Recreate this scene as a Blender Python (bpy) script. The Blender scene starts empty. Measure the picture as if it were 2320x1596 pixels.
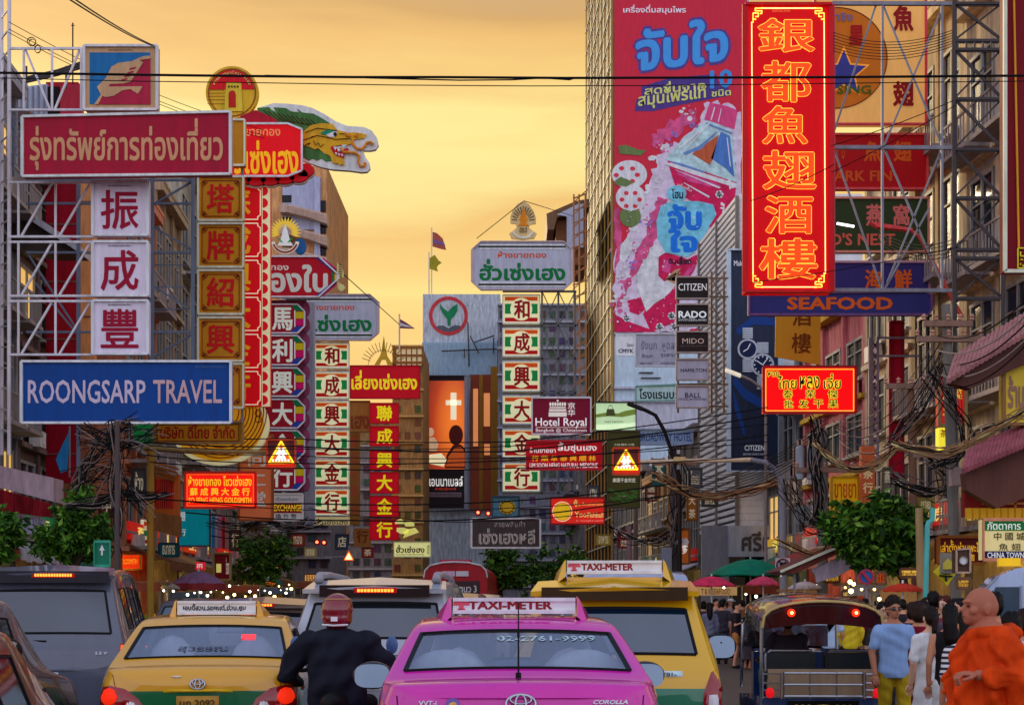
import bpy, bmesh, math, random
from math import sin, cos, pi, radians as R
from mathutils import Vector, Matrix
from mathutils.bvhtree import BVHTree

S = bpy.context.scene
col = S.collection
rng = random.Random(7)

# ------------------------------------------------------------------ camera
EYE = 1.58
cam = bpy.data.cameras.new('camera'); camo = bpy.data.objects.new('camera', cam); col.objects.link(camo)
camo.location = (0, 0, EYE); camo.rotation_euler = (R(90), 0, 0)
cam.sensor_width = 36; cam.lens = 50; cam.shift_y = .2444; cam.clip_end = 5000; cam.clip_start = .1
S.camera = camo

# ------------------------------------------------------------------ world: dusk sky, golden ahead, lavender behind
W = bpy.data.worlds.new("World"); S.world = W; W.use_nodes = True
nt = W.node_tree; nt.nodes.clear(); N = nt.nodes.new; L = nt.links.new
def srgb(h):
    if isinstance(h, str): h = [int(h[i:i+2], 16) / 255 for i in (0, 2, 4)]
    else: h = [c / 255 for c in h]
    return tuple(c / 12.92 if c <= .04045 else ((c + .055) / 1.055) ** 2.4 for c in h)
tc = N('ShaderNodeTexCoord'); sep = N('ShaderNodeSeparateXYZ'); L(tc.outputs['Generated'], sep.inputs[0])
mp = N('ShaderNodeMapping'); mp.inputs['Scale'].default_value = (1.3, 1.3, 9); mp.inputs['Rotation'].default_value = (0, .05, 0)
L(tc.outputs['Generated'], mp.inputs[0])
nz = N('ShaderNodeTexNoise'); nz.inputs['Scale'].default_value = 2.6; nz.inputs['Detail'].default_value = 5; nz.inputs['Roughness'].default_value = .5
L(mp.outputs[0], nz.inputs['Vector'])
def mth(op, a, b=None, c=None, clamp=False):
    n = N('ShaderNodeMath'); n.operation = op; n.use_clamp = clamp
    for i, x in enumerate((a, b, c)):
        if x is None: continue
        if isinstance(x, (int, float)): n.inputs[i].default_value = x
        else: L(x, n.inputs[i])
    return n.outputs[0]
warp = mth('MULTIPLY_ADD', nz.outputs[0], .11, mth('SUBTRACT', sep.outputs['Z'], .055))
ramp = N('ShaderNodeValToRGB'); cr = ramp.color_ramp
stops = [(0.0, (238, 186, 100)), (.17, (248, 198, 110)), (.205, (255, 222, 130)), (.235, (247, 206, 118)), (.262, (242, 194, 108)), (.285, (253, 226, 140)),
         (.315, (255, 234, 146)), (.34, (250, 208, 122)), (.37, (238, 188, 106)), (.395, (216, 168, 98)), (.52, (178, 170, 176)), (.72, (146, 166, 212)), (1.0, (154, 174, 222))]
while len(cr.elements) < len(stops): cr.elements.new(.5)
for e, (p, c) in zip(cr.elements, stops): e.position = p; e.color = (*srgb(c), 1)
L(warp, ramp.inputs[0])
back = N('ShaderNodeValToRGB'); cb = back.color_ramp
cb.elements[0].position = 0; cb.elements[0].color = (1.5, 1.46, 1.74, 1); cb.elements[1].position = .9; cb.elements[1].color = (.66, .76, 1.05, 1)
L(warp, back.inputs[0])
fy = N('ShaderNodeMapRange'); fy.interpolation_type = 'SMOOTHSTEP'; L(sep.outputs['Y'], fy.inputs[0])
fy.inputs[1].default_value = -.35; fy.inputs[2].default_value = .55
mx = N('ShaderNodeMix'); mx.data_type = 'RGBA'; L(fy.outputs[0], mx.inputs[0]); L(back.outputs[0], mx.inputs[6]); L(ramp.outputs[0], mx.inputs[7])
bg1 = N('ShaderNodeBackground'); 
nz2 = N('ShaderNodeTexNoise'); nz2.inputs['Scale'].default_value = 4.5; nz2.inputs['Detail'].default_value = 6; nz2.inputs['Roughness'].default_value = .6; mp2 = N('ShaderNodeMapping'); mp2.inputs['Scale'].default_value = (1, 1, 5)
L(tc.outputs['Generated'], mp2.inputs[0]); L(mp2.outputs[0], nz2.inputs['Vector'])
cl = N('ShaderNodeMapRange'); L(nz2.outputs[0], cl.inputs[0]); cl.inputs[1].default_value = .3; cl.inputs[2].default_value = .7
hi = mth('SUBTRACT', 1.0, mth('MULTIPLY', fy.outputs[0], mth('LESS_THAN', sep.outputs['Z'], .5)))        # broken cloud overhead and behind, smoother ahead
lo_ = mth('MULTIPLY_ADD', hi, -.32, 1.0); cl.inputs[4].default_value = 1.03; L(lo_, cl.inputs[3])
cm = N('ShaderNodeMix'); cm.data_type = 'RGBA'; cm.blend_type = 'MULTIPLY'; cm.inputs[0].default_value = 1; L(mx.outputs[2], cm.inputs[6]); L(cl.outputs[0], cm.inputs[7]); L(cm.outputs[2], bg1.inputs[0]); bg1.inputs[1].default_value = .96
sky = N('ShaderNodeTexSky'); sky.sky_type = 'NISHITA'; sky.sun_disc = False
SUN_EL, SUN_AZ = R(14), R(-32)              # low behind thin cloud, ahead and to the left of the street
sky.sun_elevation = SUN_EL; sky.sun_rotation = SUN_AZ; sky.dust_density = 3
bg2 = N('ShaderNodeBackground'); L(sky.outputs[0], bg2.inputs[0]); bg2.inputs[1].default_value = .008
ad = N('ShaderNodeAddShader'); L(bg1.outputs[0], ad.inputs[0]); L(bg2.outputs[0], ad.inputs[1])
wo = N('ShaderNodeOutputWorld'); L(ad.outputs[0], wo.inputs[0])

# ------------------------------------------------------------------ sun (veiled: wide and weak)
sl = bpy.data.lights.new('sun', 'SUN'); so = bpy.data.objects.new('sun', sl); col.objects.link(so)
sl.energy = 2.4; sl.angle = R(10); sl.color = (1, .78, .48)
d_ = Vector((sin(SUN_AZ) * cos(SUN_EL), cos(SUN_AZ) * cos(SUN_EL), sin(SUN_EL)))   # towards the sun
so.rotation_euler = d_.to_track_quat('Z', 'Y').to_euler(); so.location = d_ * 200

S.view_settings.view_transform = 'Standard'; S.view_settings.look = 'None'
S.view_settings.exposure = 0; S.view_settings.gamma = 1; S.view_settings.use_curve_mapping = False
S.cycles.use_denoising = True; S.cycles.max_bounces = 6; S.cycles.diffuse_bounces = 3; S.cycles.glossy_bounces = 3
S.cycles.transparent_max_bounces = 12; S.cycles.sample_clamp_indirect = 4; S.cycles.caustics_reflective = False; S.cycles.caustics_refractive = False

# ------------------------------------------------------------------ materials
_mc = {}
def M(c, rough=.55, metal=0, emit=0, grime=.28, coat=0, k=None, alb=None):
    """procedural paint: base colour with soft mottling and faint vertical streaks. c = srgb of the thing; alb scales it"""
    key = (str(c), rough, metal, emit, grime, coat, k, alb)
    if key in _mc: return _mc[key]
    m = bpy.data.materials.new('paint'); m.use_nodes = True; t = m.node_tree; b = t.nodes['Principled BSDF']
    base = srgb(c)
    if alb: base = tuple(min(.85, x * alb) for x in base)
    tcn = t.nodes.new('ShaderNodeTexCoord'); mpn = t.nodes.new('ShaderNodeMapping'); mpn.inputs['Scale'].default_value = (3, 3, .6) if k != 'print' else (.9, .9, .9)
    t.links.new(tcn.outputs['Object'], mpn.inputs[0])
    n1 = t.nodes.new('ShaderNodeTexNoise'); n1.inputs['Scale'].default_value = 1.6; n1.inputs['Detail'].default_value = 7; n1.inputs['Roughness'].default_value = .68
    t.links.new(mpn.outputs[0], n1.inputs['Vector'])
    mr = t.nodes.new('ShaderNodeMapRange'); mr.inputs[1].default_value = .32; mr.inputs[2].default_value = .68
    mr.inputs[3].default_value = 1 - grime; mr.inputs[4].default_value = 1 + grime * .35
    t.links.new(n1.outputs[0], mr.inputs[0])
    mu = t.nodes.new('ShaderNodeMix'); mu.data_type = 'RGBA'; mu.blend_type = 'MULTIPLY'; mu.inputs[0].default_value = 1
    mu.inputs[6].default_value = (*base, 1); t.links.new(mr.outputs[0], mu.inputs[7])
    t.links.new(mu.outputs[2], b.inputs['Base Color'])
    rr = t.nodes.new('ShaderNodeMapRange'); rr.inputs[3].default_value = max(0, rough - .1); rr.inputs[4].default_value = min(1, rough + .12)
    t.links.new(n1.outputs[0], rr.inputs[0]); t.links.new(rr.outputs[0], b.inputs['Roughness'])
    b.inputs['Metallic'].default_value = metal
    if coat: b.inputs['Specular IOR Level'].default_value = .32
    if not coat and not metal: b.inputs['Specular IOR Level'].default_value = .16
    if coat: b.inputs['Coat Weight'].default_value = coat; b.inputs['Coat Roughness'].default_value = .04
    if emit:
        b.inputs['Emission Strength'].default_value = emit; t.links.new(mu.outputs[2], b.inputs['Emission Color'])
    _mc[key] = m; return m
def MP(c, **kw):                      # a painted panel: c is the colour seen in dusk light, turned back into a base colour
    kw.setdefault('alb', 2.0); return M(c, **kw)
def LIT(c, s=1.0):                    # an internally lit face or a lamp
    return M(c, emit=s, grime=.1, alb=.99)
def GLASS(c=(60, 70, 85), t=.35, rough=.04, refl=.3):
    key = ('glass', c, t, refl)
    if key in _mc: return _mc[key]
    m = bpy.data.materials.new('glass'); m.use_nodes = True; tr = m.node_tree; tr.nodes.clear()
    o = tr.nodes.new('ShaderNodeOutputMaterial'); mxs = tr.nodes.new('ShaderNodeMixShader')
    tp = tr.nodes.new('ShaderNodeBsdfTransparent'); tp.inputs[0].default_value = (*srgb(c), 1)
    p = tr.nodes.new('ShaderNodeBsdfPrincipled'); p.inputs['Base Color'].default_value = (*[x * .35 for x in srgb(c)], 1); p.inputs['Roughness'].default_value = rough
    p.inputs['IOR'].default_value = 1.6
    mxs.inputs[0].default_value = 1 - t
    gl = tr.nodes.new('ShaderNodeBsdfGlossy'); gl.inputs['Roughness'].default_value = rough; gl.inputs[0].default_value = (.92, .95, 1, 1)
    m2 = tr.nodes.new('ShaderNodeMixShader'); m2.inputs[0].default_value = refl
    tr.links.new(tp.outputs[0], mxs.inputs[1]); tr.links.new(p.outputs[0], mxs.inputs[2]); tr.links.new(mxs.outputs[0], m2.inputs[1]); tr.links.new(gl.outputs[0], m2.inputs[2]); tr.links.new(m2.outputs[0], o.inputs[0])
    _mc[key] = m; return m

# ------------------------------------------------------------------ photo-scale helpers: (pixel of a 2320 wide print, metres away) -> metres
F = 3222.0
def X(px, d): return (px - 1160) * d / F
def Z(py, d): return EYE + (1365 - py) * d / F
def P(px, py, d): return Vector((X(px, d), d, Z(py, d)))

_tx = {}
def glyphs(s, bold):
    """flat outline of a text; heavier weights are stacked copies a hair apart, so dense characters keep their gaps"""
    k = (s, bold)
    if k not in _tx:
        def flat(t):
            cu = bpy.data.curves.new('t', 'FONT'); cu.body = t; cu.resolution_u = 2
            ob = bpy.data.objects.new('t', cu); me = ob.to_mesh(); r = [(v.co.x, v.co.y) for v in me.vertices], [tuple(p.vertices) for p in me.polygons]
            ob.to_mesh_clear(); bpy.data.objects.remove(ob); bpy.data.curves.remove(cu); return r
        base = ''; tones = []           # Thai tone marks over an upper vowel are lifted clear of it
        for c in s:
            if c in '\u0e48\u0e49\u0e4a\u0e4b\u0e4c' and base and base[-1] in '\u0e31\u0e34\u0e35\u0e36\u0e37\u0e4d': tones.append((base, c))
            else: base += c
        v0, f0 = flat(base)
        for pre, c in tones:
            va, _ = flat(pre); vb, fb = flat(pre + c); old = {(round(x, 4), round(y, 4)) for x, y in va}; new = [i for i, v in enumerate(vb) if (round(v[0], 4), round(v[1], 4)) not in old]; ix = {q: len(v0) + j for j, q in enumerate(new)}
            v0 += [(vb[i][0], vb[i][1] + .2) for i in new]; f0 += [tuple(ix[q] for q in f) for f in fb if all(q in ix for q in f)]
        r = max(0, bold - .003) * .85; vs = []; fs = []
        for i, (dx, dy) in enumerate([(0, 0)] + ([(cos(t), sin(t)) for t in [pi / 3 * j for j in range(6)]] if r > .004 else [])):
            o = len(vs); vs += [(x + dx * r, y + dy * r, -.0005 * i) for x, y in v0]; fs += [tuple(q + o for q in f) for f in f0]
        a = [v[0] for v in vs]; b = [v[1] for v in vs]
        _tx[k] = (vs, fs, min(a), min(b), max(a), max(b))
    return _tx[k]

class MB:
    """collects geometry, then links it as ONE mesh object"""
    def __init__(s): s.v = []; s.f = []; s.m = []; s.k = 0
    def add(s, vs, fs):
        o = len(s.v); s.v += [tuple(v) for v in vs]
        for f in fs: s.f.append(tuple(i + o for i in f)); s.m.append(s.k)
        return s
    def box(s, c, d, rz=0, rx=0, ry=0):
        h = [x / 2 for x in d]; m = Matrix.Rotation(rz, 3, 'Z') @ Matrix.Rotation(ry, 3, 'Y') @ Matrix.Rotation(rx, 3, 'X') if (rz or rx or ry) else None
        vs = [Vector((x * h[0], y * h[1], z * h[2])) for x in (-1, 1) for y in (-1, 1) for z in (-1, 1)]
        if m: vs = [m @ v for v in vs]
        c = Vector(c)
        return s.add([v + c for v in vs], [(0, 1, 3, 2), (4, 6, 7, 5), (0, 4, 5, 1), (2, 3, 7, 6), (0, 2, 6, 4), (1, 5, 7, 3)])
    def rect(s, x0, y0, x1, y1, d, t=.1):
        a = P(x0, y1, d); b = P(x1, y0, d)
        return s.box(((a.x + b.x) / 2, d + t / 2, (a.z + b.z) / 2), (b.x - a.x, t, b.z - a.z))
    def prism(s, pts, d, t=.05):
        """outline in print pixels at distance d, thickness t away from the viewer"""
        f = [P(x, y, d) for x, y in pts]; n = len(f)
        area = sum(f[i].x * f[(i + 1) % n].z - f[(i + 1) % n].x * f[i].z for i in range(n))
        if area < 0: f = f[::-1]
        b = [v + Vector((0, t, 0)) for v in f]
        fs = [tuple(range(n)), tuple(range(2 * n - 1, n - 1, -1))] + [(i, i + n, (i + 1) % n + n, (i + 1) % n) for i in range(n)]
        return s.add(f + b, fs)
    def ell(s, cx, cy, rx, ry, d, t=.05, n=28, a0=0, a1=2 * pi):
        return s.prism([(cx + rx * cos(a0 + (a1 - a0) * i / n), cy - ry * sin(a0 + (a1 - a0) * i / n)) for i in range(n + (0 if a1 - a0 > 6.2 else 1))], d, t)
    def ring(s, cx, cy, r0, r1, d, t=.05, n=36, ry=1, a0=0, a1=2 * pi):
        o = [(cos(a0 + (a1 - a0) * i / n), sin(a0 + (a1 - a0) * i / n)) for i in range(n + 1)]
        vs = []
        for c, q in o:
            for r, e in ((r0, 0), (r1, 0), (r1, t), (r0, t)): vs.append(P(cx + r * c, cy - r * q * ry, d) + Vector((0, e, 0)))
        fs = []
        for i in range(n):
            for j in range(4): fs.append((i * 4 + j, i * 4 + (j + 1) % 4, i * 4 + 4 + (j + 1) % 4, i * 4 + 4 + j))
        return s.add(vs, fs)
    def bar(s, a, b, w, h=None):
        a = Vector(a); b = Vector(b); h = h or w; ax = (b - a)
        if ax.length < 1e-6: return s
        q = ax.to_track_quat('Z', 'Y'); u = q @ Vector((w / 2, 0, 0)); v = q @ Vector((0, h / 2, 0))
        return s.add([a - u - v, a + u - v, a + u + v, a - u + v, b - u - v, b + u - v, b + u + v, b - u + v],
                     [(3, 2, 1, 0), (4, 5, 6, 7), (0, 1, 5, 4), (1, 2, 6, 5), (2, 3, 7, 6), (3, 0, 4, 7)])
    def pbar(s, x0, y0, x1, y1, d, w, d1=None): return s.bar(P(x0, y0, d), P(x1, y1, d1 or d), w)
    def tube(s, pts, r, n=6, cap=True):
        pts = [Vector(p) for p in pts]; rs = r if isinstance(r, (list, tuple)) else [r] * len(pts); o = []
        up = None
        for i, p in enumerate(pts):
            t = (pts[min(i + 1, len(pts) - 1)] - pts[max(i - 1, 0)]).normalized()
            if up is None: up = Vector((0, 0, 1)) if abs(t.z) < .9 else Vector((0, 1, 0))
            u = t.cross(up)
            u = u.normalized() if u.length > 1e-5 else Vector((1, 0, 0)); w = u.cross(t).normalized(); up = w
            o += [p + (u * cos(2 * pi * j / n) + w * sin(2 * pi * j / n)) * rs[i] for j in range(n)]
        fs = [(i * n + j, i * n + (j + 1) % n, (i + 1) * n + (j + 1) % n, (i + 1) * n + j) for i in range(len(pts) - 1) for j in range(n)]
        if cap: fs += [tuple(range(n - 1, -1, -1)), tuple((len(pts) - 1) * n + j for j in range(n))]
        return s.add(o, fs)
    def lathe(s, prof, c=(0, 0, 0), n=16, sx=1, sy=1):
        c = Vector(c); vs = [c + Vector((r * cos(2 * pi * j / n) * sx, r * sin(2 * pi * j / n) * sy, z)) for r, z in prof for j in range(n)]
        fs = [(i * n + j, i * n + (j + 1) % n, (i + 1) * n + (j + 1) % n, (i + 1) * n + j) for i in range(len(prof) - 1) for j in range(n)]
        return s.add(vs, fs)
    def ball(s, c, r, n=10, m=7, rot=None):
        rx, ry, rz = r if isinstance(r, (tuple, list)) else (r, r, r); c = Vector(c); vs = []
        for i in range(m + 1):
            a = pi * i / m
            for j in range(n):
                v = Vector((rx * sin(a) * cos(2 * pi * j / n), ry * sin(a) * sin(2 * pi * j / n), -rz * cos(a)))
                vs.append(c + (rot @ v if rot else v))
        return s.add(vs, [(i * n + j, i * n + (j + 1) % n, (i + 1) * n + (j + 1) % n, (i + 1) * n + j) for i in range(m) for j in range(n)])
    def text(s, t, x0, y0, x1, y1, d, bold=.012, slant=0):
        """lettering fitted to a box given in print pixels"""
        vs, fs, a, b, c, e = glyphs(t, bold)
        def m(v):
            u = (v[0] - a) / (c - a); w = (v[1] - b) / max(e - b, 1e-6)
            return P(x0 + (x1 - x0) * u + slant * w, y1 + (y0 - y1) * w, d - v[2])
        return s.add([m(v) for v in vs], fs)
    def ltext(s, t, x0, z0, x1, z1, y, bold=.012):      # in local metres on a plane facing -y
        vs, fs, a, b, c, e = glyphs(t, bold)
        return s.add([((x0 + (x1 - x0) * (v[0] - a) / (c - a)), y - v[2], z0 + (z1 - z0) * (v[1] - b) / (e - b)) for v in vs], fs)
    def build(s, name, mats, parent=None, local=False, smooth=False):
        if not isinstance(mats, (list, tuple)): mats = [mats]
        off = Vector((0, 0, 0)); q = parent
        while q is not None and not local: off += q.location; q = q.parent
        me = bpy.data.meshes.new(name); me.from_pydata([(v[0] - off.x, v[1] - off.y, v[2] - off.z) for v in s.v], [], s.f)
        for m in mats: me.materials.append(m)
        if len(mats) > 1: me.polygons.foreach_set('material_index', s.m)
        if smooth: me.polygons.foreach_set('use_smooth', [True] * len(s.f))
        me.update()
        o = bpy.data.objects.new(name, me); col.objects.link(o)
        if parent is not None: o.parent = parent
        return o

def tag(o, label=None, cat=None, group=None, kind=None):
    for k, v in (('label', label), ('category', cat), ('group', group), ('kind', kind)):
        if v: o[k] = v
    return o
def thing(name, label, cat, loc=(0, 0, 0), rz=0, group=None):
    o = bpy.data.objects.new(name, None); col.objects.link(o); o.location = loc; o.rotation_euler = (0, 0, rz); o.empty_display_size = .2
    return tag(o, label, cat, group)
def copy_tree(o, parent=None, **kw):
    c = o.copy(); col.objects.link(c)
    if parent is not None: c.parent = parent
    for ch in list(o.children): copy_tree(ch, c)
    return tag(c, **kw)
def sag(a, b, s, n=12):
    a = Vector(a); b = Vector(b)
    return [a.lerp(b, i / n) - Vector((0, 0, s * 4 * (i / n) * (1 - i / n))) for i in range(n + 1)]
def cj(ox, oy, pts):                   # outlines measured on enlarged crops -> print pixels
    return [(ox + x * .2525, oy + y * .2525) for x, y in pts]

STEEL = MP((136, 134, 142), rough=.45, alb=1.2); DSTEEL = MP((70, 64, 64), rough=.5, alb=1.2); BLK = M((18, 18, 20), rough=.5)
WIRE = M((16, 14, 13), rough=.6); CONC = M((128, 122, 112), rough=.85, grime=.35); CHROME = M((190, 190, 195), rough=.16, metal=1, grime=.06)
BULB = LIT((255, 240, 205), 9); WARM = LIT((255, 190, 95), 3.0); REDLED = LIT((255, 40, 14), 5); DARK = M((26, 23, 22), rough=.7)

# ------------------------------------------------------------------ ground
FX = lambda d, side: side * 12.5 - .07 * (d - 35)          # building lines: the street drifts to the left
def slab(name, pts, z, m, h=None):
    b = MB(); n = len(pts)
    if h is None: b.add([(x, y, z) for x, y in pts], [tuple(range(n))])
    else: b.add([(x, y, z) for x, y in pts] + [(x, y, z - h) for x, y in pts], [tuple(range(n))] + [(i, i + n, (i + 1) % n + n, (i + 1) % n) for i in range(n)])
    return tag(b.build(name, m), kind='structure')
def asphalt():
    m = M((104, 88, 74), rough=.62, grime=.35); t = m.node_tree; b = t.nodes['Principled BSDF']
    n = t.nodes.new('ShaderNodeTexNoise'); n.inputs['Scale'].default_value = 60; n.inputs['Detail'].default_value = 4
    tcn = t.nodes.new('ShaderNodeTexCoord'); t.links.new(tcn.outputs['Object'], n.inputs['Vector'])
    bu = t.nodes.new('ShaderNodeBump'); bu.inputs['Strength'].default_value = .35; bu.inputs['Distance'].default_value = .02
    t.links.new(n.outputs[0], bu.inputs['Height']); t.links.new(bu.outputs[0], b.inputs['Normal']); return m
slab('ground', [(-1500, -300), (1500, -300), (1500, 3000), (-1500, 3000)], -.01, M((96, 90, 84), rough=.9))
slab('road', [(FX(-20, -1) + 3, -20), (FX(-20, 1) - 3.6, -20), (FX(230, 1) - 3.6, 230), (FX(230, -1) + 3, 230)], 0, asphalt())
for sd in (-1, 1):
    w = 3 if sd < 0 else 3.6
    slab('pavement', [(FX(-20, sd), -20), (FX(230, sd), 230), (FX(230, sd) - sd * w, 230), (FX(-20, sd) - sd * w, -20)][::-sd], .13, M((120, 110, 100), rough=.9, grime=.35), .13)
mk = MB()
for k in range(24):
    for lane in (-.18, .18):
        d = -4 + k * 6; x = (FX(d, -1) + 3) * (.5 - lane) + (FX(d, 1) - 3.6) * (.5 + lane)
        mk.add([(x - .06, d, .004), (x + .06, d, .004), (x + .06 - .2, d + 2.5, .004), (x - .06 - .2, d + 2.5, .004)], [(0, 1, 2, 3)])
tag(mk.build('lane_marking', M((190, 186, 176), rough=.8, grime=.5)), kind='structure')
# ================================================================== signs over the street
def outline(r, cut):
    x0, y0, x1, y1 = r
    if not cut: return [(x0, y0), (x1, y0), (x1, y1), (x0, y1)]
    a, b = cut
    return [(x0 + a, y0), (x1 - a, y0), (x1, y0 + b), (x1, y1 - b), (x1 - a, y1), (x0 + a, y1), (x0, y1 - b), (x0, y0 + b)]
def edge(pts, d, w, t=.06):            # moulding along an outline, w metres wide, standing proud of the face
    b = MB()
    v = [P(x, y, d - .03) for x, y in pts]
    for i in range(len(v)): b.bar(v[i], v[(i + 1) % len(v)], w, t)
    return b
def letters(th, texts, d):
    by = {}
    for e in texts:
        s, x0, y0, x1, y1, c = e[:6]; em = e[6] if len(e) > 6 else 0; bo = e[7] if len(e) > 7 else .018; dz = e[8] if len(e) > 8 else .014
        by.setdefault((c, em), MB()).text(s, x0, y0, x1, y1, d - dz, bo, e[9] if len(e) > 9 else 0)
    for (c, em), b in by.items(): b.build('lettering', LIT(c, em) if em else MP(c, grime=.15), th)
def sign(label, r, d, face, texts=(), name='shop_sign', cat='sign', frame=(150, 140, 135), fw=.07, t=.28, emit=0, cut=None, group=None, rough=.45, pts=None, grime=.2):
    pts = pts or outline(r, cut)
    th = thing(name, label, cat, P((r[0] + r[2]) / 2, r[3], d), group=group)
    MB().prism(pts, d, t).build('panel', LIT(face, emit) if emit else MP(face, rough=rough, grime=grime), th)
    if frame: edge(pts, d, fw).build('frame', MP(frame, rough=.4), th)
    letters(th, texts, d)
    return th
def part(th, name, mat, fn):
    b = MB(); fn(b); return b.build(name, mat, th)

# ---- left: travel agency frame -----------------------------------------------------
D0 = 36
TAN = (158, 124, 88)
s = sign('square tan sign with a pale flag emblem on blue and red, atop the left frame', (190.6, 103.5, 356, 248), D0, TAN,
         [('รุ่งทรัพย์การท่องเที่ยว', 246, 110, 300, 116, (80, 60, 50))], frame=(205, 195, 180))
part(s, 'blue_field', MP((22, 84, 128)), lambda b: b.rect(203, 119, 340, 236, D0 - .012, .01))
part(s, 'red_field', MP((138, 24, 48)), lambda b: b.prism(cj(0, 0, [(1348, 525), (1250, 548), (1100, 640), (950, 800), (870, 935), (1348, 935)]), D0 - .03, .015))
part(s, 'flag_emblem', MP(TAN), lambda b: b.prism(cj(0, 0, [(845, 936), (905, 850), (870, 780), (950, 700), (1000, 600), (1060, 565), (1180, 550), (1280, 505), (1348, 500), (1348, 526), (1250, 540), (1285, 560), (1170, 735), (1100, 750), (985, 755), (975, 778), (1282, 775), (1235, 842), (1170, 800), (1100, 810), (1020, 860), (950, 872), (920, 860), (880, 936)]), D0 - .045, .014))
def stripes(b):
    for x, y in ((1165, 612), (1145, 648), (1120, 680), (1090, 712)): b.prism(cj(0, 0, [(x, y), (x + 55, y - 12), (x + 50, y), (x - 5, y + 14)]), D0 - .06, .014)
part(s, 'red_stripes', MP((138, 24, 48)), stripes)
sign('long dark red sign with large tan Thai lettering at the top of the left frame', (50.5, 258, 522, 396.5), D0 - .6, (132, 6, 34),
     [('รุ่งทรัพย์การท่องเที่ยว', 67, 268, 505, 386, (168, 120, 84), 0, .03)], frame=(200, 175, 170), pts=[(50.5, 264), (522, 253), (522, 394), (50.5, 399)])
for ch, y0, y1, g0, g1 in (('振', 411, 532, 430, 519), ('成', 547, 669, 566, 658), ('豐', 680.5, 801, 699, 788)):
    sign('pale grey sign with the dark red character %s beside the white lattice' % ch, (210, y0, 335, y1), D0,
         (174, 164, 182), [(ch, 228, g0, 314, g1, (122, 4, 34), 0, .022), ('รุ่งทรัพย์การท่องเที่ยว', 245, y0 + 6, 297, y0 + 12.5, (50, 40, 50))],
         frame=(215, 205, 205), group='pale character signs on the left frame')
sign('long blue sign with two large grey English words, on the left steel frame', (48.5, 818, 523, 957), D0 - .6, (2, 48, 106),
     [('ROONGSARP', 63, 860, 330, 913, (160, 146, 160), 0, .022), ('TRAVEL', 347, 860, 503, 913, (160, 130, 130), 0, .022), ('รุ่งทรัพย์การท่องเที่ยว', 443, 826, 512, 834, (60, 85, 125))], frame=(190, 190, 205))
# the steelwork that carries them
WS = MP((188, 184, 196), rough=.4, alb=1.7)
fr = thing('lattice_frame', 'white steel lattice frame carrying the pale character signs on the left', 'frame', P(22, 1020, D0 + .5))
def mast(b):
    b.pbar(21, -40, 21, 1030, D0 + .5, .075); b.pbar(4, -40, 4, 1030, D0 + 2.5, .07)
    for k in range(22): b.bar(P(21, -30 + k * 48, D0 + .5), P(4, -6 + k * 48 * .97, D0 + 2.5), .035)
part(fr, 'mast', WS, mast)
def lat(y0, y1, xs, dg, dd=.35, x0=21, x1=212):
    def f(b):
        b.pbar(x0, y0, x1, y0, D0 + dd, .055); b.pbar(x0, y1, x1, y1, D0 + dd, .055)
        for x in xs: b.pbar(x, y0, x, y1, D0 + dd, .05)
        for a, c in dg: b.pbar(a, y0, c, y1, D0 + dd + .06, .05)
    part(fr, 'truss', WS, f)
lat(110, 249, (54, 118, 184), ((57, 114), (182, 124)))
lat(413, 536, (42, 126), ((119, 48), (206, 134)))
lat(548, 670, (42, 126), ((119, 48), (206, 134)))
lat(682, 803, (42, 126), ((119, 48), (206, 134)))
fr2 = thing('lattice_frame', 'blue grey steel lattice frame behind the travel agency signs', 'frame', P(178, 1030, D0 + 2.5))
BS = MP((96, 108, 124), rough=.5, alb=1.5)
def fr2f(b):
    for x in (178, 345, 437): b.pbar(x, 395, x, 1100 if x < 200 else 960, D0 + 2.5, .09)
    for y in (408, 461, 572, 752, 958): b.pbar(60, y, 440, y, D0 + 2.5, .06)
    for a, b_, c, d in ((435, 412, 335, 470), (335, 505, 440, 570), (335, 640, 430, 700), (440, 755, 335, 815), (60, 570, 178, 752), (80, 640, 178, 760)): b.pbar(a, b_, c, d, D0 + 2.6, .05)
    for y in (600, 650, 700): b.pbar(337, y, 420, y, D0 + 2.7, .03)
    for k in range(7): b.pbar(30, 265 + k * 20, 50, 280 + k * 20 + (k % 2) * 6, D0 + .6, .03)
    b.pbar(30, 262, 30, 400, D0 + .7, .05); b.pbar(52, 262, 52, 400, D0 + .7, .05)
part(fr2, 'truss', BS, fr2f)

# ---- gold character stack ----------------------------------------------------------
GOLD = (158, 104, 12)
def gold(ch, x0, y0, x1, y1, d, label, g='gold panels in the gold stack'):
    s = sign(label, (x0, y0, x1, y1), d, GOLD, [(ch, x0 + 19, y0 + 16, x1 - 20, y1 - 16, (166, 16, 14), 0, .03)] if ch else (), frame=(196, 178, 150), fw=.05, group=g)
    def bord(b):
        a, e = 9, 17
        for xa, ya, xb, yb in ((x0 + e, y0 + a, x1 - e, y0 + a), (x0 + e, y1 - a, x1 - e, y1 - a), (x0 + a, y0 + e, x0 + a, y1 - e), (x1 - a, y0 + e, x1 - a, y1 - e)): b.pbar(xa, ya, xb, yb, d - .01, .022)
        for cx in (x0 + 12, x1 - 12):
            for cy in (y0 + 12, y1 - 12):
                b.ring(cx, cy, 2, 3.6, d - .02, .02, 12); b.ring(cx + (4 if cx < 500 else -4), cy, 3, 5, d - .02, .02, 12); b.ring(cx, cy + (4 if cy < y0 + 40 else -4), 3, 5, d - .02, .02, 12)
    if ch: part(s, 'border', MP((120, 50, 8)), bord)
    return s
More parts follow.
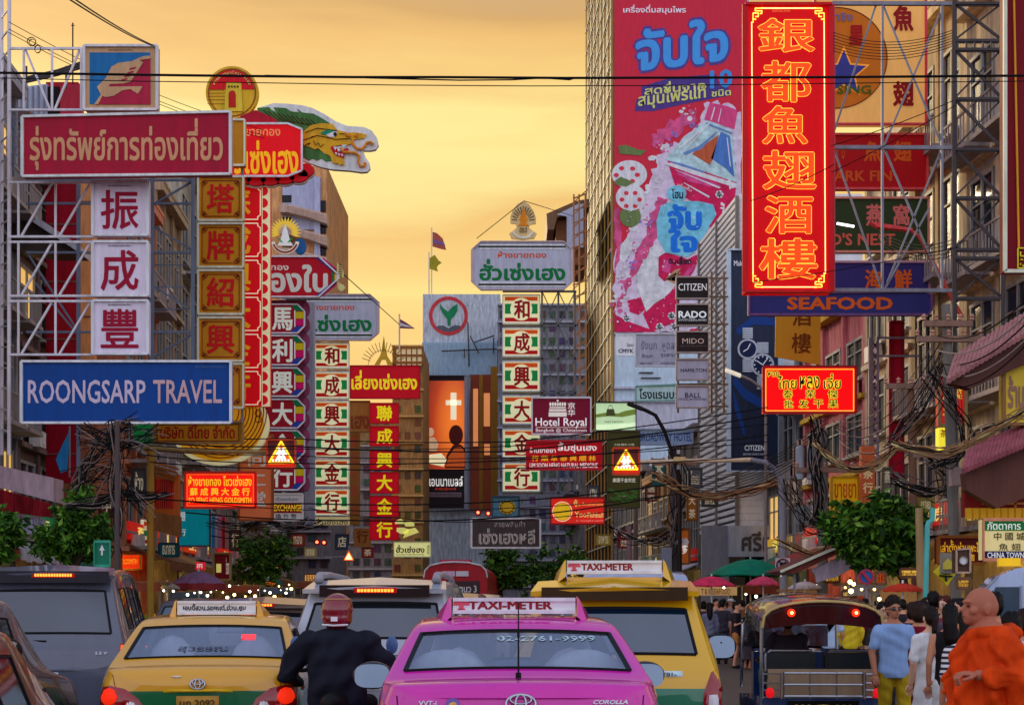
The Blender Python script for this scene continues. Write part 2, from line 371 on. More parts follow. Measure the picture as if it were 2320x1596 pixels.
for ch, y0, y1 in (('塔', 400, 498.6), ('牌', 506, 604.5), ('紹', 612, 711), ('興', 719, 817), ('酒', 824, 923)):
    gold(ch, 449, y0, 551, y1, 40, 'gold panel with the red character %s in the gold stack' % ch)
gold('', 526, 271, 554, 374, 40.2, 'narrow gold panel showing beside the end of the long dark red sign')
s = sign('low gold sign with red Thai lettering under the long blue sign', (348, 955, 549, 1003), 38, GOLD, [('บริษัท ดีไทย จำกัด', 363, 962, 532, 993, (140, 14, 10), 0, .03)], frame=(120, 90, 50), fw=.05)
part(s, 'border', MP((110, 48, 10)), lambda b: [b.pbar(*q, 37.98, .02) for q in ((356, 960, 541, 960), (356, 998, 541, 998), (356, 960, 356, 998), (541, 960, 541, 998))])
st = thing('scaffold', 'grey steel posts behind the gold character stack', 'frame', P(500, 1010, 40.6))
part(st, 'post', STEEL, lambda b: [b.pbar(x, 380, x, 960, 40.5, .07) for x in (452, 500, 549)])

# ---- dragon gold shop --------------------------------------------------------------
DG = 46
RED = (196, 3, 14)
for i, ch in enumerate('蘇成興大金行'):
    y0 = 419 + i * 83.8; y1 = y0 + 81
    s = sign('bright red panel, %s from the top of the scalloped red stack' % ('first', 'second', 'third', 'fourth', 'fifth', 'sixth')[i], (498, y0, 612, y1), DG, RED, [(ch, 496, y0 + 8, 568, y1 - 8, (226, 160, 20), .2, .03)], emit=.4, frame=None, group='red panels of the scalloped stack')
    part(s, 'cream_edge', LIT((222, 216, 170), .35), lambda b: b.rect(593, y0 - 1, 612, y1 + 1, DG - .03, .03))
    part(s, 'inner_line', LIT((240, 230, 190), .35), lambda b: [b.pbar(*q, DG - .02, .03) for q in ((552, y0 + 3, 584, y0 + 3), (584, y0 + 3, 584, y0 + 9), (584, y0 + 9, 590, y0 + 13), (590, y0 + 13, 590, y1 - 13), (590, y1 - 13, 584, y1 - 9), (584, y1 - 9, 584, y1 - 3), (552, y1 - 3, 584, y1 - 3))])
    def sc(b, y0=y0):
        for k in range(3): b.ell(595, y0 + 13.5 + k * 27, 12, 11, DG - .05, .02, 14, -pi / 2, pi / 2)
    part(s, 'scallop', LIT((200, 8, 18), .4), sc)
db = thing('dragon_sign', 'painted dragon head on a cream cut-out board above the red gold-shop board', 'sign', P(700, 400, DG - .3))
o2 = (576.9, 0)
part(db, 'board', MP((196, 192, 170), grime=.3), lambda b: b.prism(cj(*o2, [(20, 970), (170, 925), (290, 930), (430, 945), (520, 970), (620, 1020), (730, 1090), (830, 1130), (980, 1140), (1050, 1170), (1100, 1240), (1112, 1300), (1085, 1340), (1040, 1350), (975, 1350), (990, 1400), (1030, 1460), (1037, 1510), (1010, 1540), (960, 1545), (850, 1530), (700, 1520), (600, 1500), (500, 1465), (420, 1440), (300, 1300), (60, 1100)]), DG - .2, .18))
part(db, 'mane', MP((54, 92, 42), grime=.5), lambda b: (b.prism(cj(*o2, [(20, 970), (130, 960), (150, 985), (190, 1005), (170, 962), (280, 970), (330, 1000), (400, 1008), (380, 975), (430, 1010), (530, 1020), (620, 1070), (680, 1110), (700, 1130), (560, 1160), (440, 1240), (420, 1250), (200, 1200), (60, 1060)]), DG - .23, .03),
    b.prism(cj(*o2, [(400, 1290), (480, 1290), (560, 1320), (620, 1380), (690, 1400), (690, 1440), (640, 1450), (600, 1420), (560, 1440), (520, 1420), (490, 1440), (420, 1400)]), DG - .23, .03)))
part(db, 'head', MP((196, 130, 22), grime=.3), lambda b: (b.prism(cj(*o2, [(440, 1180), (500, 1125), (600, 1105), (700, 1112), (740, 1165), (830, 1190), (905, 1188), (1005, 1205), (985, 1240), (880, 1252), (850, 1240), (868, 1290), (830, 1300), (760, 1300), (700, 1315), (690, 1335), (720, 1390), (800, 1425), (805, 1490), (785, 1470), (765, 1488), (745, 1462), (725, 1470), (695, 1455), (680, 1400), (620, 1370), (570, 1330), (540, 1340), (500, 1320), (440, 1300), (425, 1240)]), DG - .26, .03)))
part(db, 'mouth', MP((150, 16, 20)), lambda b: (b.prism(cj(*o2, [(680, 1320), (705, 1305), (770, 1360), (805, 1385), (800, 1418), (730, 1395), (700, 1360)]), DG - .285, .02), b.prism(cj(*o2, [(790, 1345), (830, 1325), (848, 1340), (825, 1360)]), DG - .285, .02)))
part(db, 'teeth', MP((225, 222, 210)), lambda b: [b.prism(cj(*o2, q), DG - .3, .012) for q in ([(705, 1315), (735, 1318), (725, 1350)], [(735, 1320), (770, 1345), (752, 1362)], [(720, 1365), (730, 1395), (742, 1372)], [(745, 1375), (758, 1402), (768, 1380)], [(772, 1382), (784, 1405), (798, 1385)], [(780, 1300), (830, 1298), (795, 1325)])])
part(db, 'eye', MP((235, 235, 225)), lambda b: b.prism(cj(*o2, [(640, 1210), (680, 1182), (735, 1180), (740, 1205), (715, 1228), (670, 1228)]), DG - .285, .02))
part(db, 'pupil', MP((20, 16, 14)), lambda b: b.ell(576.9 + 722 * .2525, 1203 * .2525, 3.8, 4.4, DG - .3, .012))
part(db, 'brow', MP((24, 110, 76)), lambda b: b.prism(cj(*o2, [(590, 1190), (640, 1165), (740, 1165), (700, 1182), (640, 1208), (600, 1205)]), DG - .29, .02))
part(db, 'whisker', MP((178, 108, 26)), lambda b: [b.tube([P(576.9 + x * .2525, y * .2525, DG - .28) for x, y in q], .045, 6) for q in ([(875, 1255), (885, 1300), (920, 1335), (965, 1335), (990, 1310), (1005, 1280), (1040, 1275), (1062, 1290), (1045, 1300)], [(770, 1330), (800, 1365), (900, 1370), (940, 1400), (930, 1450), (945, 1490), (985, 1490), (995, 1465), (980, 1460)], [(815, 1190), (830, 1215), (860, 1225), (850, 1205)], [(890, 1215), (915, 1225), (920, 1195)])])
part(db, 'ink_line', MP((60, 36, 14)), lambda b: [b.tube([P(576.9 + x * .2525, y * .2525, DG - .285) for x, y in q], .013, 4) for q in ([(450, 1190), (560, 1150), (650, 1160), (735, 1172)], [(430, 1260), (560, 1215), (640, 1230), (720, 1250), (850, 1243)], [(530, 1260), (545, 1300), (575, 1280), (590, 1320), (620, 1290)], [(455, 1300), (500, 1280), (480, 1300)], [(760, 1200), (800, 1200)], [(500, 1240), (520, 1220)])] + [b.tube([P(576.9 + x * .2525, y * .2525, DG - .245) for x, y in q], .012, 4) for q in [[(80 + k * 42, 990 + k * 8), (150 + k * 42, 1050 + k * 9), (180 + k * 44, 1075 + k * 6)] for k in range(11)]])
s = sign('octagonal red board with gold Thai lettering under the dragon head', (496, 280, 684, 399), DG - .45, (206, 8, 20), [('ห้างขายทอง', 520, 285, 635, 308, (236, 150, 90), .3), ('โซวเซ่งเฮง', 490, 318, 676, 394, (238, 176, 20), .4, .035)], emit=.5, frame=(225, 215, 205), fw=.06, cut=(32, 13))
part(s, 'peak', MP((140, 12, 30)), lambda b: b.prism([(540, 279), (545, 262), (580, 249), (628, 272), (629, 279)], DG - .35, .25))
part(s, 'scalloped_skirt', MP((186, 10, 22)), lambda b: [b.ell(x, y, 22, 15, DG - .3, .12) for x, y in ((548, 402), (580, 405), (612, 404), (645, 401), (676, 397), (690, 385))])
part(s, 'skirt_edge', MP((205, 196, 160)), lambda b: [b.ell(x, y + 5, 24, 16, DG - .17, .1) for x, y in ((548, 402), (580, 405), (612, 404), (645, 401), (676, 397), (690, 385))])
s = thing('round_sign', 'round gold sign with a painted city gate and a red top', 'sign', P(525, 270, DG - .2))
cx, cy = 525.5, 209.5
part(s, 'disc', MP((196, 138, 28)), lambda b: b.ell(cx, cy, 59.5, 59.5, DG - .3, .2, 48))
part(s, 'rim', MP((120, 60, 12)), lambda b: b.ring(cx, cy, 52, 54.5, DG - .32, .03, 48))
part(s, 'red_segment', MP((190, 14, 24)), lambda b: b.prism([(cx + 51 * cos(a), cy - 51 * sin(a)) for a in [.14 + (pi - .28) * i / 20 for i in range(21)]], DG - .32, .03))
part(s, 'gate_tower', MP((204, 150, 40)), lambda b: b.prism([(508, 252), (513, 187), (546, 187), (550, 252)], DG - .35, .03))
part(s, 'gate_arch', MP((150, 24, 12)), lambda b: b.prism([(518, 243), (518, 216)] + [(526 - 8 * cos(a), 214 - 9 * sin(a)) for a in [pi * i / 8 for i in range(9)]] + [(534, 216), (534, 243)], DG - .37, .02))
part(s, 'gate_windows', MP((50, 26, 8)), lambda b: [b.rect(517 + k * 6.5, 194, 520.5 + k * 6.5, 198, DG - .37, .02) for k in range(4)])
part(s, 'wall_courses', MP((140, 88, 16)), lambda b: [b.pbar(470, y, 508, y, DG - .31, .015) or b.pbar(550, y, 581, y, DG - .31, .015) for y in (204, 211, 218, 226, 235)])
def arc(b, txt, cx, cy, r, a0, a1, h, d):
    ws = [glyphs(c, .02) for c in txt]
    for i, c in enumerate(txt):
        vs, fs, x0, y0, x1, y1 = glyphs(c, .02); a = a0 + (a1 - a0) * (i + .5) / len(txt); sc_ = h / .8
        b.add([P(cx + r * cos(a) + ((v[0] - (x0 + x1) / 2) * sin(a) + v[1] * cos(a)) * sc_, cy - r * sin(a) - (-(v[0] - (x0 + x1) / 2) * cos(a) + v[1] * sin(a)) * sc_, d - v[2]) for v in vs], fs)
part(s, 'lettering', MP((235, 200, 90)), lambda b: arc(b, 'หางขายทองโซวเซงเฮง', cx, cy, 42, 2.75, .4, 7, DG - .36))
s = sign('orange hanging banner with cream characters behind the red goldsmith sign', (541, 985, 618, 1177), DG + 1, (214, 112, 66), [(c, 562, y, 602, y + 34, (232, 222, 160), 0, .03) for c, y in (('同', 1022), ('仁', 1068), ('堂', 1112))], emit=.12, frame=(120, 60, 20), fw=.08)
s = thing('round_sign', 'round cream sign with gold coils below the scalloped red stack', 'sign', P(495, 1053, DG + .3))
part(s, 'disc', LIT((222, 214, 160), .3), lambda b: b.ell(496, 962, 113, 91, DG + .2, .2, 48))
part(s, 'gold_coil', LIT((214, 150, 18), .3), lambda b: b.ell(494, 960, 104, 83, DG + .16, .03, 40))
part(s, 'coil_lines', MP((116, 26, 6)), lambda b: [b.ring(500, 930, r, r + 2.2, DG + .13, .02, 30, 1.02, -2.9 + .1 * (k % 3), .3 - .12 * (k % 3)) for k, r in enumerate((40, 48, 56, 64, 72, 80, 88, 96, 103))] + [b.ring(585, 935 + q * 14, 6, 8, DG + .13, .02, 16) for q in range(2)] + [b.ring(560 + (q % 3) * 14, 928 - q * 3, 5, 6.5, DG + .13, .02, 12, 1, 0, pi) for q in range(8)])
s = sign('lit red goldsmith sign with yellow Thai, Chinese and English lines', (419, 1069.5, 579, 1149.5), 38.5, (246, 22, 10), [('ห้างขายทอง โซวเซ่งเฮง', 427, 1077, 570, 1100, (255, 205, 40), .6, .025), ('蘇 成 興 大 金 行', 430, 1104, 566, 1122, (255, 200, 40), .6, .03), ('SO SENG HENG GOLDSMITH', 427, 1126, 569.5, 1138.5, (255, 200, 40), .6, .022)], emit=.75, frame=(196, 30, 16), fw=.05)
part(s, 'border', LIT((240, 120, 40), .5), lambda b: [b.pbar(*q, 38.48, .02) for q in ((424, 1074, 574, 1074), (424, 1145, 574, 1145), (424, 1074, 424, 1145), (574, 1074, 574, 1145))])
sign('small green and cream sign under the long blue sign', (303, 960, 349, 1003), 39.5, (20, 130, 60), [('五金', 328, 966, 346, 992, (40, 90, 60))], emit=.15, frame=None)
sign('teal bank sign with white characters behind the lamp post', (404, 1149, 476, 1236), 50, (0, 146, 160), [('行', 407, 1197, 421, 1213, (235, 240, 240), .3), ('銀', 408, 1158, 420, 1180, (230, 235, 235), .3)], emit=.25, frame=(60, 60, 70))
s = sign('convenience store sign of orange, green and red stripes', (287, 1174, 339, 1237), 52, (226, 222, 186), (), emit=.25, frame=(150, 110, 90))
for c, y0, y1 in (((206, 66, 14), 1181, 1190), ((20, 120, 70), 1201, 1213), ((150, 16, 20), 1222, 1230)): part(s, 'stripe', LIT(c, .25), lambda b: (b.rect(290, y0, 317, y1, 51.97, .02), b.rect(326, y0, 337, y1, 51.97, .02)))
part(s, 'pale_column', LIT((240, 236, 200), .4), lambda b: b.rect(318.5, 1176, 324.5, 1236, 51.95, .03))
sign('lit red shop sign with yellow GOLDSMITH lettering behind the lamp post', (246, 1252, 318, 1289), 54, (235, 60, 16), [('SENG HENG', 250, 1265, 268, 1277, (255, 170, 40), .6), ('GOLDSMITH', 270, 1265, 311, 1277, (255, 170, 40), .6)], emit=.6, frame=(255, 150, 60), fw=.06)
s = sign('green road sign with a white up arrow on two legs', (214, 1226, 249.5, 1281), 30, (16, 92, 68), (), name='road_sign', frame=(40, 120, 95), fw=.02, t=.04)
part(s, 'arrow', MP((200, 205, 205)), lambda b: b.prism([(229, 1257), (229, 1246), (225, 1246), (231, 1233), (237, 1246), (233, 1246), (233, 1257)], 29.98, .01))
part(s, 'leg', STEEL, lambda b: b.pbar(221, 1282, 221, 1527, 30.1, .05)); part(s, 'leg', STEEL, lambda b: b.pbar(239, 1282, 239, 1527, 30.1, .05))

# ---- octagon stack -----------------------------------------------------------------
DO = 58
for ch, y0, y1 in (('馬', 689, 754), ('利', 760, 826), ('興', 833, 897), ('大', 904, 969), ('金', 975, 1040), ('行', 1045, 1109)):
    s = sign('eight-sided dark red panel with the pale character %s and coloured squares' % ch, (596, y0, 690, y1), DO, (152, 14, 34), [(ch, 616, y0 + 7, 663, y1 - 6, (216, 220, 204), .25, .035)], emit=.12, cut=(16, 16), frame=(220, 215, 205), fw=.06, group='eight-sided panels with coloured squares')
    h = (y1 - y0); gs = 'coloured_square'
    for c, q in (((0, 104, 62), [(661, y0 + 2), (676, y0 + 2), (688, y0 + 15), (669, y0 + 15)]), ((186, 166, 10), [(670, y0 + 17), (688, y0 + 17), (688, y0 + 32), (670, y0 + 32)]), ((186, 6, 90), [(670, y0 + 34), (688, y0 + 34), (688, y1 - 17), (670, y1 - 17)]), ((34, 56, 140), [(669, y1 - 15), (688, y1 - 15), (674, y1 - 2), (659, y1 - 2)])):
        part(s, gs, LIT(c, .2), lambda b: b.prism(q, DO - .03, .03))
    part(s, 'divider', LIT((225, 220, 210), .2), lambda b: b.pbar(668, y0 + 14, 668, y1 - 14, DO - .04, .04))
s = thing('sign_board', 'dark purple board with scalloped edge behind the eight-sided panels', 'sign', P(650, 1110, DO + .4))
part(s, 'board', MP((92, 40, 66)), lambda b: b.rect(600, 680, 694, 1112, DO + .35, .15))
part(s, 'scallop', MP((110, 52, 78)), lambda b: [b.ell(694, 700 + k * 36, 8, 16, DO + .33, .1, 14) for k in range(12)])
s = sign('long red board with cream Thai lettering and striped pointed end', (560, 581, 766, 672), DO - .3, (172, 10, 32), [('ห้างทอง', 575, 596, 654, 612, (214, 210, 196), .15, .03), ('ทองใบ', 572, 599, 743, 662, (206, 204, 190), .15, .045)], emit=.15, cut=(44, 40), frame=(210, 190, 180), fw=.12)
for c, k in (((40, 50, 130), 0), ((150, 20, 80), 7)):
    part(s, 'stripe', MP(c), lambda b: (b.prism([(716 + k, 584), (726 + k, 584), (763, 612 - k * .6), (763, 622 - k * .6)], DO - .34, .03), b.prism([(716 + k, 669), (726 + k, 669), (763, 641 + k * .6), (763, 631 + k * .6)], DO - .34, .03)))
part(s, 'stripe', MP((18, 96, 60)), lambda b: b.rect(752, 613, 757, 640, DO - .34, .03)); part(s, 'stripe', MP((190, 150, 20)), lambda b: b.rect(758, 612, 764, 641, DO - .34, .03))
s = thing('shell_ornament', 'cream shell and scroll ornament at the pointed end of the red board', 'ornament', P(772, 655, DO - .1))
part(s, 'shell', MP((204, 172, 110)), lambda b: b.prism(cj(576.9, 395.1, [(740, 790), (775, 815), (797, 870), (795, 925), (760, 925), (745, 930), (760, 975), (800, 990), (815, 1020), (780, 1050), (750, 1030), (735, 960)]), DO - .3, .12))
part(s, 'rib', MP((84, 52, 26)), lambda b: [b.pbar(768 - k * .3, 598 + k * 5.6, 776 - abs(k - 3) * .6, 600 + k * 5.2, DO - .32, .03) for k in range(6)])
s = thing('sunburst_emblem', 'white and green pagoda emblem with yellow sun rays above the red board', 'emblem', P(646, 577, DO - .2))
ex, ey = 646, 527
part(s, 'rays', LIT((226, 190, 60), .4), lambda b: [b.prism([(ex + 14 * cos(a - .05), ey - 14 * sin(a - .05)), (ex + 25 * cos(a - .11), ey - 25 * sin(a - .11)), (ex + 37 * cos(a), ey - 37 * sin(a)), (ex + 25 * cos(a + .11), ey - 25 * sin(a + .11)), (ex + 14 * cos(a + .05), ey - 14 * sin(a + .05))], DO - .3, .04) for a in [-.25 + (pi + .5) * i / 16 for i in range(17)]])
part(s, 'pagoda', LIT((216, 216, 214), .3), lambda b: b.prism([(646, 508), (651, 522), (657, 545), (664, 556), (628, 556), (635, 545), (641, 522)], DO - .35, .05))
part(s, 'leaf', LIT((40, 140, 60), .3), lambda b: (b.prism([(628, 538), (636, 548), (641, 549), (634, 540)], DO - .38, .03), b.prism([(664, 538), (656, 548), (651, 549), (658, 540)], DO - .38, .03)))
part(s, 'banner', LIT((222, 214, 196), .25), lambda b: b.ring(646, 543, 24, 32, DO - .37, .04, 24, 1, pi + .15, 2 * pi - .15))
part(s, 'banner_band', MP((120, 40, 20)), lambda b: b.ring(646, 543, 26, 30, DO - .39, .02, 24, 1, pi + .35, 2 * pi - .35))
s = thing('round_sign', 'plain blue disc behind the pagoda emblem', 'sign', P(677, 576, DO + .5)); part(s, 'disc', MP((24, 76, 124)), lambda b: b.ell(680, 558, 14, 18, DO + .5, .1))
s = sign('money changer sign with yellow EXCHANGE on dark red between white bands', (614, 1118, 686, 1178), DO - .4, (206, 206, 204), [('ปริวรรตเงินตรา', 624, 1126, 676, 1134, (60, 50, 50)), ('EXCHANGE', 620, 1142, 684, 1157, (226, 190, 40), .4, .03, .04), ('換 外 幣', 624, 1163, 672, 1174, (60, 40, 40), 0, .02)], emit=.1, frame=(180, 170, 165))
part(s, 'red_band', MP((120, 6, 16)), lambda b: b.rect(615, 1138, 685, 1161, DO - .425, .02))
s = thing('pillar', 'grey steel sign pillar between the two left sign stacks', 'pillar', P(701, 1190, 61)); part(s, 'shaft', MP((124, 124, 134)), lambda b: b.rect(690, 684, 711, 1190, 61, .5))
s = sign('blue sign with a white figure 3 behind the eight-sided panels', (676, 1030, 694, 1110), DO + .8, (36, 60, 140), [('3', 682, 1052, 691, 1072, (225, 225, 230), .2)], frame=None)

# ---- twin green and cream stacks ---------------------------------------------------
def twin(ch, x0, y0, x1, y1, d, side):
    W_, H_ = x1 - x0, y1 - y0
    s = sign('cream panel banded green and orange with the red character %s, %s stack' % (ch, side), (x0, y0, x1, y1), d, (224, 218, 168), [(ch, x0 + W_ * .3, y0 + H_ * .17, x1 - W_ * .27, y1 - H_ * .17, (158, 8, 18), .15, .04, .05)], emit=.45, frame=(232, 226, 196), fw=.05, group='cream and green gold-shop panels, %s stack' % side)
    part(s, 'top_band', LIT((206, 74, 16), .35), lambda b: b.rect(x0 + 5, y0 + 4, x1 - 5, y0 + H_ * .2, d - .015, .012))
    part(s, 'side_band', LIT((16, 122, 60), .35), lambda b: b.rect(x0 + 5, y0 + H_ * .31, x1 - 5, y0 + H_ * .66, d - .015, .012))
    part(s, 'bottom_band', LIT((168, 12, 20), .35), lambda b: b.rect(x0 + 5, y1 - H_ * .2, x1 - 5, y1 - 4, d - .015, .012))
    part(s, 'disc', LIT((226, 222, 172), .45), lambda b: b.ell((x0 + x1) / 2, (y0 + y1) / 2, W_ * .295, H_ * .40, d - .035, .015, 30))
for ch, a, b_, e, f in (('和', 777, 833, 668, 732), ('成', 842, 902, 743, 806), ('興', 908, 968, 818, 885), ('大', 974, 1035, 896, 959), ('金', 1040, 1101, 972, 1035), ('行', 1107, 1166, 1048, 1112)):
    twin(ch, 711, a, 791, b_, 75, 'left'); twin(ch, 1139, e, 1223, f, 75, 'right')
sign('narrow cream sign with dark Thai lettering at the foot of the left cream stack', (711, 1170, 791, 1188), 74.8, (216, 200, 140), [('ฮั่วเซ่งเฮง', 714, 1173, 788, 1187, (60, 40, 20))], emit=.2, frame=None)
def octboard(x0, y0, x1, y1, d, tx0, tx1, rx0, rx1, side):
    h = y1 - y0
    s = sign('grey eight-sided board with green Thai lettering over the %s cream stack' % side, (x0, y0, x1, y1), d, (138, 140, 150), [('ห้างขายทอง', rx0, y0 + h * .2, rx1, y0 + h * .34, (200, 76, 46), .12, .03), ('ฮั่วเซ่งเฮง', tx0, y0 + h * .36, tx1, y0 + h * .81, (6, 112, 56), .1, .045)], cut=((x1 - x0) * .085, h * .16), frame=(150, 132, 130), fw=.14)
    part(s, 'cream_line', MP((214, 206, 180)), lambda b: (b.rect(x0 + 16, y0 + h * .06, x1 - 16, y0 + h * .085, d - .03, .03), b.rect(x0 + 16, y0 + h * .13, x1 - 16, y0 + h * .155, d - .03, .03), b.rect(x0 + 16, y1 - h * .085, x1 - 16, y1 - h * .06, d - .03, .03), b.rect(x0 + 16, y1 - h * .16, x1 - 16, y1 - h * .13, d - .03, .03)))
    part(s, 'dark_line', MP((40, 44, 36)), lambda b: (b.rect(x0 + 14, y0 + h * .09, x1 - 14, y0 + h * .125, d - .02, .02), b.rect(x0 + 14, y1 - h * .125, x1 - 14, y1 - h * .09, d - .02, .02)))
octboard(634, 667, 857, 770, 74.5, 652, 842, 702, 803, 'left'); octboard(1070, 547, 1296, 656, 74.5, 1086, 1281, 1128, 1238, 'right')
s = thing('emblem', 'leaf-shaped gold emblem with a flame and ribbon above the right eight-sided board', 'emblem', P(1185, 545, 74.4))
o7 = (1153.7, 395.1)
part(s, 'leaf_board', MP((178, 150, 100)), lambda b: b.prism(cj(*o7, [(128, 237), (180, 270), (220, 330), (240, 390), (240, 440), (185, 450), (180, 480), (205, 500), (248, 530), (225, 575), (120, 585), (20, 575), (0, 530), (40, 500), (65, 480), (60, 445), (10, 435), (10, 380), (30, 320), (75, 265)]), 74.4, .12))
part(s, 'ray', MP((70, 52, 24)), lambda b: [b.pbar(1185.5 + 14 * cos(a), 500 - 17 * sin(a), 1185.5 + 26 * cos(a), 500 - 33 * sin(a), 74.38, .035) for a in [.1 + (pi - .2) * i / 12 for i in range(13)]])
part(s, 'flame', MP((192, 104, 14)), lambda b: b.prism(cj(*o7, [(128, 300), (150, 355), (165, 400), (150, 430), (178, 460), (80, 460), (105, 430), (92, 400), (108, 355)]), 74.36, .03))
part(s, 'ribbon', MP((210, 196, 160)), lambda b: b.ring(1185.5, 520, 20, 25, 74.36, .03, 20, .8, pi + .2, 2 * pi - .2))
part(s, 'lettering', MP((60, 44, 20)), lambda b: b.text('ฮซฮ', 1177, 515, 1194, 527, 74.35))
lt = thing('steel_tower', 'grey lattice tower behind the right cream sign stack', 'tower', P(1265, 1115, 75.6))
def ltf(b):
    for x in (1228, 1265, 1303): b.pbar(x, 660, x, 1120, 75.6, .1)
    for y in (660, 738, 812, 890, 966, 1042, 1116): b.pbar(1139, y, 1306, y, 75.6, .1)
    for y0, y1 in ((660, 738), (738, 812), (812, 890), (890, 966), (966, 1042), (1042, 1116)):
        for a, c in ((1228, 1265), (1265, 1303)): b.pbar(a, y0, c, y1, 75.7, .05); b.pbar(c, y0, a, y1, 75.7, .05)
part(lt, 'lattice', MP((92, 92, 98), alb=1.5), ltf)
lt = thing('scaffold', 'grey steel posts behind the left cream sign stack', 'frame', P(751, 1190, 75.6)); part(lt, 'post', STEEL, lambda b: [b.pbar(x, 770, x, 1195, 75.6, .1) for x in (714, 752, 789)])

# ---- red goldsmith signs towards the end of the street ------------------------------
sign('wide red board with yellow Thai lettering beside the bank building', (793, 828, 951, 902), 85, (184, 6, 28), [('เลี่ยงเซ่งเฮง', 796, 838, 945, 882, (240, 214, 30), .35, .04)], emit=.3, frame=(130, 10, 24), fw=.06)
for ch, y0, y1 in (('聯', 913, 958), ('成', 965.5, 1009.5), ('興', 1019.5, 1063.5), ('大', 1069.5, 1116.5), ('金', 1123, 1169.5), ('行', 1176, 1222)):
    sign('red panel with the yellow character %s in the narrow red stack' % ch, (838, y0, 903, y1), 84, (190, 4, 28), [(ch, 853, y0 + 5, 889, y1 - 5, (240, 220, 20), .4, .035)], emit=.35, frame=(150, 10, 20), fw=.05, group='red panels of the narrow stack')
s = thing('tower_emblem', 'gold spire emblem with thin rays standing on the wide red board', 'emblem', P(868, 827, 85))
part(s, 'spire', LIT((190, 150, 40), .15), lambda b: b.prism(cj(576.9, 395.1, [(1158, 1445), (1165, 1480), (1172, 1560), (1185, 1590)]) + cj(576.9, 790.2, [(1190, 60), (1240, 140), (1190, 140), (1175, 95), (1140, 95), (1120, 140), (1075, 140), (1125, 60), (1140, 10)]), 85, .12))
part(s, 'ray', MP((110, 84, 30)), lambda b: [b.pbar(868 + 30 * cos(a), 826 - 30 * sin(a), 868 + 50 * cos(a), 826 - 52 * sin(a), 85, .04) for a in [.3 + (pi - .6) * i / 14 for i in range(15)]] and [b.ring(868, 826, 33, 34, 85, .03, 24, 1, 0, pi)])
sign('brown hanging sign with raised lettering next to the narrow red stack', (790, 908, 838, 978), 88, (128, 92, 40), [('เฮง', 795, 940, 836, 970, (106, 50, 24), 0, .03, .05)], frame=(90, 60, 30))
sign('tall brown sign strip behind the left cream stack', (790, 975, 815, 1188), 89, (112, 76, 30), [(c, 795, 985 + i * 38, 810, 1012 + i * 38, (140, 60, 40)) for i, c in enumerate('金行大興成')], frame=None)
s = sign('small brown sign with dark characters over the far crossing', (802, 1196, 840, 1238), 90, (130, 86, 40), [('行', 808, 1201, 834, 1228, (84, 40, 18))], frame=None)
sign('pale yellow restaurant sign with brown Thai lettering over the traffic', (892.5, 1227, 976, 1260.5), 66, (226, 226, 150), [('ฮั่วเซ่งฮง', 897, 1233, 962, 1251, (74, 30, 20), 0, .04), ('HUA SENG HONG RESTAURANT', 897, 1253, 962, 1257, (120, 90, 60)), ('和成豐', 967, 1232, 973, 1256, (120, 110, 60))], emit=.5, frame=(200, 200, 130), fw=.04)
s = thing('bowl_sign', 'pale yellow cut-out sign of stacked bowls and a pointed fish fin', 'sign', P(922, 1222, 68))
part(s, 'bowls', LIT((214, 212, 120), .5), lambda b: [b.prism([(895 + x * .2163, 1090.5 + y * .2163) for x, y in q], 68, .15) for q in ([(20 - 20, 410), (60, 385), (80, 400), (90, 440), (20 - 20, 440)], [(110 - 20, 430), (160, 415), (200, 430), (200, 465), (110, 465)], [(20, 480), (90, 480), (150, 500), (130, 545), (60, 545), (15, 520)])] )
part(s, 'fin', LIT((216, 210, 110), .5), lambda b: b.prism(cj(576.9, 1193.2, [(1325, 45), (1370, 20), (1440, 5), (1475, 45), (1330, 98), (1345, 65)]), 68, .15))
s = sign('grey-brown slatted sign with white outline frame and white Thai lettering', (1068, 1174, 1224, 1240), 52, (70, 62, 58), [('เซ่งเฮงหลี', 1085, 1196, 1212, 1232, (216, 206, 196), .1, .035), ('สรรพสินค้า', 1120, 1179, 1190, 1193, (170, 160, 150), 0, .02)], frame=(196, 176, 170), fw=.07)
part(s, 'slats', MP((54, 47, 44)), lambda b: [b.pbar(1074 + k * 3.3, 1178, 1074 + k * 3.3, 1236, 51.99, .02) for k in range(45)])
s = sign('teal sign with a gold scalloped medallion behind the grey slatted sign', (1115, 1124, 1176, 1170), 56, (62, 104, 116), (), frame=(40, 60, 70))
part(s, 'medallion', MP((196, 142, 26)), lambda b: [b.ell(1149 + 12 * cos(k * pi / 6), 1148 + 10 * sin(k * pi / 6), 7, 6, 55.96, .03, 12) for k in range(12)] + [b.ell(1149, 1148, 14, 11, 55.94, .04)])

# ---- hotel and medicine signs ------------------------------------------------------
DH = 46
s = sign('dark red hotel sign with a white crown above bold white English lettering', (1205.5, 900, 1338.5, 983), DH, (126, 14, 46), [('Hotel Royal', 1213, 946, 1329, 970, (235, 235, 235), .4, .02), ('Bangkok @ Chinatown', 1214, 969.5, 1329, 980, (230, 226, 226), .35, .012), ('京', 1286, 911, 1303, 926, (232, 228, 226), .35, .02), ('华', 1286, 927, 1303, 942, (232, 228, 226), .35, .02)], emit=.12, frame=(200, 180, 185), fw=.045)
def crown(b):
    d = DH - .02
    b.rect(1243, 933, 1284, 943, d, .015); b.rect(1245, 921, 1282, 924, d, .015); b.rect(1244, 926, 1283, 931, d, .015)
    for k in range(7): b.ell(1247 + k * 5.5, 915, 2.5, 4.5, d, .015, 12)
    b.ell(1263.5, 907, 2.5, 2.5, d, .015, 12); b.rect(1214, 967, 1329, 968, d, .015)
part(s, 'crown', LIT((232, 226, 214), .35), crown)
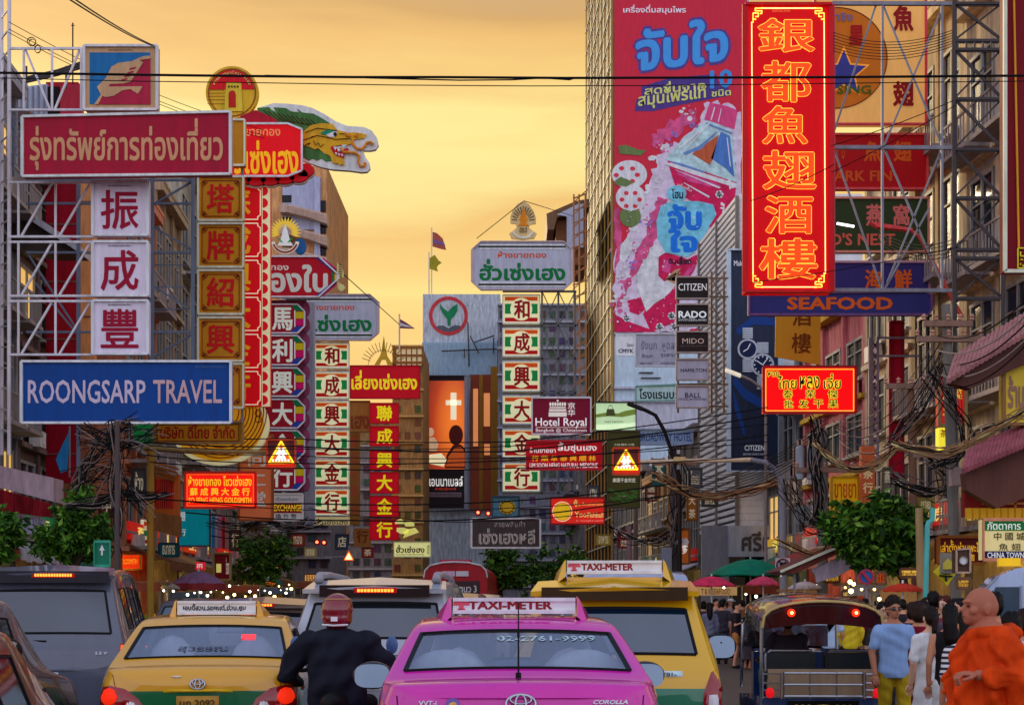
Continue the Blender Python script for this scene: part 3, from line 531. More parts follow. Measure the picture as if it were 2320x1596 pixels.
s = sign('red medicine shop sign with white Thai, yellow Chinese and white English lines', (1193, 998, 1363, 1063), DH - .8, (186, 4, 18), [('ร้านขายยา', 1200, 1013, 1259, 1025, (235, 225, 220), .4, .02), ('ลิ้มซุ่นเฮง', 1264, 1001, 1352, 1025, (236, 226, 222), .4, .03), ('行 藥 草 泰 興 順 林', 1204, 1031, 1350, 1044, (236, 176, 30), .4, .03), ('LIM SOON HENG NATURAL MEDICINE', 1200, 1048, 1354, 1059, (232, 226, 222), .4, .02)], emit=.25, frame=(150, 20, 30), fw=.05)
s = sign('lit pale green billboard picturing a handbag by water', (1349, 911, 1441, 975), 60, (176, 206, 160), [('FAST MATCH', 1370, 953, 1412, 957, (80, 90, 60))], name='billboard', cat='billboard', emit=.75, frame=(30, 30, 30), fw=.04)
part(s, 'bag', LIT((80, 84, 50), .2), lambda b: b.prism([(1373, 941), (1375, 926), (1391, 926), (1394, 941)], 59.97, .02)); part(s, 'bag_handle', LIT((110, 110, 80), .2), lambda b: b.ring(1383, 926, 5, 5.8, 59.97, .02, 14, 1.6, 0, pi))
part(s, 'shrub_band', LIT((120, 140, 60), .4), lambda b: b.prism([(1350, 945), (1350, 938), (1372, 934), (1400, 936), (1416, 930), (1440, 926), (1440, 938), (1410, 944), (1380, 942)], 59.98, .01)); part(s, 'water_band', LIT((210, 236, 190), .8), lambda b: b.prism([(1350, 974), (1350, 962), (1400, 960), (1440, 957), (1440, 964), (1400, 970)], 59.98, .01))
s = sign('tall dim green advert with small white lines behind the right crossing sign', (1377, 976, 1449, 1149), 48.5, (74, 76, 32), [('大地·精华·工程', 1391, 1004, 1437, 1009, (220, 220, 190), .2, .02), ('泰国千金农庄', 1388, 1082, 1440, 1092, (225, 225, 205), .3, .03), ('BANGKOK', 1402, 1122, 1422, 1124.5, (200, 210, 180), .3)], name='billboard', cat='billboard', emit=.12, frame=(60, 56, 40), fw=.05)
part(s, 'leaf_print', LIT((64, 120, 46), .15), lambda b: [b.ell(1383 + (k * 37 % 60), 1108 + (k * 23 % 28), 4, 3, 48.47, .02, 8) for k in range(26)])
for x0, y0, x1, y1, sd in ((605, 995, 669, 1060, 'left'), (1388.5, 1014.5, 1448, 1074, 'right')):
    d = 40; w = x1 - x0; s = sign('lit crossing sign with a yellow triangle of walkers on the %s mast arm' % sd, (x0, y0, x1, y1), d, (104, 44, 44), (), name='crossing_sign', frame=(196, 60, 30), fw=.05, emit=.1)
    part(s, 'red_band', LIT((206, 40, 20), .5), lambda b: b.rect(x0 + 2, y1 - w * .17, x1 - 2, y1 - 2, d - .02, .02))
    part(s, 'triangle', LIT((255, 196, 40), 1.6), lambda b: [b.bar(P(*p, d - .03), P(*q, d - .03), .045) for p, q in (((x0 + w * .5, y0 + w * .06), (x0 + w * .06, y1 - w * .18)), ((x0 + w * .5, y0 + w * .06), (x1 - w * .06, y1 - w * .18)), ((x0 + w * .05, y1 - w * .19), (x1 - w * .05, y1 - w * .19)))])
    part(s, 'glow_field', LIT((226, 96, 26), .6), lambda b: b.prism([(x0 + w * .5, y0 + w * .1), (x0 + w * .1, y1 - w * .2), (x1 - w * .1, y1 - w * .2)], d - .015, .01))
    def walk(b):
        cx = x0 + w * .5
        for dx in (-.07, .07):
            b.ell(cx + dx * w, y0 + w * .34, w * .05, w * .05, d - .04, .02, 10); b.prism([(cx + dx * w - w * .06, y0 + w * .4), (cx + dx * w + w * .06, y0 + w * .4), (cx + dx * w + w * .05, y0 + w * .56), (cx + dx * w - w * .05, y0 + w * .56)], d - .04, .02)
            for q in (-1, 1): b.pbar(cx + dx * w, y0 + w * .55, cx + dx * w + q * w * .07, y0 + w * .7, d - .03, .05); b.pbar(cx + dx * w, y0 + w * .42, cx + dx * w + q * w * .12, y0 + w * .52, d - .03, .035)
        for k in range(6): b.rect(x0 + w * (.18 + k * .11), y0 + w * .7, x0 + w * (.24 + k * .11), y0 + w * .77, d - .03, .02)
    part(s, 'walker', LIT((255, 250, 235), 1.6), walk)
s = sign('bright red fishball shop sign with a round yellow badge at its left', (1247.5, 1126.5, 1369, 1186.5), 47, (218, 40, 26), [('Yoo', 1302, 1158, 1329, 1171, (250, 220, 120), .4, .012), ('Fishball', 1331, 1160, 1366.5, 1171.5, (250, 224, 130), .4, .012), ('ยู้', 1300, 1131, 1308, 1147, (245, 220, 120), .4, .02), ('ลูกชิ้นปลาเยาวราช', 1310, 1137, 1366, 1146, (245, 210, 110), .4, .015), ('ユー・フィッシュボール・レストラン', 1305, 1177, 1367, 1180.5, (245, 220, 200), .4, .012)], emit=.5, frame=(120, 20, 20), fw=.04)
part(s, 'badge_ring', LIT((245, 225, 170), .5), lambda b: b.ring(1274, 1158, 20.5, 22.8, 46.97, .02)); part(s, 'badge', LIT((226, 186, 30), .5), lambda b: b.ell(1274, 1158, 19, 19, 46.98, .01))
s = sign('pale blue hotel fascia with blue English capitals', (1440, 972, 1569, 1007), 62, (140, 160, 190), [('BROADWAY HOTEL', 1448, 980, 1568, 999, (24, 60, 116), 0, .02)], emit=.08, frame=(110, 120, 140))
sign('pale green sign with black Thai lettering beside the stacked watch signs', (1440, 871, 1533, 908), 63, (150, 184, 184), [('โรงแรมบรอดเวย์', 1448, 880, 1596, 903, (10, 40, 30), 0, .03)], pts=[(1440, 874), (1600, 868), (1600, 905), (1440, 908)], frame=(100, 140, 130))
sign('faded grey board with BIRD NEST and SHARK FIN small print under the drink advert', (1440, 756, 1533, 829), 70, (146, 146, 158), [('รังนก  หูฉลาม', 1452, 771, 1545, 797, (110, 110, 124), 0, .03), ('รังนก', 1454, 801, 1478, 810, (70, 70, 84)), ('หูฉลาม', 1498, 801, 1528, 810, (70, 70, 84)), ('BIRD\'S NEST', 1451, 820, 1480, 825, (70, 70, 84)), ('SHARK FIN', 1497, 820, 1530, 825, (70, 70, 84))], frame=(200, 200, 210), fw=.06)
sign('small white printing-shop board with black lettering left of the faded grey board', (1396, 758, 1437, 805), 100, (176, 180, 196), [('CMYK', 1401, 790, 1435, 799, (36, 24, 34), 0, .04), ('โฆษณา', 1420, 776, 1436, 785, (80, 80, 90))], frame=(190, 195, 205), fw=.05)
WB = (26, 22, 22)
for y0, y1, fc, tx, lb in ((627, 676, WB, [('CITIZEN', 1537, 642, 1601, 658, (225, 225, 225), .35, .0)], 'black sign with thin white serif lettering, topmost of the watch signs'),
        (689, 737, WB, [('RADO', 1537, 704, 1601, 720, (220, 228, 232), .35, .04), ('SWITZERLAND', 1537, 722, 1601, 727, (190, 195, 200), .3)], 'black sign with bold white lettering, second from the top of the watch signs'),
        (751, 798, (32, 26, 26), [('MIDO', 1546, 766, 1595, 778, (205, 180, 168), .2, .0), ('SWISS WATCHES SINCE 1918', 1540, 782, 1600, 785, (120, 100, 95), .1)], 'black sign with thin pinkish lettering, third from the top of the watch signs'),
        (813, 860, (140, 142, 156), [('HAMILTON', 1542, 834, 1601, 842, (50, 50, 62), 0, .02)], 'grey sign with small dark lettering, fourth from the top of the watch signs'),
        (873.5, 923, (148, 152, 166), [('BALL', 1552, 889, 1588, 900, (40, 42, 56), 0, .01), ('OFFICIAL RR STANDARD', 1537, 901, 1601, 906, (80, 84, 100))], 'grey sign with dark serif lettering, lowest of the watch signs')):
    sign(lb, (1532, y0, 1605.5, y1), 56, fc, tx, frame=(130, 120, 112), fw=.05, group='watch signs on the right')
s = thing('scaffold', 'rusty steel frame behind the watch signs', 'frame', P(1600, 930, 56.5)); part(s, 'post', MP((92, 74, 60)), lambda b: [b.pbar(x, 615, x, 935, 56.6, .08) for x in (1536, 1612, 1640)] + [b.pbar(1536, y, 1650, y, 56.6, .06) for y in (630, 672, 734, 795, 870, 920)] + [b.pbar(1612, y, 1640, y + 50, 56.6, .04) for y in (630, 690, 750, 810, 870)])
# watch billboard
DB = 62.6
s = sign('tall dark blue billboard picturing two wristwatches, with a pale frame', (1651, 566, 1768, 1067), DB, (30, 38, 56), [('Make', 1663, 590, 1687, 602, (220, 224, 230), .3, .0), ('CITIZEN', 1687, 1008, 1732, 1020, (214, 218, 224), .3, .0), ('BETTER STARTS NOW', 1684, 1026, 1736, 1030.5, (170, 176, 186), .2)], name='billboard', cat='billboard', frame=(150, 166, 186), fw=.2, grime=.35)
for q in ([(1668, 745), (1705, 715), (1764, 722), (1764, 738), (1706, 735), (1672, 760)], [(1664, 850), (1690, 882), (1730, 905), (1764, 898), (1764, 915), (1725, 925), (1684, 902), (1660, 868)], [(1700, 700), (1730, 690), (1764, 700), (1764, 706), (1730, 702)], [(1660, 880), (1680, 940), (1690, 985), (1684, 985), (1664, 925)]):
    part(s, 'blue_swirl', LIT((24, 60, 128), .12), lambda b: b.prism(q, DB - .015, .01))
def watch(b, cx, cy, r): b.ring(cx, cy, r * .82, r, DB - .04, .02); [b.rect(cx - r * .5, y, cx + r * .5, y + 4, DB - .03, .015) for y in [cy + r + k * 5 for k in range(6)] + [cy - r - 5 - k * 5 for k in range(5)]]
part(s, 'watch_case', MP((150, 158, 166), rough=.3), lambda b: (watch(b, 1694, 790, 23), watch(b, 1728, 826, 26)))
part(s, 'watch_dial', MP((18, 28, 58)), lambda b: (b.ell(1694, 790, 19, 19, DB - .035, .02), b.ell(1728, 826, 21.5, 21.5, DB - .035, .02)))
part(s, 'watch_hand', LIT((220, 225, 230), .2), lambda b: [b.pbar(1728, 826, *q, DB - .05, .04) for q in ((1715, 817), (1740, 810))] + [b.pbar(1728 + 17 * cos(a), 826 + 17 * sin(a), 1728 + 20 * cos(a), 826 + 20 * sin(a), DB - .05, .05) for a in [k * pi / 6 for k in range(12)]] + [b.pbar(1694, 790, 1700, 778, DB - .05, .04), b.pbar(1694, 790, 1684, 796, DB - .05, .04)])

# ---- big neon and seafood boards, right ---------------------------------------------
DN = 33
s = sign('huge glowing red vertical sign with six neon-outlined characters', (1688, 10, 1884, 660), DN, (202, 1, 9), [('ไชน่าทาวน์ สกาล่า', 1749, 20, 1790, 28, (235, 120, 70), .4)], name='neon_sign', emit=.52, frame=(170, 14, 20), fw=.13, t=.45)
for ch, x0, y0, x1, y1 in (('銀', 1717, 42, 1846, 118), ('都', 1724, 138, 1838, 231), ('魚', 1727, 240, 1830, 326), ('翅', 1728, 341, 1850, 429), ('酒', 1733, 443, 1842, 529), ('樓', 1720, 540, 1852, 632)):
    part(s, 'neon_tube', LIT((255, 206, 70), 1.15), lambda b: b.text(ch, x0 - 1.2, y0 - 1.2, x1 + 1.2, y1 + 1.2, DN - .012, .040))
    part(s, 'character', LIT((246, 66, 18), .95), lambda b: b.text(ch, x0, y0, x1, y1, DN - .03, .022))
part(s, 'neon_border', LIT((255, 232, 150), 1.3), lambda b: [b.pbar(*q, DN - .03, .022) for q in ((1725, 19, 1848, 19), (1725, 650, 1850, 650), (1703, 50, 1706, 620), (1867, 50, 1870, 620))])
def fret(b):
    for cx, sx in ((1706, 1), (1867, -1)):
        for cy, sy in ((22, 1), (647, -1)):
            g = lambda u, v: (cx + sx * u, cy + sy * v)
            for a, c in (((0, 30), (0, 8)), ((0, 8), (12, 8)), ((12, 8), (12, 16)), ((12, 16), (5, 16)), ((22, -3), (5, -3)), ((5, -3), (5, 3)), ((5, 3), (20, 3)), ((20, 3), (20, 9)), ((0, 22), (7, 22)), ((20, 9), (15, 9))): b.pbar(*g(*a), *g(*c), DN - .03, .022)
part(s, 'neon_fret', LIT((255, 226, 90), 1.2), fret)
DS = 39.5
s = sign('large glowing tan sign with an orange disc, blue star and green English lettering', (1846, -70, 2098, 281), DS, (222, 164, 88), [('魚', 2023, 12, 2070, 71, (140, 12, 16), .1, .05, .04), ('翅', 2023, 184, 2071, 241, (140, 12, 16), .1, .05, .04), ('星', 1923, 57, 1957, 102, (164, 10, 14), .1, .05, .06), ('ล่าชิง', 1878, 26, 1932, 48, (108, 96, 140), .1, .03, .06), ('LA SING', 1846, 193, 1974, 213, (66, 92, 20), .1, .03, .06)], emit=.38, frame=(170, 50, 60), fw=.06)
part(s, 'disc', LIT((178, 94, 12), .3), lambda b: b.ell(1896, 131, 114, 114, DS - .02, .012, 48)); part(s, 'disc_edge', MP((70, 26, 10)), lambda b: b.ring(1896, 131, 113, 115, DS - .03, .02, 48))
def star(b, r, d): b.prism([(1912 + (r if k % 2 == 0 else r * .45) * sin(k * pi / 5), 180 - 14 - (r if k % 2 == 0 else r * .45) * cos(k * pi / 5) ) for k in range(10)], d, .01)
part(s, 'star_outline', LIT((236, 150, 50), .4), lambda b: star(b, 62, DS - .035)); part(s, 'star', MP((46, 48, 110)), lambda b: star(b, 53, DS - .05))
sign('red board with orange shark fin characters behind the steel truss', (1846, 304, 2101, 427), DS + .3, (170, 6, 14), [('魚', 1957, 320, 1997, 366, (206, 84, 20), .1, .04), ('翅', 2024, 320, 2066, 366, (206, 84, 20), .1, .04), ('CHALARM  U', 1846, 328, 1914, 360, (206, 84, 20), .1, .03), ('SHARK FIN', 1848, 386, 2021, 411, (200, 80, 24), .1, .035)], emit=.12, frame=(190, 60, 60), fw=.06)
sign('dark green board with pink characters and NEST lettering behind the steel truss', (1848, 448, 2104, 570), DS + .3, (48, 62, 28), [('燕', 1962, 462, 2000, 512, (206, 104, 96), .1, .04), ('窩', 2023, 462, 2062, 511, (206, 104, 96), .1, .04), ('BIRD\'S NEST', 1830, 528, 2028, 556, (206, 92, 76), .1, .035)], emit=.06, frame=(180, 110, 90), fw=.06)
sign('purple board with orange seafood characters behind the foot of the truss', (1850, 593, 2106, 657), DS + .3, (54, 44, 108), [('海', 1959, 610, 2000, 655, (204, 86, 22), .1, .04), ('鮮', 2026, 610, 2067, 655, (204, 86, 22), .1, .04)], emit=.06, frame=(150, 110, 120), fw=.06)
sign('long purple and blue board with orange SEAFOOD lettering', (1697, 660, 2110, 714), DS, (50, 52, 116), [('SEAFOOD', 1783, 672.5, 2023, 701.5, (204, 88, 24), .15, .05)], emit=.08, frame=(90, 60, 100), fw=.06, pts=[(1697, 664), (2098, 660), (2110, 668), (2111, 700), (2104, 712), (1697, 712)])
s = sign('hanging yellow banner with two dark brown characters under the long purple board', (1758, 690, 1859, 825), 44, (196, 144, 40), [('酒', 1795, 690, 1838, 738, (90, 46, 14), 0, .02), ('樓', 1793, 754, 1838, 800, (90, 46, 14), 0, .02)], emit=.1, frame=None, t=.06, pts=[(1758, 690), (1859, 690), (1859, 826), (1756, 808)])
s = sign('glowing red sign with black Thai and Chinese lettering outlined in yellow', (1730, 830, 1939, 934.5), 41, (244, 6, 10), (), emit=.85, frame=(150, 20, 26), fw=.07)
for q in (('หจก.', 1740, 841, 1769, 853), ('ไทย', 1762, 852, 1805, 880), ('หลง', 1812, 852, 1857, 880), ('เจี่ย', 1866, 846, 1905, 880), ('泰', 1774, 882, 1796, 902), ('荣', 1825, 882, 1847, 902), ('傑', 1875, 882, 1898, 902), ('批', 1776, 905, 1798, 924), ('发', 1809, 905, 1832, 924), ('干', 1843, 905, 1865, 924), ('果', 1876, 905, 1899, 924)):
    part(s, 'outline_lettering', LIT((255, 220, 60), .9), lambda b: b.text(q[0], q[1] - .8, q[2] - .8, q[3] + .8, q[4] + .8, 40.985, .075)); part(s, 'lettering', M((30, 14, 8)), lambda b: b.text(*q, 40.97, .012))
part(s, 'border', LIT((255, 200, 70), .8), lambda b: [b.pbar(*q, 40.98, .025) for q in ((1735, 836, 1934, 836), (1735, 930, 1934, 930), (1735, 836, 1735, 930), (1934, 836, 1934, 930))])
# truss carrying the neon sign, and the lattice tower it hangs from
tr = thing('steel_truss', 'grey steel truss beside the huge red neon sign', 'truss', P(2020, 660, DN + .5))
def trf(b):
    for y in (8, 334, 657): b.pbar(1884, y, 2166, y + 1, DN + .3, .085)
    for x in (1889, 1999, 2134): b.pbar(x, 8, x, 657, DN + .3, .055)
    for a in ((1985, 10, 1889, 300), (2000, 12, 2134, 330), (2132, 25, 2003, 330), (1889, 336, 1998, 657), (2003, 336, 2133, 640), (2134, 336, 2010, 640), (2106, 470, 2003, 657)): b.pbar(*a, DN + .36, .042)
part(tr, 'bars', STEEL, trf)
tw = thing('steel_tower', 'tall dark lattice tower at the right edge of the street', 'tower', P(2215, 730, 31))
def twf(b):
    for x in (2161, 2270): b.pbar(x, -60, x, 1000, 30, .06); b.pbar(x + 3, -60, x + 3, 1000, 31.2, .06)
    ys = (-60, 8, 92, 112, 224, 338, 448, 565, 584, 675)
    for y in ys: b.pbar(2161, y, 2271, y, 30, .055); b.pbar(2164, y + 4, 2273, y + 4, 31.2, .045); b.bar(P(2161, y, 30), P(2164, y, 31.2), .05); b.bar(P(2270, y, 30), P(2273, y, 31.2), .05)
    for y0, y1 in ((8, 92), (112, 224), (224, 338), (338, 448), (448, 565), (584, 675)):
        b.pbar(2161, y0, 2270, y1, 30.05, .038); b.pbar(2270, y0, 2161, y1, 30.1, .038); b.pbar(2164, y0, 2273, y1, 31.2, .04)
    for k in range(6): b.pbar(2170 + k * 19, 92, 2170 + k * 19, 112, 30, .03); b.pbar(2172 + k * 19, 545, 2172 + k * 19, 565, 30, .03)
part(tw, 'lattice', DSTEEL, twf)
s = sign('dark red sign with cream edge and gold fret at the right picture border', (2277, -60, 2480, 614), 25, (120, 4, 20), (), emit=.06, frame=(214, 190, 150), fw=.06)
part(s, 'gold_line', MP((196, 120, 20)), lambda b: b.pbar(2296, -60, 2308, 560, 24.97, .03)); part(s, 'fret', MP((206, 166, 30)), lambda b: [b.pbar(*q, 24.97, .02) for q in ((2306, 562, 2330, 562), (2306, 562, 2306, 607), (2312, 570, 2312, 580), (2312, 580, 2322, 580), (2322, 570, 2322, 592), (2306, 607, 2330, 607), (2312, 596, 2312, 600), (2318, 600, 2318, 604), (2312, 588, 2318, 588))])
s = sign('restaurant sign with green, cream and navy bands, cut by the right picture edge', (2228, 1176, 2420, 1267), 26, (224, 206, 140), [('ภัตตาคาร ไชน่าทาวน์', 2236, 1179, 2400, 1199, (230, 235, 220), .3, .02, .03), ('中 國 城', 2252, 1205, 2322, 1223, (50, 40, 20), 0, .02), ('魚 翅 酒 家', 2263, 1230, 2370, 1246, (50, 40, 20), 0, .015), ('CHINA TOWN SCALA', 2237, 1250, 2362, 1263, (230, 230, 230), .3, .015, .03)], emit=.35, frame=(170, 110, 80), fw=.03)
part(s, 'green_band', LIT((14, 104, 44), .3), lambda b: b.rect(2229, 1177, 2419, 1201, 25.98, .015)); part(s, 'navy_band', MP((26, 22, 56)), lambda b: b.rect(2229, 1247.5, 2419, 1266, 25.98, .015))
# ================================================================== buildings
def shophouse(side, d0, d1, h, c, label, floors=4, off=0, trim=None, style=0, awn=(120, 40, 36), name='shophouse', lit=True, winc=(40, 46, 52), deep=9):
    trim = trim or tuple(min(255, int(x * 1.12 + 10)) for x in c)
    A = Vector((FX(d0, side) + off, d0, 0)); B = Vector((FX(d1, side) + off, d1, 0))
    if side > 0: A, B = B, A
    u = B - A; w = u.length; rz = math.atan2(u.y, u.x)
    th = thing(name, label, 'building', A, rz)
    gf = 3.4; fh = (h - gf - .8) / floors; nb = max(1, round(w / 2.2)); bw = w / nb
    wl = MB()
    wl.box((w / 2, deep / 2, gf + (h - gf) / 2), (w - .02, deep, h - gf))
    wl.box((w / 2, deep / 2 + 1.4, gf / 2), (w - .02, deep - 2.8, gf)); wl.box((.15, 1.4, gf / 2), (.3, 2.8, gf)); wl.box((w - .15, 1.4, gf / 2), (.28, 2.8, gf))
    for k in range(nb + 1): wl.box((min(max(k * bw, .13), w - .13), -.06, gf + (h - gf) / 2), (.24, .18, h - gf - .02))
    wall = wl.build('wall', MP(c, rough=.85, grime=.5, alb=1.12), th, True)
    tm = MP(trim, rough=.8, grime=.5, alb=1.1)
    b = MB(); b.box((w / 2, -.12, h + .1), (w + .02, .6, .3)); b.build('cornice', tm, th, True); b = MB(); b.box((w / 2, -.2, h + .32), (w + .02, .5, .14)); b.build('parapet', tm, th, True)
    for f in range(floors): b = MB(); b.box((w / 2, -.1, gf + f * fh + .06), (w, .36, .16)); b.build('string_course', tm, th, True)
    wm = MP((150, 148, 142), grime=.4, alb=1.2); pm = M(winc, rough=.12, grime=.3); lm = LIT((240, 190, 110), .8)
    for f in range(floors):
        z0 = gf + f * fh + .75; z1 = gf + (f + 1) * fh - .45
        for k in range(nb):
            x0 = k * bw + .4; x1 = (k + 1) * bw - .4
            fr = MB(); y = -.05
            for q in ((x0, x1, z0, z0), (x0, x1, z1, z1)): fr.box(((q[0] + q[1]) / 2, y, q[2]), (q[1] - q[0] + .12, .14, .1))
            for x in (x0, x1, (x0 + x1) / 2): fr.box((x, y, (z0 + z1) / 2), (.08, .12, z1 - z0))
            fr.box(((x0 + x1) / 2, y, z0 + (z1 - z0) * .68), (x1 - x0, .1, .06)); fr.box(((x0 + x1) / 2, -.14, z0 - .1), (x1 - x0 + .3, .24, .08))
            fo = fr.build('window', wm, th, True)
            pb = MB(); pb.box(((x0 + x1) / 2, -.02, (z0 + z1) / 2), (x1 - x0, .05, z1 - z0)); pb.build('pane', lm if rng.random() < .06 else pm, fo, True)
            if rng.random() < .3:
                ac = MB(); ac.box(((x0 + x1) / 2 + .3, -.34, z0 - .42), (.75, .34, .5)); ac.lathe([(.2, 0), (.2, .02), (0, .02)], (0, 0, 0), 10)
                for i in range(len(ac.v) - 30, len(ac.v)): v = ac.v[i]; ac.v[i] = ((x0 + x1) / 2 + .38 + v[0], -.515 - v[2], z0 - .42 + v[1])
                ac.build('air_conditioner', MP((170, 168, 160), grime=.35), th, True)
            if style == 1:
                bl = MB(); zb = gf + f * fh
                bl.box(((x0 + x1) / 2, -.5, zb + .1), (bw - .3, .9, .12))
                for i in range(9): bl.box((x0 - .1 + (x1 - x0 + .2) * i / 8, -.92, zb + .55), (.035, .035, .8))
                bl.box(((x0 + x1) / 2, -.92, zb + .95), (bw - .3, .06, .06)); bl.build('balcony', MP((120, 112, 108), grime=.4), th, True)
    # street level: canopy, lit interior, shutters and goods
    aw = MB(); n = 10
    aw.add([(.05, .1, gf + .35), (w - .05, .1, gf + .35), (w - .05, -1.7, gf - .35), (.05, -1.7, gf - .35), (.05, .1, gf + .27), (w - .05, .1, gf + .27), (w - .05, -1.7, gf - .43), (.05, -1.7, gf - .43)], [(0, 1, 2, 3), (7, 6, 5, 4), (3, 2, 6, 7), (0, 3, 7, 4), (1, 5, 6, 2)])
    for k in range(n): aw.box((.05 + (w - .1) * (k + .5) / n, -1.7, gf - .53 - (k % 2) * .04), ((w - .1) / n * .96, .03, .24))
    aw.build('awning', MP(awn, grime=.4), th, True)
    sf = MB(); sf.box((w / 2, 2.72, 1.7), (w - .7, .1, 3.2))
    for z in (.9, 1.5, 2.1, 2.7): sf.box((w / 2, 2.5, z), (w - .8, .4, .04))
    sf.build('shop_front', M((150, 104, 60), grime=.5), th, True)
    gd = MB(); mats = [MP(x) for x in ((190, 60, 30), (210, 160, 40), (60, 110, 60), (180, 170, 150), (120, 30, 60), (40, 80, 120))]
    for z in (.92, 1.52, 2.12, 2.72):
        for k in range(int(w * 3)):
            gd.k = rng.randrange(6); hh = rng.uniform(.15, .42); gd.box((.5 + k / 3 + .05, 2.4, z + hh / 2), (.24, .25, hh))
    gd.build('goods', mats, th, True)
    if lit:
        lp = MB()
        for k in range(nb): lp.box((w * (k + .5) / nb, 1.6, gf - .25), (1.0, .12, .06))
        lp.build('shop_lamp', LIT((255, 205, 130), 26), th, True)
        sg = MB(); sg.box((w / 2, -.16, gf + .72), (w - .9, .12, .62)); sgc = rng.choice([(200, 30, 20), (225, 180, 60), (210, 60, 20), (150, 20, 20), (30, 110, 70)])
        so_ = sg.build('fascia_sign', LIT(sgc, .45), th, True)
        ft = MB(); ft.ltext(rng.choice(['ห้างทอง', '金行', 'ร้านอาหาร', '海鮮', '藥房', 'รังนก', '燕窩']), w * .3, gf + .52, w * .7, gf + .92, -.235, .03); ft.build('lettering', LIT((255, 225, 120), .6), so_, True)
    return th
left = [(33, 38.5, 15.6, (150, 150, 156), 4, 0), (38.5, 44, 17.2, (138, 140, 148), 4, 1), (44, 49, 16.5, (112, 92, 84), 4, 0), (49, 55, 16.2, (186, 116, 84), 4, 1), (55, 61, 17.6, (150, 128, 100), 4, 0), (61, 66, 20.6, (168, 160, 140), 4, 1),
        (66, 72, 20, (120, 116, 112), 5, 0), (72, 78, 17, (150, 126, 104), 3, 1), (78, 84, 14, (110, 104, 104), 3, 0), (84, 91, 13, (160, 140, 110), 3, 1), (91, 98, 12, (120, 100, 90), 3, 0), (98, 106, 13, (132, 124, 116), 3, 1), (106, 116, 12, (104, 98, 98), 3, 0), (116, 128, 12.5, (126, 112, 100), 3, 1)]
AW = [(110, 34, 36), (150, 150, 156), (40, 92, 80), (96, 60, 40), (120, 90, 40), (60, 64, 80), (130, 50, 40)]
word = ['grey', 'cool grey with balconies', 'brown grey', 'salmon', 'yellow brown', 'pale cream with balconies', 'dull grey', 'tan with balconies', 'dark grey', 'sandy', 'reddish grey', 'warm grey', 'charcoal grey', 'dusty tan']
for i, (a, b, h, c, fl, stl) in enumerate(left):
    shophouse(-1, a, b, h, c, 'left side %s shophouse, %s' % (word[i], ['nearest of its row', 'beside the nearest one', 'behind the white lattice frame', 'behind the pale character signs', 'behind the gold stack', 'behind the dragon sign', 'behind the orange banner', 'behind the eight-sided panels', 'behind the left cream stack', 'just past the left cream stack', 'by the money changer', 'near the far crossing', 'left of the far junction', 'last before the junction'][i]), fl, off=-2.3 if i < 3 else 0, style=stl, awn=AW[i % 7], winc=(38, 40, 46))
right = [(29, 34.5, 9.2, (150, 120, 70), 2, 0), (34.5, 39, 17.5, (196, 176, 140), 4, 1), (39, 43, 18.4, (190, 170, 130), 4, 1), (43, 47.5, 16, (196, 180, 150), 4, 0), (47.5, 55, 11.8, (206, 118, 122), 3, 0), (55, 60, 13.2, (158, 168, 176), 3, 1), (60, 64.8, 11, (140, 142, 146), 2, 0)]
word = ['low ochre', 'tall cream with balconies', 'tall buff with balconies', 'tall pale cream', 'pink plastered', 'blue grey with balconies', 'low grey']
for i, (a, b, h, c, fl, stl) in enumerate(right):
    shophouse(1, a, b, h, c, 'right side %s shophouse, %s' % (word[i], ['nearest, under the tiled eaves', 'behind the lattice tower', 'behind the large tan star sign', 'behind the dark green board', 'behind the glowing red sign', 'behind the hanging yellow banner', 'next to the louvred building'][i]), fl, off=1.3 if i > 4 else .3, style=stl, awn=AW[(i + 3) % 7], trim=(206, 166, 50) if i == 4 else None)
right2 = [(73.6, 80, 10.5, (118, 112, 104), 2, 0), (80, 90, 9, (150, 110, 70), 2, 1), (90, 105, 10, (110, 100, 96), 2, 0), (126, 140, 15, (134, 130, 130), 4, 1), (140, 158, 13, (110, 100, 100), 3, 0)]
for i, (a, b, h, c, fl, stl) in enumerate(right2):
    shophouse(1, a, b, h, c, 'right side %s' % ['low stone grey shophouse behind the signal arm', 'low orange brown shophouse under the hotel signs', 'low grey shophouse at the foot of the tower', 'grey shophouse just beyond the tower', 'last dark grey shophouse by the junction'][i], fl, style=stl, awn=AW[(i + 1) % 7])

# tall red boards on the left facades
for q, c, lb in (((104, 186, 177, 1092), (122, 6, 24), 'tall dark red vertical board behind the left lattice frames'), ((178, 395, 214, 820), (204, 116, 70), 'tall salmon facade strip behind the pale character signs')):
    s = thing('vertical_board', lb, 'board', P((q[0] + q[2]) / 2, q[3], 47)); part(s, 'panel', MP(c, grime=.35), lambda b: b.rect(*q, 47, .3)); part(s, 'batten', MP((92, 66, 60)), lambda b: [b.rect(q[0], y, q[2], y + 3, 46.97, .03) for y in range(q[1] + 60, q[3], 130)])
s = thing('corrugated_balcony', 'rusty red corrugated balcony front over grey sheet metal on the left', 'balcony', P(60, 1180, 37))
def corr(b, pts, d, n, amp):
    (xa, ya0, ya1), (xb, yb0, yb1) = pts
    vs = []
    for i in range(n + 1):
        t = i / n; x = xa + (xb - xa) * t; dd = d + (i % 2) * amp; vs += [P(x, ya0 + (yb0 - ya0) * t, dd), P(x, ya1 + (yb1 - ya1) * t, dd)]
    b.add(vs, [(2 * i, 2 * i + 1, 2 * i + 3, 2 * i + 2) for i in range(n)])
part(s, 'red_sheet', MP((124, 30, 38), grime=.6), lambda b: corr(b, ((-60, 1090, 1150), (116, 1140, 1172)), 37, 70, .05))
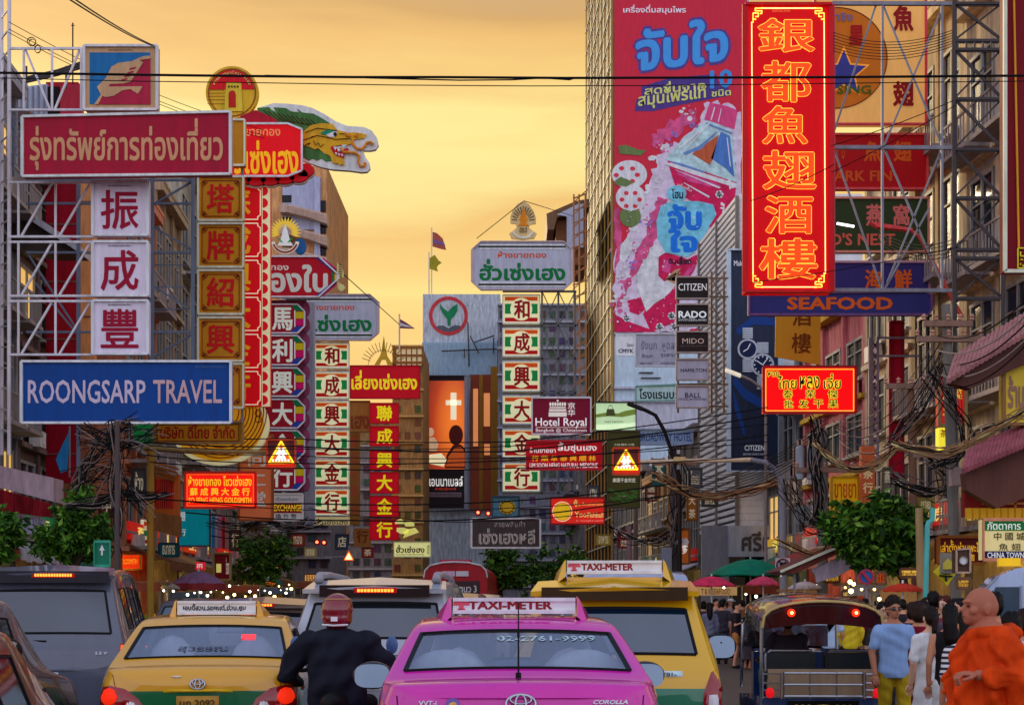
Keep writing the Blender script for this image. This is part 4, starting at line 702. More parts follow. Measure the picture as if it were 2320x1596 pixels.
part(s, 'grey_sheet', MP((140, 138, 150), grime=.4), lambda b: corr(b, ((-60, 1112 + 40, 1212), (104, 1176, 1208)), 37.3, 50, .04))
part(s, 'slab', MP((150, 130, 136), grime=.4), lambda b: b.prism([(-60, 1040), (122, 1082), (122, 1136), (-60, 1088)], 37.4, .8))
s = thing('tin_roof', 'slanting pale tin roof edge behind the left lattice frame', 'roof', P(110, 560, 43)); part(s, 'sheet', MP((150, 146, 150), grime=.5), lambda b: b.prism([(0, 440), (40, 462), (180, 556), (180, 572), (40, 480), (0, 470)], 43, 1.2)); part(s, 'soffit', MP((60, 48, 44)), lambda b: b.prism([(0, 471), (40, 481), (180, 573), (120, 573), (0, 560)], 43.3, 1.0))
s = thing('rooftop_hut', 'grey panelled rooftop hut behind the top of the left frame', 'hut', P(60, 400, 46)); part(s, 'wall', MP((136, 140, 152), grime=.35), lambda b: b.prism([(-40, 208), (106, 190), (106, 400), (-40, 400)], 46, 4)); part(s, 'batten', MP((96, 98, 108)), lambda b: [b.pbar(x, 210 - (x + 40) * .12, x, 400, 45.97, .05) for x in range(-30, 106, 13)]); part(s, 'red_door', MP((140, 30, 44)), lambda b: b.rect(136, 192, 184, 258, 46, .3)); part(s, 'dark_opening', DARK, lambda b: b.rect(106, 196, 134, 262, 46.1, .3))
s = thing('tin_roof', 'thin curved canopy roof rail above the rooftop hut', 'roof', P(150, 175, 45)); part(s, 'rail', DSTEEL, lambda b: [b.tube([P(60, 176 + k * 5, 45), P(130, 160 + k * 5, 45), P(183, 142 + k * 6, 45)], .04) for k in range(3)] + [b.pbar(x, 150, x, 200, 45, .05) for x in (60, 150, 184)])
s = thing('antenna', 'tall thin antenna on the left rooftops', 'antenna', P(165, 190, 46)); part(s, 'rod', BLK, lambda b: (b.pbar(165, 52, 165, 190, 46, .035), b.pbar(161, 58, 169, 58, 46, .02)))
s = thing('timber_shopfront', 'orange lit timber shop front with carved eaves under the gold sign', 'building', P(385, 1200, 44))
part(s, 'post', MP((130, 96, 30)), lambda b: b.rect(334, 1020, 347, 1260, 43.9, .2)); part(s, 'wall', LIT((166, 80, 26), .12), lambda b: b.rect(347, 1075, 404, 1170, 44.2, .3))
part(s, 'eaves', MP((120, 70, 30)), lambda b: [b.prism([(345, 1042 + k * 9), (400 - k * 2, 1058 + k * 9), (400 - k * 2, 1063 + k * 9), (345, 1048 + k * 9)], 43.8 + k * .08, .3) for k in range(4)]); part(s, 'screen', MP((160, 34, 24), grime=.5), lambda b: [b.rect(349 + k * 5, 1085, 352 + k * 5, 1150, 44.1, .1) for k in range(9)]); part(s, 'fascia', MP((110, 70, 34), grime=.5), lambda b: b.prism([(347, 1158), (405, 1168), (405, 1215), (347, 1200)], 44, .4))
for q, c, lb in (((479, 1168, 487, 1240), (40, 110, 160), 'blue'), ((488, 1166, 494, 1240), (150, 146, 150), 'grey'), ((495, 1164, 502, 1240), (190, 90, 120), 'pink'), ((503, 1170, 511, 1242), (150, 6, 16), 'dark red')):
    s = thing('vertical_board', 'narrow %s upright board under the lit goldsmith sign' % lb, 'board', P(q[0], q[3], 52), group='narrow upright boards'); part(s, 'panel', MP(c), lambda b: b.rect(*q, 52, .2)); part(s, 'edge', STEEL, lambda b: b.pbar(q[2], q[1], q[2], q[3], 51.98, .03))
s = sign('dark red notice board with a yellow poster and white lettering', (484, 1252, 522, 1312), 50, (110, 14, 20), [('ร้านทอง', 512, 1262, 519, 1300, (230, 220, 210), .3)], name='notice_board', frame=(120, 100, 60), emit=.1); part(s, 'poster', LIT((226, 214, 120), .4), lambda b: b.rect(490, 1276, 501, 1296, 49.97, .02))
sign('small red lit sign above the dark umbrella', (443, 1272, 462, 1290), 51, (220, 30, 50), [('อาหาร', 446, 1276, 459, 1286, (250, 240, 240), .5)], emit=.5, frame=None)

# beige tower, left middle distance
def block(name, label, px0, px1, py_top, d, depth, c, cat='building', rz=0, base=0):
    x0, x1 = X(px0, d), X(px1, d); h = Z(py_top, d)
    th = thing(name, label, cat, ((x0 + x1) / 2, d, base)); b = MB(); b.box(((x0 + x1) / 2, d + depth / 2, (h + base) / 2), (x1 - x0, depth, h - base)); b.build('wall', MP(c, rough=.85, grime=.5, alb=1.5), th); return th
DT = 108
s = block('apartment_tower', 'beige apartment tower with slatted balconies behind the dragon sign', 560, 741, 376, DT, 14, (196, 142, 92))
part(s, 'grey_panel', MP((136, 138, 156)), lambda b: (b.rect(640, 400, 712, 520, DT - .2, .2), b.rect(712, 400, 725, 770, DT - .6, .6)))
for k in range(5):
    y = 462 + k * 49.5
    part(s, 'balcony', MP((150, 126, 110)), lambda b: (b.prism([(634, y), (650, y), (700, y + 12), (740, y + 22), (740, y + 44), (700, y + 30), (650, y + 18), (634, y + 18)], DT - 1.2, 1.2), [b.prism([(650, y + 3 + q * 3.4), (738, y + 25 + q * 3.4), (738, y + 26.5 + q * 3.4), (650, y + 4.5 + q * 3.4)], DT - 1.24, .05) for q in range(4)]))
    for q in ((726, y - 8, 738, y + 16), (639, y - 20, 660, y - 4)):
        w_ = part(s, 'window', M((46, 36, 34), rough=.2), lambda b: b.rect(*q, DT - .25, .25)); part(w_, 'pane', M((40, 40, 46), rough=.08), lambda b: b.rect(q[0] + 2, q[1] + 2, q[2] - 2, q[3] - 2, DT - .27, .02))
# bank building
DK = 140
s = block('bank_building', 'pale grey bank building with a round plant logo at the end of the street', 958, 1134, 666, DK, 12, (176, 188, 214), base=0)
part(s, 'logo_ring', MP((164, 48, 54)), lambda b: b.ring(1016, 715, 36.5, 44, DK - .06, .06)); part(s, 'logo_leaf', MP((20, 106, 68)), lambda b: b.prism(cj(576.9, 395.1, [(1662, 1158), (1690, 1195), (1735, 1230), (1770, 1190), (1818, 1160), (1818, 1220), (1795, 1265), (1760, 1300), (1755, 1355), (1730, 1355), (1730, 1300), (1690, 1250), (1665, 1200)]), DK - .06, .06))
part(s, 'logo_ground', MP((70, 76, 86)), lambda b: b.prism(cj(576.9, 395.1, [(1625, 1365), (1660, 1355), (1690, 1352), (1720, 1370), (1742, 1378), (1765, 1365), (1800, 1350), (1855, 1360), (1825, 1390), (1780, 1405), (1745, 1412), (1690, 1402), (1650, 1388)]), DK - .07, .06))
part(s, 'corrugated_band', MP((128, 156, 182)), lambda b: [b.rect(956 + k * 4.2, 775, 959.5 + k * 4.2, 850, DK - .4, .3) for k in range(43)])
part(s, 'rail', DSTEEL, lambda b: [b.pbar(*q, DK - 1, .12) for q in ((1000, 795, 1130, 790), (1060, 730, 1063, 830), (1065, 760, 1085, 800), (1075, 775, 1120, 760), (1118, 765, 1118, 800), (1128, 770, 1128, 840), (1052, 790, 1052, 810))])
s = sign('cinema billboard with an orange glow, a white cross and a seated figure in shadow', (960, 850, 1056, 1152), DK - 1.5, (36, 26, 30), [('แอนนาเบลล์', 968, 1078, 1049, 1101, (235, 232, 228), .5, .035), ('กำเนิดตุ๊กตาผี', 986, 1103, 1033, 1111, (210, 60, 40), .4, .02)], name='billboard', cat='billboard', frame=(120, 126, 136), fw=.35, emit=.1)
def glowmat():
    m = bpy.data.materials.new('poster_print'); m.use_nodes = True; t = m.node_tree; b = t.nodes['Principled BSDF']; tcn = t.nodes.new('ShaderNodeTexCoord'); mpn = t.nodes.new('ShaderNodeMapping'); t.links.new(tcn.outputs['Generated'], mpn.inputs[0])
    mpn.inputs['Location'].default_value = (-.72 * .95, -.5, -.5 * .8); mpn.inputs['Scale'].default_value = (.95, 1, .8); g = t.nodes.new('ShaderNodeTexGradient'); g.gradient_type = 'SPHERICAL'; t.links.new(mpn.outputs[0], g.inputs[0])
    r = t.nodes.new('ShaderNodeValToRGB'); e = r.color_ramp.elements; e[0].position = .02; e[0].color = (*srgb((52, 20, 20)), 1); e[1].position = .8; e[1].color = (*srgb((255, 236, 170)), 1)
    for p, c in ((.3, (176, 56, 16)), (.5, (240, 120, 30)), (.65, (255, 190, 90))): x = e.new(p); x.color = (*srgb(c), 1)
    t.links.new(g.outputs['Fac'], r.inputs[0]); t.links.new(r.outputs[0], b.inputs['Base Color']); t.links.new(r.outputs[0], b.inputs['Emission Color']); b.inputs['Emission Strength'].default_value = .75; b.inputs['Roughness'].default_value = .5; return m
part(s, 'picture', glowmat(), lambda b: b.rect(962, 862, 1054, 1062, DK - 1.53, .02))
part(s, 'cross', LIT((255, 232, 200), .7), lambda b: (b.rect(1021, 889, 1034, 950, DK - 1.56, .02), b.rect(1010, 906, 1045, 917, DK - 1.56, .02)))
part(s, 'figure_jacket', LIT((206, 90, 36), .4), lambda b: b.prism([(1010, 1056), (1016, 1034), (1030, 1014), (1044, 1012), (1053, 1022), (1053, 1056)], DK - 1.59, .01))
part(s, 'dark_figure', MP((86, 26, 16)), lambda b: (b.ell(1033, 985, 16, 23, DK - 1.57, .02), b.prism([(1008, 1060), (1012, 1030), (1026, 1008), (1044, 1006), (1054, 1016), (1054, 1060)], DK - 1.56, .02)))
part(s, 'pale_figure', LIT((226, 190, 150), .4), lambda b: (b.ell(976, 978, 7.5, 10, DK - 1.57, .02), b.prism([(964, 1020), (966, 1000), (974, 990), (984, 990), (993, 1003), (990, 1022)], DK - 1.56, .02)))
part(s, 'table', LIT((255, 226, 180), .7), lambda b: b.prism([(963, 1030), (1000, 1026), (1012, 1040), (1005, 1056), (963, 1048)], DK - 1.56, .02))
part(s, 'small_print', MP((150, 130, 140)), lambda b: [b.rect(972, y, 1046, y + 1.6, DK - 1.53, .02) for y in (1115, 1119, 1123)])
s = thing('billboard', 'narrow side billboard in ochre and orange beside the cinema billboard', 'billboard', P(1092, 1152, DK - 1)); part(s, 'panel', LIT((120, 52, 30), .15), lambda b: b.rect(1066, 848, 1118, 1152, DK - 1, .5)); part(s, 'ochre_strip', MP((124, 86, 22)), lambda b: (b.rect(1086, 848, 1094, 1152, DK - 1.1, .1), b.rect(1112, 830, 1131, 1152, DK - 1.2, .3))); part(s, 'picture', LIT((240, 150, 90), .5), lambda b: (b.rect(1096, 890, 1110, 965, DK - 1.1, .1), b.rect(1072, 880, 1083, 1010, DK - 1.1, .1), b.rect(1097, 1005, 1110, 1030, DK - 1.1, .1))); part(s, 'pipe', STEEL, lambda b: b.pbar(1061, 850, 1061, 1152, DK - 1.6, .2))
# flags
for px, y0, y1, fl, dd, lb in ((978, 516, 670, 0, DK + 3, 'tall pole with a furled red, white and blue flag on the bank roof'), (972, 571, 670, 1, DK + 2, 'pole with a torn yellow flag on the bank roof'), (905, 711, 790, 2, 120, 'pole with a small red, white and blue flag beside the bank building')):
    s = thing('flagpole', lb, 'flagpole', P(px, y1, dd)); part(s, 'pole', MP((190, 180, 160)), lambda b: b.pbar(px, y0, px, y1, dd, .12))
    shp = {0: [(980, 525), (990, 528), (1003, 540), (1011, 566), (1000, 564), (980, 558)], 1: [(972, 585), (985, 577), (994, 590), (1001, 595), (993, 600), (990, 605), (992, 615), (984, 612), (972, 608)], 2: [(906, 722), (920, 730), (940, 744), (925, 744), (906, 743)]}[fl]
    f = part(s, 'flag', MP({0: (150, 74, 60), 1: (140, 130, 30), 2: (120, 60, 80)}[fl], alb=1.6), lambda b: b.prism(shp, dd, .06))
    if fl != 1:
        m = lambda k: [((shp[0][0]) + (x - shp[0][0]), y0 + (y - y0)) for x, y in shp]
        q = [(981, 541), (1006, 549), (1009, 557), (981, 550)] if fl == 0 else [(906, 730), (932, 740), (934, 742), (906, 738)]
        part(f, 'stripe', MP((96, 70, 110) if fl == 0 else (200, 190, 200)), lambda b: b.prism(q, dd - .03, .03))
# far end of the street: stacked dim blocks beyond the bend
for px0, px1, yt, d, c, lb in ((889, 958, 784, 128, (170, 132, 80), 'low ochre building with white window grids beside the bank building'), (700, 890, 1010, 150, (120, 112, 110), 'far grey building behind the narrow red stack'), (790, 960, 930, 165, (136, 104, 66), 'far brown building closing the street'), (955, 1140, 1150, 146, (60, 72, 76), 'dark green netted building under the cinema billboard'), (1128, 1330, 690, 132, (128, 132, 144), 'far grey building behind the right cream stack'), (640, 748, 1105, 103, (104, 98, 100), 'dim grey building above the left trees, below the beige tower'), (1100, 1420, 1120, 150, (88, 78, 78), 'far brick building above the right trees')):
    s = block('far_building', lb, px0, px1, yt, d, 10, c)
    nx = max(2, int((px1 - px0) / 22)); y = yt + 14
    while y < 1330:
        for k in range(nx):
            xa = px0 + (px1 - px0) * (k + .2) / nx; wd = MB(); wd.rect(xa, y, xa + (px1 - px0) / nx * .6, y + 16, d - .08, .1)
            rng.random() < .72 and wd.build('window', MP(tuple(int(v * rng.choice((.5, .6, .75))) for v in c), rough=.3, grime=.4, alb=1.3), s)
        y += 30
    part(s, 'cornice', MP(tuple(int(x * 1.1) for x in c)), lambda b: [b.rect(px0 - 2, q, px1 + 2, q + 4, d - .4, .4) for q in [yt - 3] + list(range(yt + 36, 1330, 60))])
s = thing('pergola', 'ochre rooftop frame with white screens left of the bank building', 'frame', P(925, 832, 127)); part(s, 'beam', MP((130, 86, 40)), lambda b: [b.rect(889, y, 960, y + 5, 127, .3) for y in (784, 802, 818)]); part(s, 'screen', LIT((226, 206, 160), .3), lambda b: [b.rect(898 + k * 12, 790, 907 + k * 12, 827, 127.2, .1) for k in range(5)])
s = thing('hut', 'brown rooftop hut with a pitched tin roof left of the tall tower', 'hut', P(1290, 640, 112)); part(s, 'wall', MP((110, 70, 40)), lambda b: b.prism([(1259, 500), (1330, 490), (1330, 600), (1259, 600)], 112, 6)); part(s, 'roof', MP((96, 70, 48)), lambda b: b.prism([(1238, 484), (1305, 455), (1335, 450), (1335, 470), (1262, 492), (1255, 520), (1240, 520)], 111, 8)); part(s, 'tin_side', MP((150, 156, 172)), lambda b: b.prism([(1262, 486), (1310, 462), (1322, 462), (1322, 560), (1284, 560), (1284, 490)], 110.9, .1)); part(s, 'scaffold', MP((130, 84, 50)), lambda b: [b.pbar(x, 440, x + 2, 1000, 109, .12) for x in (1300, 1312, 1326)] + [b.pbar(1298, y, 1330, y - 12, 109, .1) for y in range(450, 1000, 28)] + [b.pbar(1298, y, 1330, y - 30, 109, .07) for y in range(460, 1000, 28)])

# tower with the fins and the giant drink advert
DW = 106; tx0, tx1 = X(1390, DW), X(1697, DW)
th = thing('office_tower', 'very tall tower with gold lit vertical fins and a giant red drink advert', 'building', (tx0, DW, 0))
TB = 20; tl = X(1318, DW + TB)
b = MB(); b.add([(tx0, DW, 0), (tx1, DW, 0), (tx1 + 3, DW + TB, 0), (tl + .5, DW + TB, 0), (tx0, DW, 62), (tx1, DW, 62), (tx1 + 3, DW + TB, 62), (tl + .5, DW + TB, 62)], [(0, 1, 5, 4), (1, 2, 6, 5), (2, 3, 7, 6), (3, 0, 4, 7), (4, 5, 6, 7)])
b.build('wall', MP((150, 166, 192), rough=.8, grime=.25), th)
nF = 8; b = MB(); g = MB()
A_, B_ = Vector((tx0, DW, 0)), Vector((tl + .5, DW + TB, 0)); nrm = Vector((-(B_ - A_).y, (B_ - A_).x, 0)).normalized()
for k in range(nF + 1):
    p = A_.lerp(B_, k / nF); b.bar(p + nrm * .12, p + nrm * .12 + Vector((0, 0, 62)), .09, .2)
b.build('fin', MP((196, 146, 70), rough=.5, grime=.4, alb=1.1), th)
g.add([tuple(A_ + nrm * .04), tuple(B_ + nrm * .04), tuple(B_ + nrm * .04 + Vector((0, 0, 62))), tuple(A_ + nrm * .04 + Vector((0, 0, 62)))], [(0, 1, 2, 3)]); g.build('glazing', M((20, 18, 12), rough=.5, grime=.5), th)
for z in range(0, 62, 2):
    b = MB()
    for k in range(0, nF, 1):
        p = A_.lerp(B_, k / nF); q = A_.lerp(B_, (k + 1) / nF); b.bar(p + nrm * .16 + Vector((0, 0, z)), q + nrm * .16 + Vector((0, 0, z)), .09, .09)
    b.build('transom', MP((250, 232, 190), alb=1.1), th)
part(th, 'corner_post', MP((110, 92, 64)), lambda b: b.rect(1384, -400, 1392, 1365, DW - .1, .3))
part(th, 'ledge', MP((150, 150, 160)), lambda b: [b.rect(1392, y, 1690, y + 5, DW - .3, .3) for y in (752, 875, 905)] + [b.rect(1396, 905, 1697, 1000, DW - .06, .06)])
part(th, 'pipe', MP((60, 60, 64)), lambda b: (b.pbar(1596, 840, 1596, 900, DW - .5, .14), b.rect(1448, 842, 1480, 844, DW - .2, .2), b.rect(1452, 854, 1497, 856, DW - .2, .2)))
# the advert
AD = DW - .35
s = sign('giant red advert of a slanting drink bottle covering the tower front', (1392, -60, 1692, 750), AD, (164, 30, 48), [('เครื่องดื่มสมุนไพร', 1412, 11, 1554, 33, (230, 230, 240), .15, .02)], name='billboard', cat='billboard', frame=None, t=.15, grime=.12)
def tilt(b, t, x0, y0, x1, y1, d, bold, dy):       # text rising to the right by dy
    n = len(b.v); b.text(t, x0, y0, x1, y1, d, bold)
    for i in range(n, len(b.v)):
        v = b.v[i]; u = (v[0] - X(x0, d)) / (X(x1, d) - X(x0, d)); b.v[i] = (v[0], v[1], v[2] + u * dy * d / F)
part(s, 'title_shadow', MP((70, 52, 112)), lambda b: tilt(b, 'จับใจ', 1434, 56, 1656, 170, AD - .02, .1, 26))
part(s, 'title', LIT((70, 150, 220), .15), lambda b: tilt(b, 'จับใจ', 1440, 62, 1650, 164, AD - .04, .045, 26))
part(s, 'ribbon', MP((62, 46, 104)), lambda b: b.prism([(1438, 252), (1442, 226), (1455, 222), (1453, 196), (1520, 176), (1622, 168), (1630, 196), (1650, 198), (1655, 216), (1602, 226), (1540, 238), (1480, 252)], AD - .02, .015))
part(s, 'slogan', MP((196, 186, 96)), lambda b: (tilt(b, 'สดชื่นจาก', 1460, 190, 1598, 216, AD - .05, .03, 14), tilt(b, 'สมุนไพรแท้', 1445, 210, 1600, 250, AD - .05, .03, 20), tilt(b, 'ชนิด', 1612, 205, 1656, 220, AD - .05, .03, 4)))
part(s, 'figure_ten', LIT((60, 140, 210), .15), lambda b: tilt(b, '10', 1608, 160, 1660, 202, AD - .06, .04, 4))
def rag(pts, amp=4, m=7):
    o = []
    for i in range(len(pts)):
        (x0, y0), (x1, y1) = pts[i], pts[(i + 1) % len(pts)]; l = math.hypot(x1 - x0, y1 - y0) + 1e-6; k = max(1, min(m, int(l / 7)))
        for j in range(k): t = j / k; e = rng.gauss(0, amp) if j else rng.gauss(0, amp * .3); o.append((x0 + (x1 - x0) * t - (y1 - y0) / l * e, y0 + (y1 - y0) * t + (x1 - x0) / l * e))
    return o
ob = lambda pts: [(1153.7 + x * .2525, y * .2525) for x, y in pts]
ob2 = lambda pts: [(1153.7 + x * .2525, 395.1 + y * .2525) for x, y in pts]
part(s, 'splash', MP((184, 160, 204), grime=.35, k='print'), lambda b: (b.prism(rag(ob([(1780, 910), (1960, 920), (2080, 1000), (2090, 2100), (1900, 2300), (1700, 2900), (1560, 3000), (1000, 2960), (945, 2700), (945, 2300), (1150, 1950), (1280, 1560), (1380, 1340), (1560, 1230), (1700, 1150), (1730, 1000)])), AD - .02, .01)))
part(s, 'pink_wash', MP((176, 66, 106), grime=.5, k='print'), lambda b: (b.prism(rag(ob([(1290, 1250), (1360, 1150), (1500, 1060), (1680, 1000), (1690, 1080), (1560, 1180), (1380, 1280), (1310, 1330)])), AD - .03, .01), b.prism(rag(ob2([(945, 320), (1000, 330), (1010, 560), (960, 900), (945, 900)])), AD - .035, .01), b.prism(rag(ob2([(1250, 420), (1330, 200), (1420, 220), (1340, 500), (1240, 760), (1130, 900), (1010, 1180), (960, 1200), (1100, 800)])), AD - .035, .01)))
part(s, 'bottle_neck', MP((150, 180, 206), grime=.5, k='print'), lambda b: b.prism(ob([(1560, 1240), (1780, 1080), (1900, 1120), (2000, 1180), (2040, 1600), (2050, 1640), (1400, 1430)]), AD - .05, .01))
part(s, 'bottle_cap', MP((190, 56, 100)), lambda b: b.prism(ob([(1800, 920), (1950, 950), (2050, 990), (2020, 1160), (1750, 1070)]), AD - .06, .01))
part(s, 'juice', MP((168, 20, 66), grime=.4, k='print'), lambda b: (b.prism(ob([(1420, 1440), (1640, 1500), (2040, 1640), (2000, 1960), (1880, 2200), (1720, 1860), (1520, 1730), (1480, 1640)]), AD - .06, .01), b.prism(ob2([(1340, 720), (1420, 700), (1600, 760), (1720, 700), (1660, 860), (1560, 1000), (1500, 1240), (1480, 1330), (1270, 1410), (1200, 1250), (1340, 1000)]), AD - .04, .01), b.prism(ob2([(955, 1260), (1100, 1330), (1300, 1400), (1330, 1412), (955, 1412)]), AD - .045, .01), b.prism(ob2([(1060, 1130), (1180, 1100), (1230, 1200), (1160, 1260), (1080, 1230)]), AD - .045, .01)))
part(s, 'glass_facet', MP((60, 96, 150)), lambda b: b.prism(ob([(1900, 1180), (1980, 1220), (2020, 1590), (1930, 1500), (1810, 1420)]), AD - .07, .01))
part(s, 'amber_facet', MP((150, 70, 40)), lambda b: b.prism(ob([(1640, 1380), (1880, 1210), (1830, 1420), (1800, 1480)]), AD - .07, .01))
part(s, 'white_edge', MP((206, 210, 224)), lambda b: b.prism(ob([(1390, 1470), (1450, 1460), (2050, 1650), (2050, 1690), (1640, 1560)]), AD - .075, .01))
part(s, 'label_print', MP((96, 160, 200), grime=.4, k='print'), lambda b: (b.prism(ob2([(1360, 280), (1460, 240), (1700, 240), (1830, 270), (1860, 360), (1790, 470), (1700, 660), (1600, 740), (1400, 700), (1330, 560), (1320, 420)]), AD - .08, .01), b.ell(1533, 438, 22, 18, AD - .09, .01)))
part(s, 'label_title', MP((20, 90, 170)), lambda b: (b.text('จับ', 1512, 462, 1590, 522, AD - .1, .06), b.text('ใจ', 1514, 518, 1582, 572, AD - .1, .06)))
part(s, 'label_small', MP((20, 20, 40)), lambda b: (b.text('โฮม', 1522, 428, 1548, 450, AD - .1, .04), b.text('จับเลี้ยง', 1514, 580, 1566, 598, AD - .1, .04)))
part(s, 'white_lettering', MP((220, 215, 222)), lambda b: tilt(b, 'เครื่องดื่ม', 1535, 411, 1567, 421, AD - .1, .02, -14))
def lotus(b): b.ell(1429, 447, 34, 30, AD - .05, .01, 30); b.ell(1426, 395, 40, 32, AD - .045, .01, 30)
part(s, 'lotus_slice', MP((206, 204, 206)), lotus)
part(s, 'lotus_hole', MP((176, 44, 60)), lambda b: [b.ell(1429 + 20 * cos(a), 452 + 17 * sin(a), 5.5, 5, AD - .06, .01, 12) for a in [k * pi / 3 for k in range(6)]] + [b.ell(1420 + 24 * cos(a), 396 + 17 * sin(a), 6, 5, AD - .06, .01, 12) for a in (0, 1, 2, 3.1, 4.2, 5.3)])
LEAFM = MP((84, 100, 56)); part(s, 'leaf', LEAFM, lambda b: b.ell(1428, 490, 24, 24, AD - .048, .01))
part(s, 'leaf', LEAFM, lambda b: b.prism(ob([(975, 1310), (1050, 1300), (1150, 1340), (1230, 1350), (1180, 1395), (1060, 1385), (990, 1380)]), AD - .05, .01))
part(s, 'leaf', LEAFM, lambda b: b.prism(ob2([(945, 60), (1000, 20), (1120, 70), (1050, 110), (950, 90)]), AD - .07, .01))
part(s, 'bird_print', MP((200, 196, 180), grime=.4, k='print'), lambda b: (b.prism(ob2([(1260, 660), (1310, 630), (1380, 640), (1400, 700), (1340, 740), (1330, 900), (1390, 960), (1470, 930), (1500, 980), (1440, 1060), (1380, 1110), (1300, 1160), (1230, 1230), (1200, 1150), (1150, 1020), (1140, 900), (1190, 800), (1250, 730)]), AD - .06, .01), b.prism(ob2([(1000, 640), (1060, 560), (1110, 560), (1100, 680), (1030, 800), (990, 760)]), AD - .05, .01)))
part(s, 'bird_feather', MP((150, 116, 84)), lambda b: [b.prism(ob2([(1400, 940), (1480 + k * 14, 860 + k * 22), (1540, 840 + k * 38), (1500, 900 + k * 30)]), AD - .07, .01) for k in range(4)])
part(s, 'splash_light', MP((214, 208, 232), grime=.3, k='print'), lambda b: [b.ell(*q, AD - .028 - .0005 * i, .005, 14) for i, q in enumerate([(x + rng.gauss(0, 7), y + rng.gauss(0, 7), rng.uniform(2, 7), rng.uniform(2, 6)) for x, y in ((1500, 330), (1480, 360), (1560, 260), (1660, 320), (1450, 480), (1440, 520), (1420, 560), (1410, 620), (1405, 680), (1590, 620), (1580, 660), (1640, 470), (1650, 420), (1470, 430), (1490, 400)) for _ in range(6)])])
part(s, 'speckle_print', MP((190, 80, 120), grime=.4, k='print'), lambda b: [b.ell(*q, AD - .0315 - .0002 * i, .002, 10) for i, q in enumerate([(x + rng.gauss(0, 12), y + rng.gauss(0, 14), rng.uniform(1.5, 7), rng.uniform(1.5, 5)) for x, y in ((1500, 330), (1450, 480), (1430, 560), (1420, 640), (1410, 700), (1590, 620), (1640, 480), (1560, 270)) for _ in range(9)])])
part(s, 'splash_shade', MP((120, 92, 150), grime=.3, k='print'), lambda b: [b.ell(*q, AD - .0335 - .0003 * i, .002, 12) for i, q in enumerate([(x + rng.gauss(0, 8), y + rng.gauss(0, 8), rng.uniform(1.5, 5), rng.uniform(1.5, 4)) for x, y in ((1530, 310), (1460, 500), (1430, 600), (1660, 380), (1570, 290), (1600, 640)) for _ in range(7)])])
part(s, 'bottle_shine', MP((222, 232, 240), k='print'), lambda b: [b.prism(ob(q), AD - .085, .005) for q in ([(1790, 1100), (1800, 1110), (1600, 1330), (1570, 1350)], [(1700, 1170), (1720, 1180), (1540, 1330), (1500, 1340)], [(1950, 1230), (1960, 1235), (1990, 1500), (1978, 1480)], [(1480, 1520), (1500, 1525), (1900, 1680), (1880, 1690)], [(1560, 1640), (1575, 1640), (1800, 1760), (1790, 1775)], [(1840, 960), (1850, 960), (1815, 1080), (1805, 1075)], [(1900, 975), (1906, 975), (1880, 1095), (1872, 1092)])])
part(s, 'bottle_shade', MP((84, 110, 150), k='print'), lambda b: [b.prism(ob(q), AD - .08, .005) for q in ([(1760, 1110), (1775, 1100), (1900, 1150), (2000, 1190), (2000, 1205), (1890, 1165)], [(1560, 1370), (1700, 1310), (1850, 1190), (1870, 1185), (1720, 1340), (1570, 1390)], [(1420, 1440), (1560, 1470), (1760, 1540), (1750, 1552), (1540, 1490)])])
part(s, 'juice_light', MP((214, 60, 110), grime=.5, k='print'), lambda b: [b.prism(rag(q, 1.5), AD - .07, .005) for q in (ob([(1500, 1520), (1640, 1560), (1900, 1660), (1880, 1690), (1600, 1620), (1510, 1570)]), ob2([(1380, 760), (1460, 780), (1440, 880), (1370, 860)]), ob2([(1560, 900), (1640, 820), (1660, 840), (1580, 960)]))])
part(s, 'droplet', MP((220, 200, 216)), lambda b: [b.ell(1395 + rng.random() * 190, 430 + rng.random() * 310, .6 + rng.random() ** 2 * 2.2, .6 + rng.random() ** 2 * 2.2, AD - .088 - k * .0001, .01, 8) for k in range(170)])
part(s, 'blossom', MP((206, 190, 200)), lambda b: [b.ell(x + 5 * cos(k), y + 5 * sin(k), 4.5, 4, AD - .085, .01, 10) for x, y in ((1522, 715), (1528, 740), (1495, 740), (1630, 440), (1420, 720)) for k in range(6)])

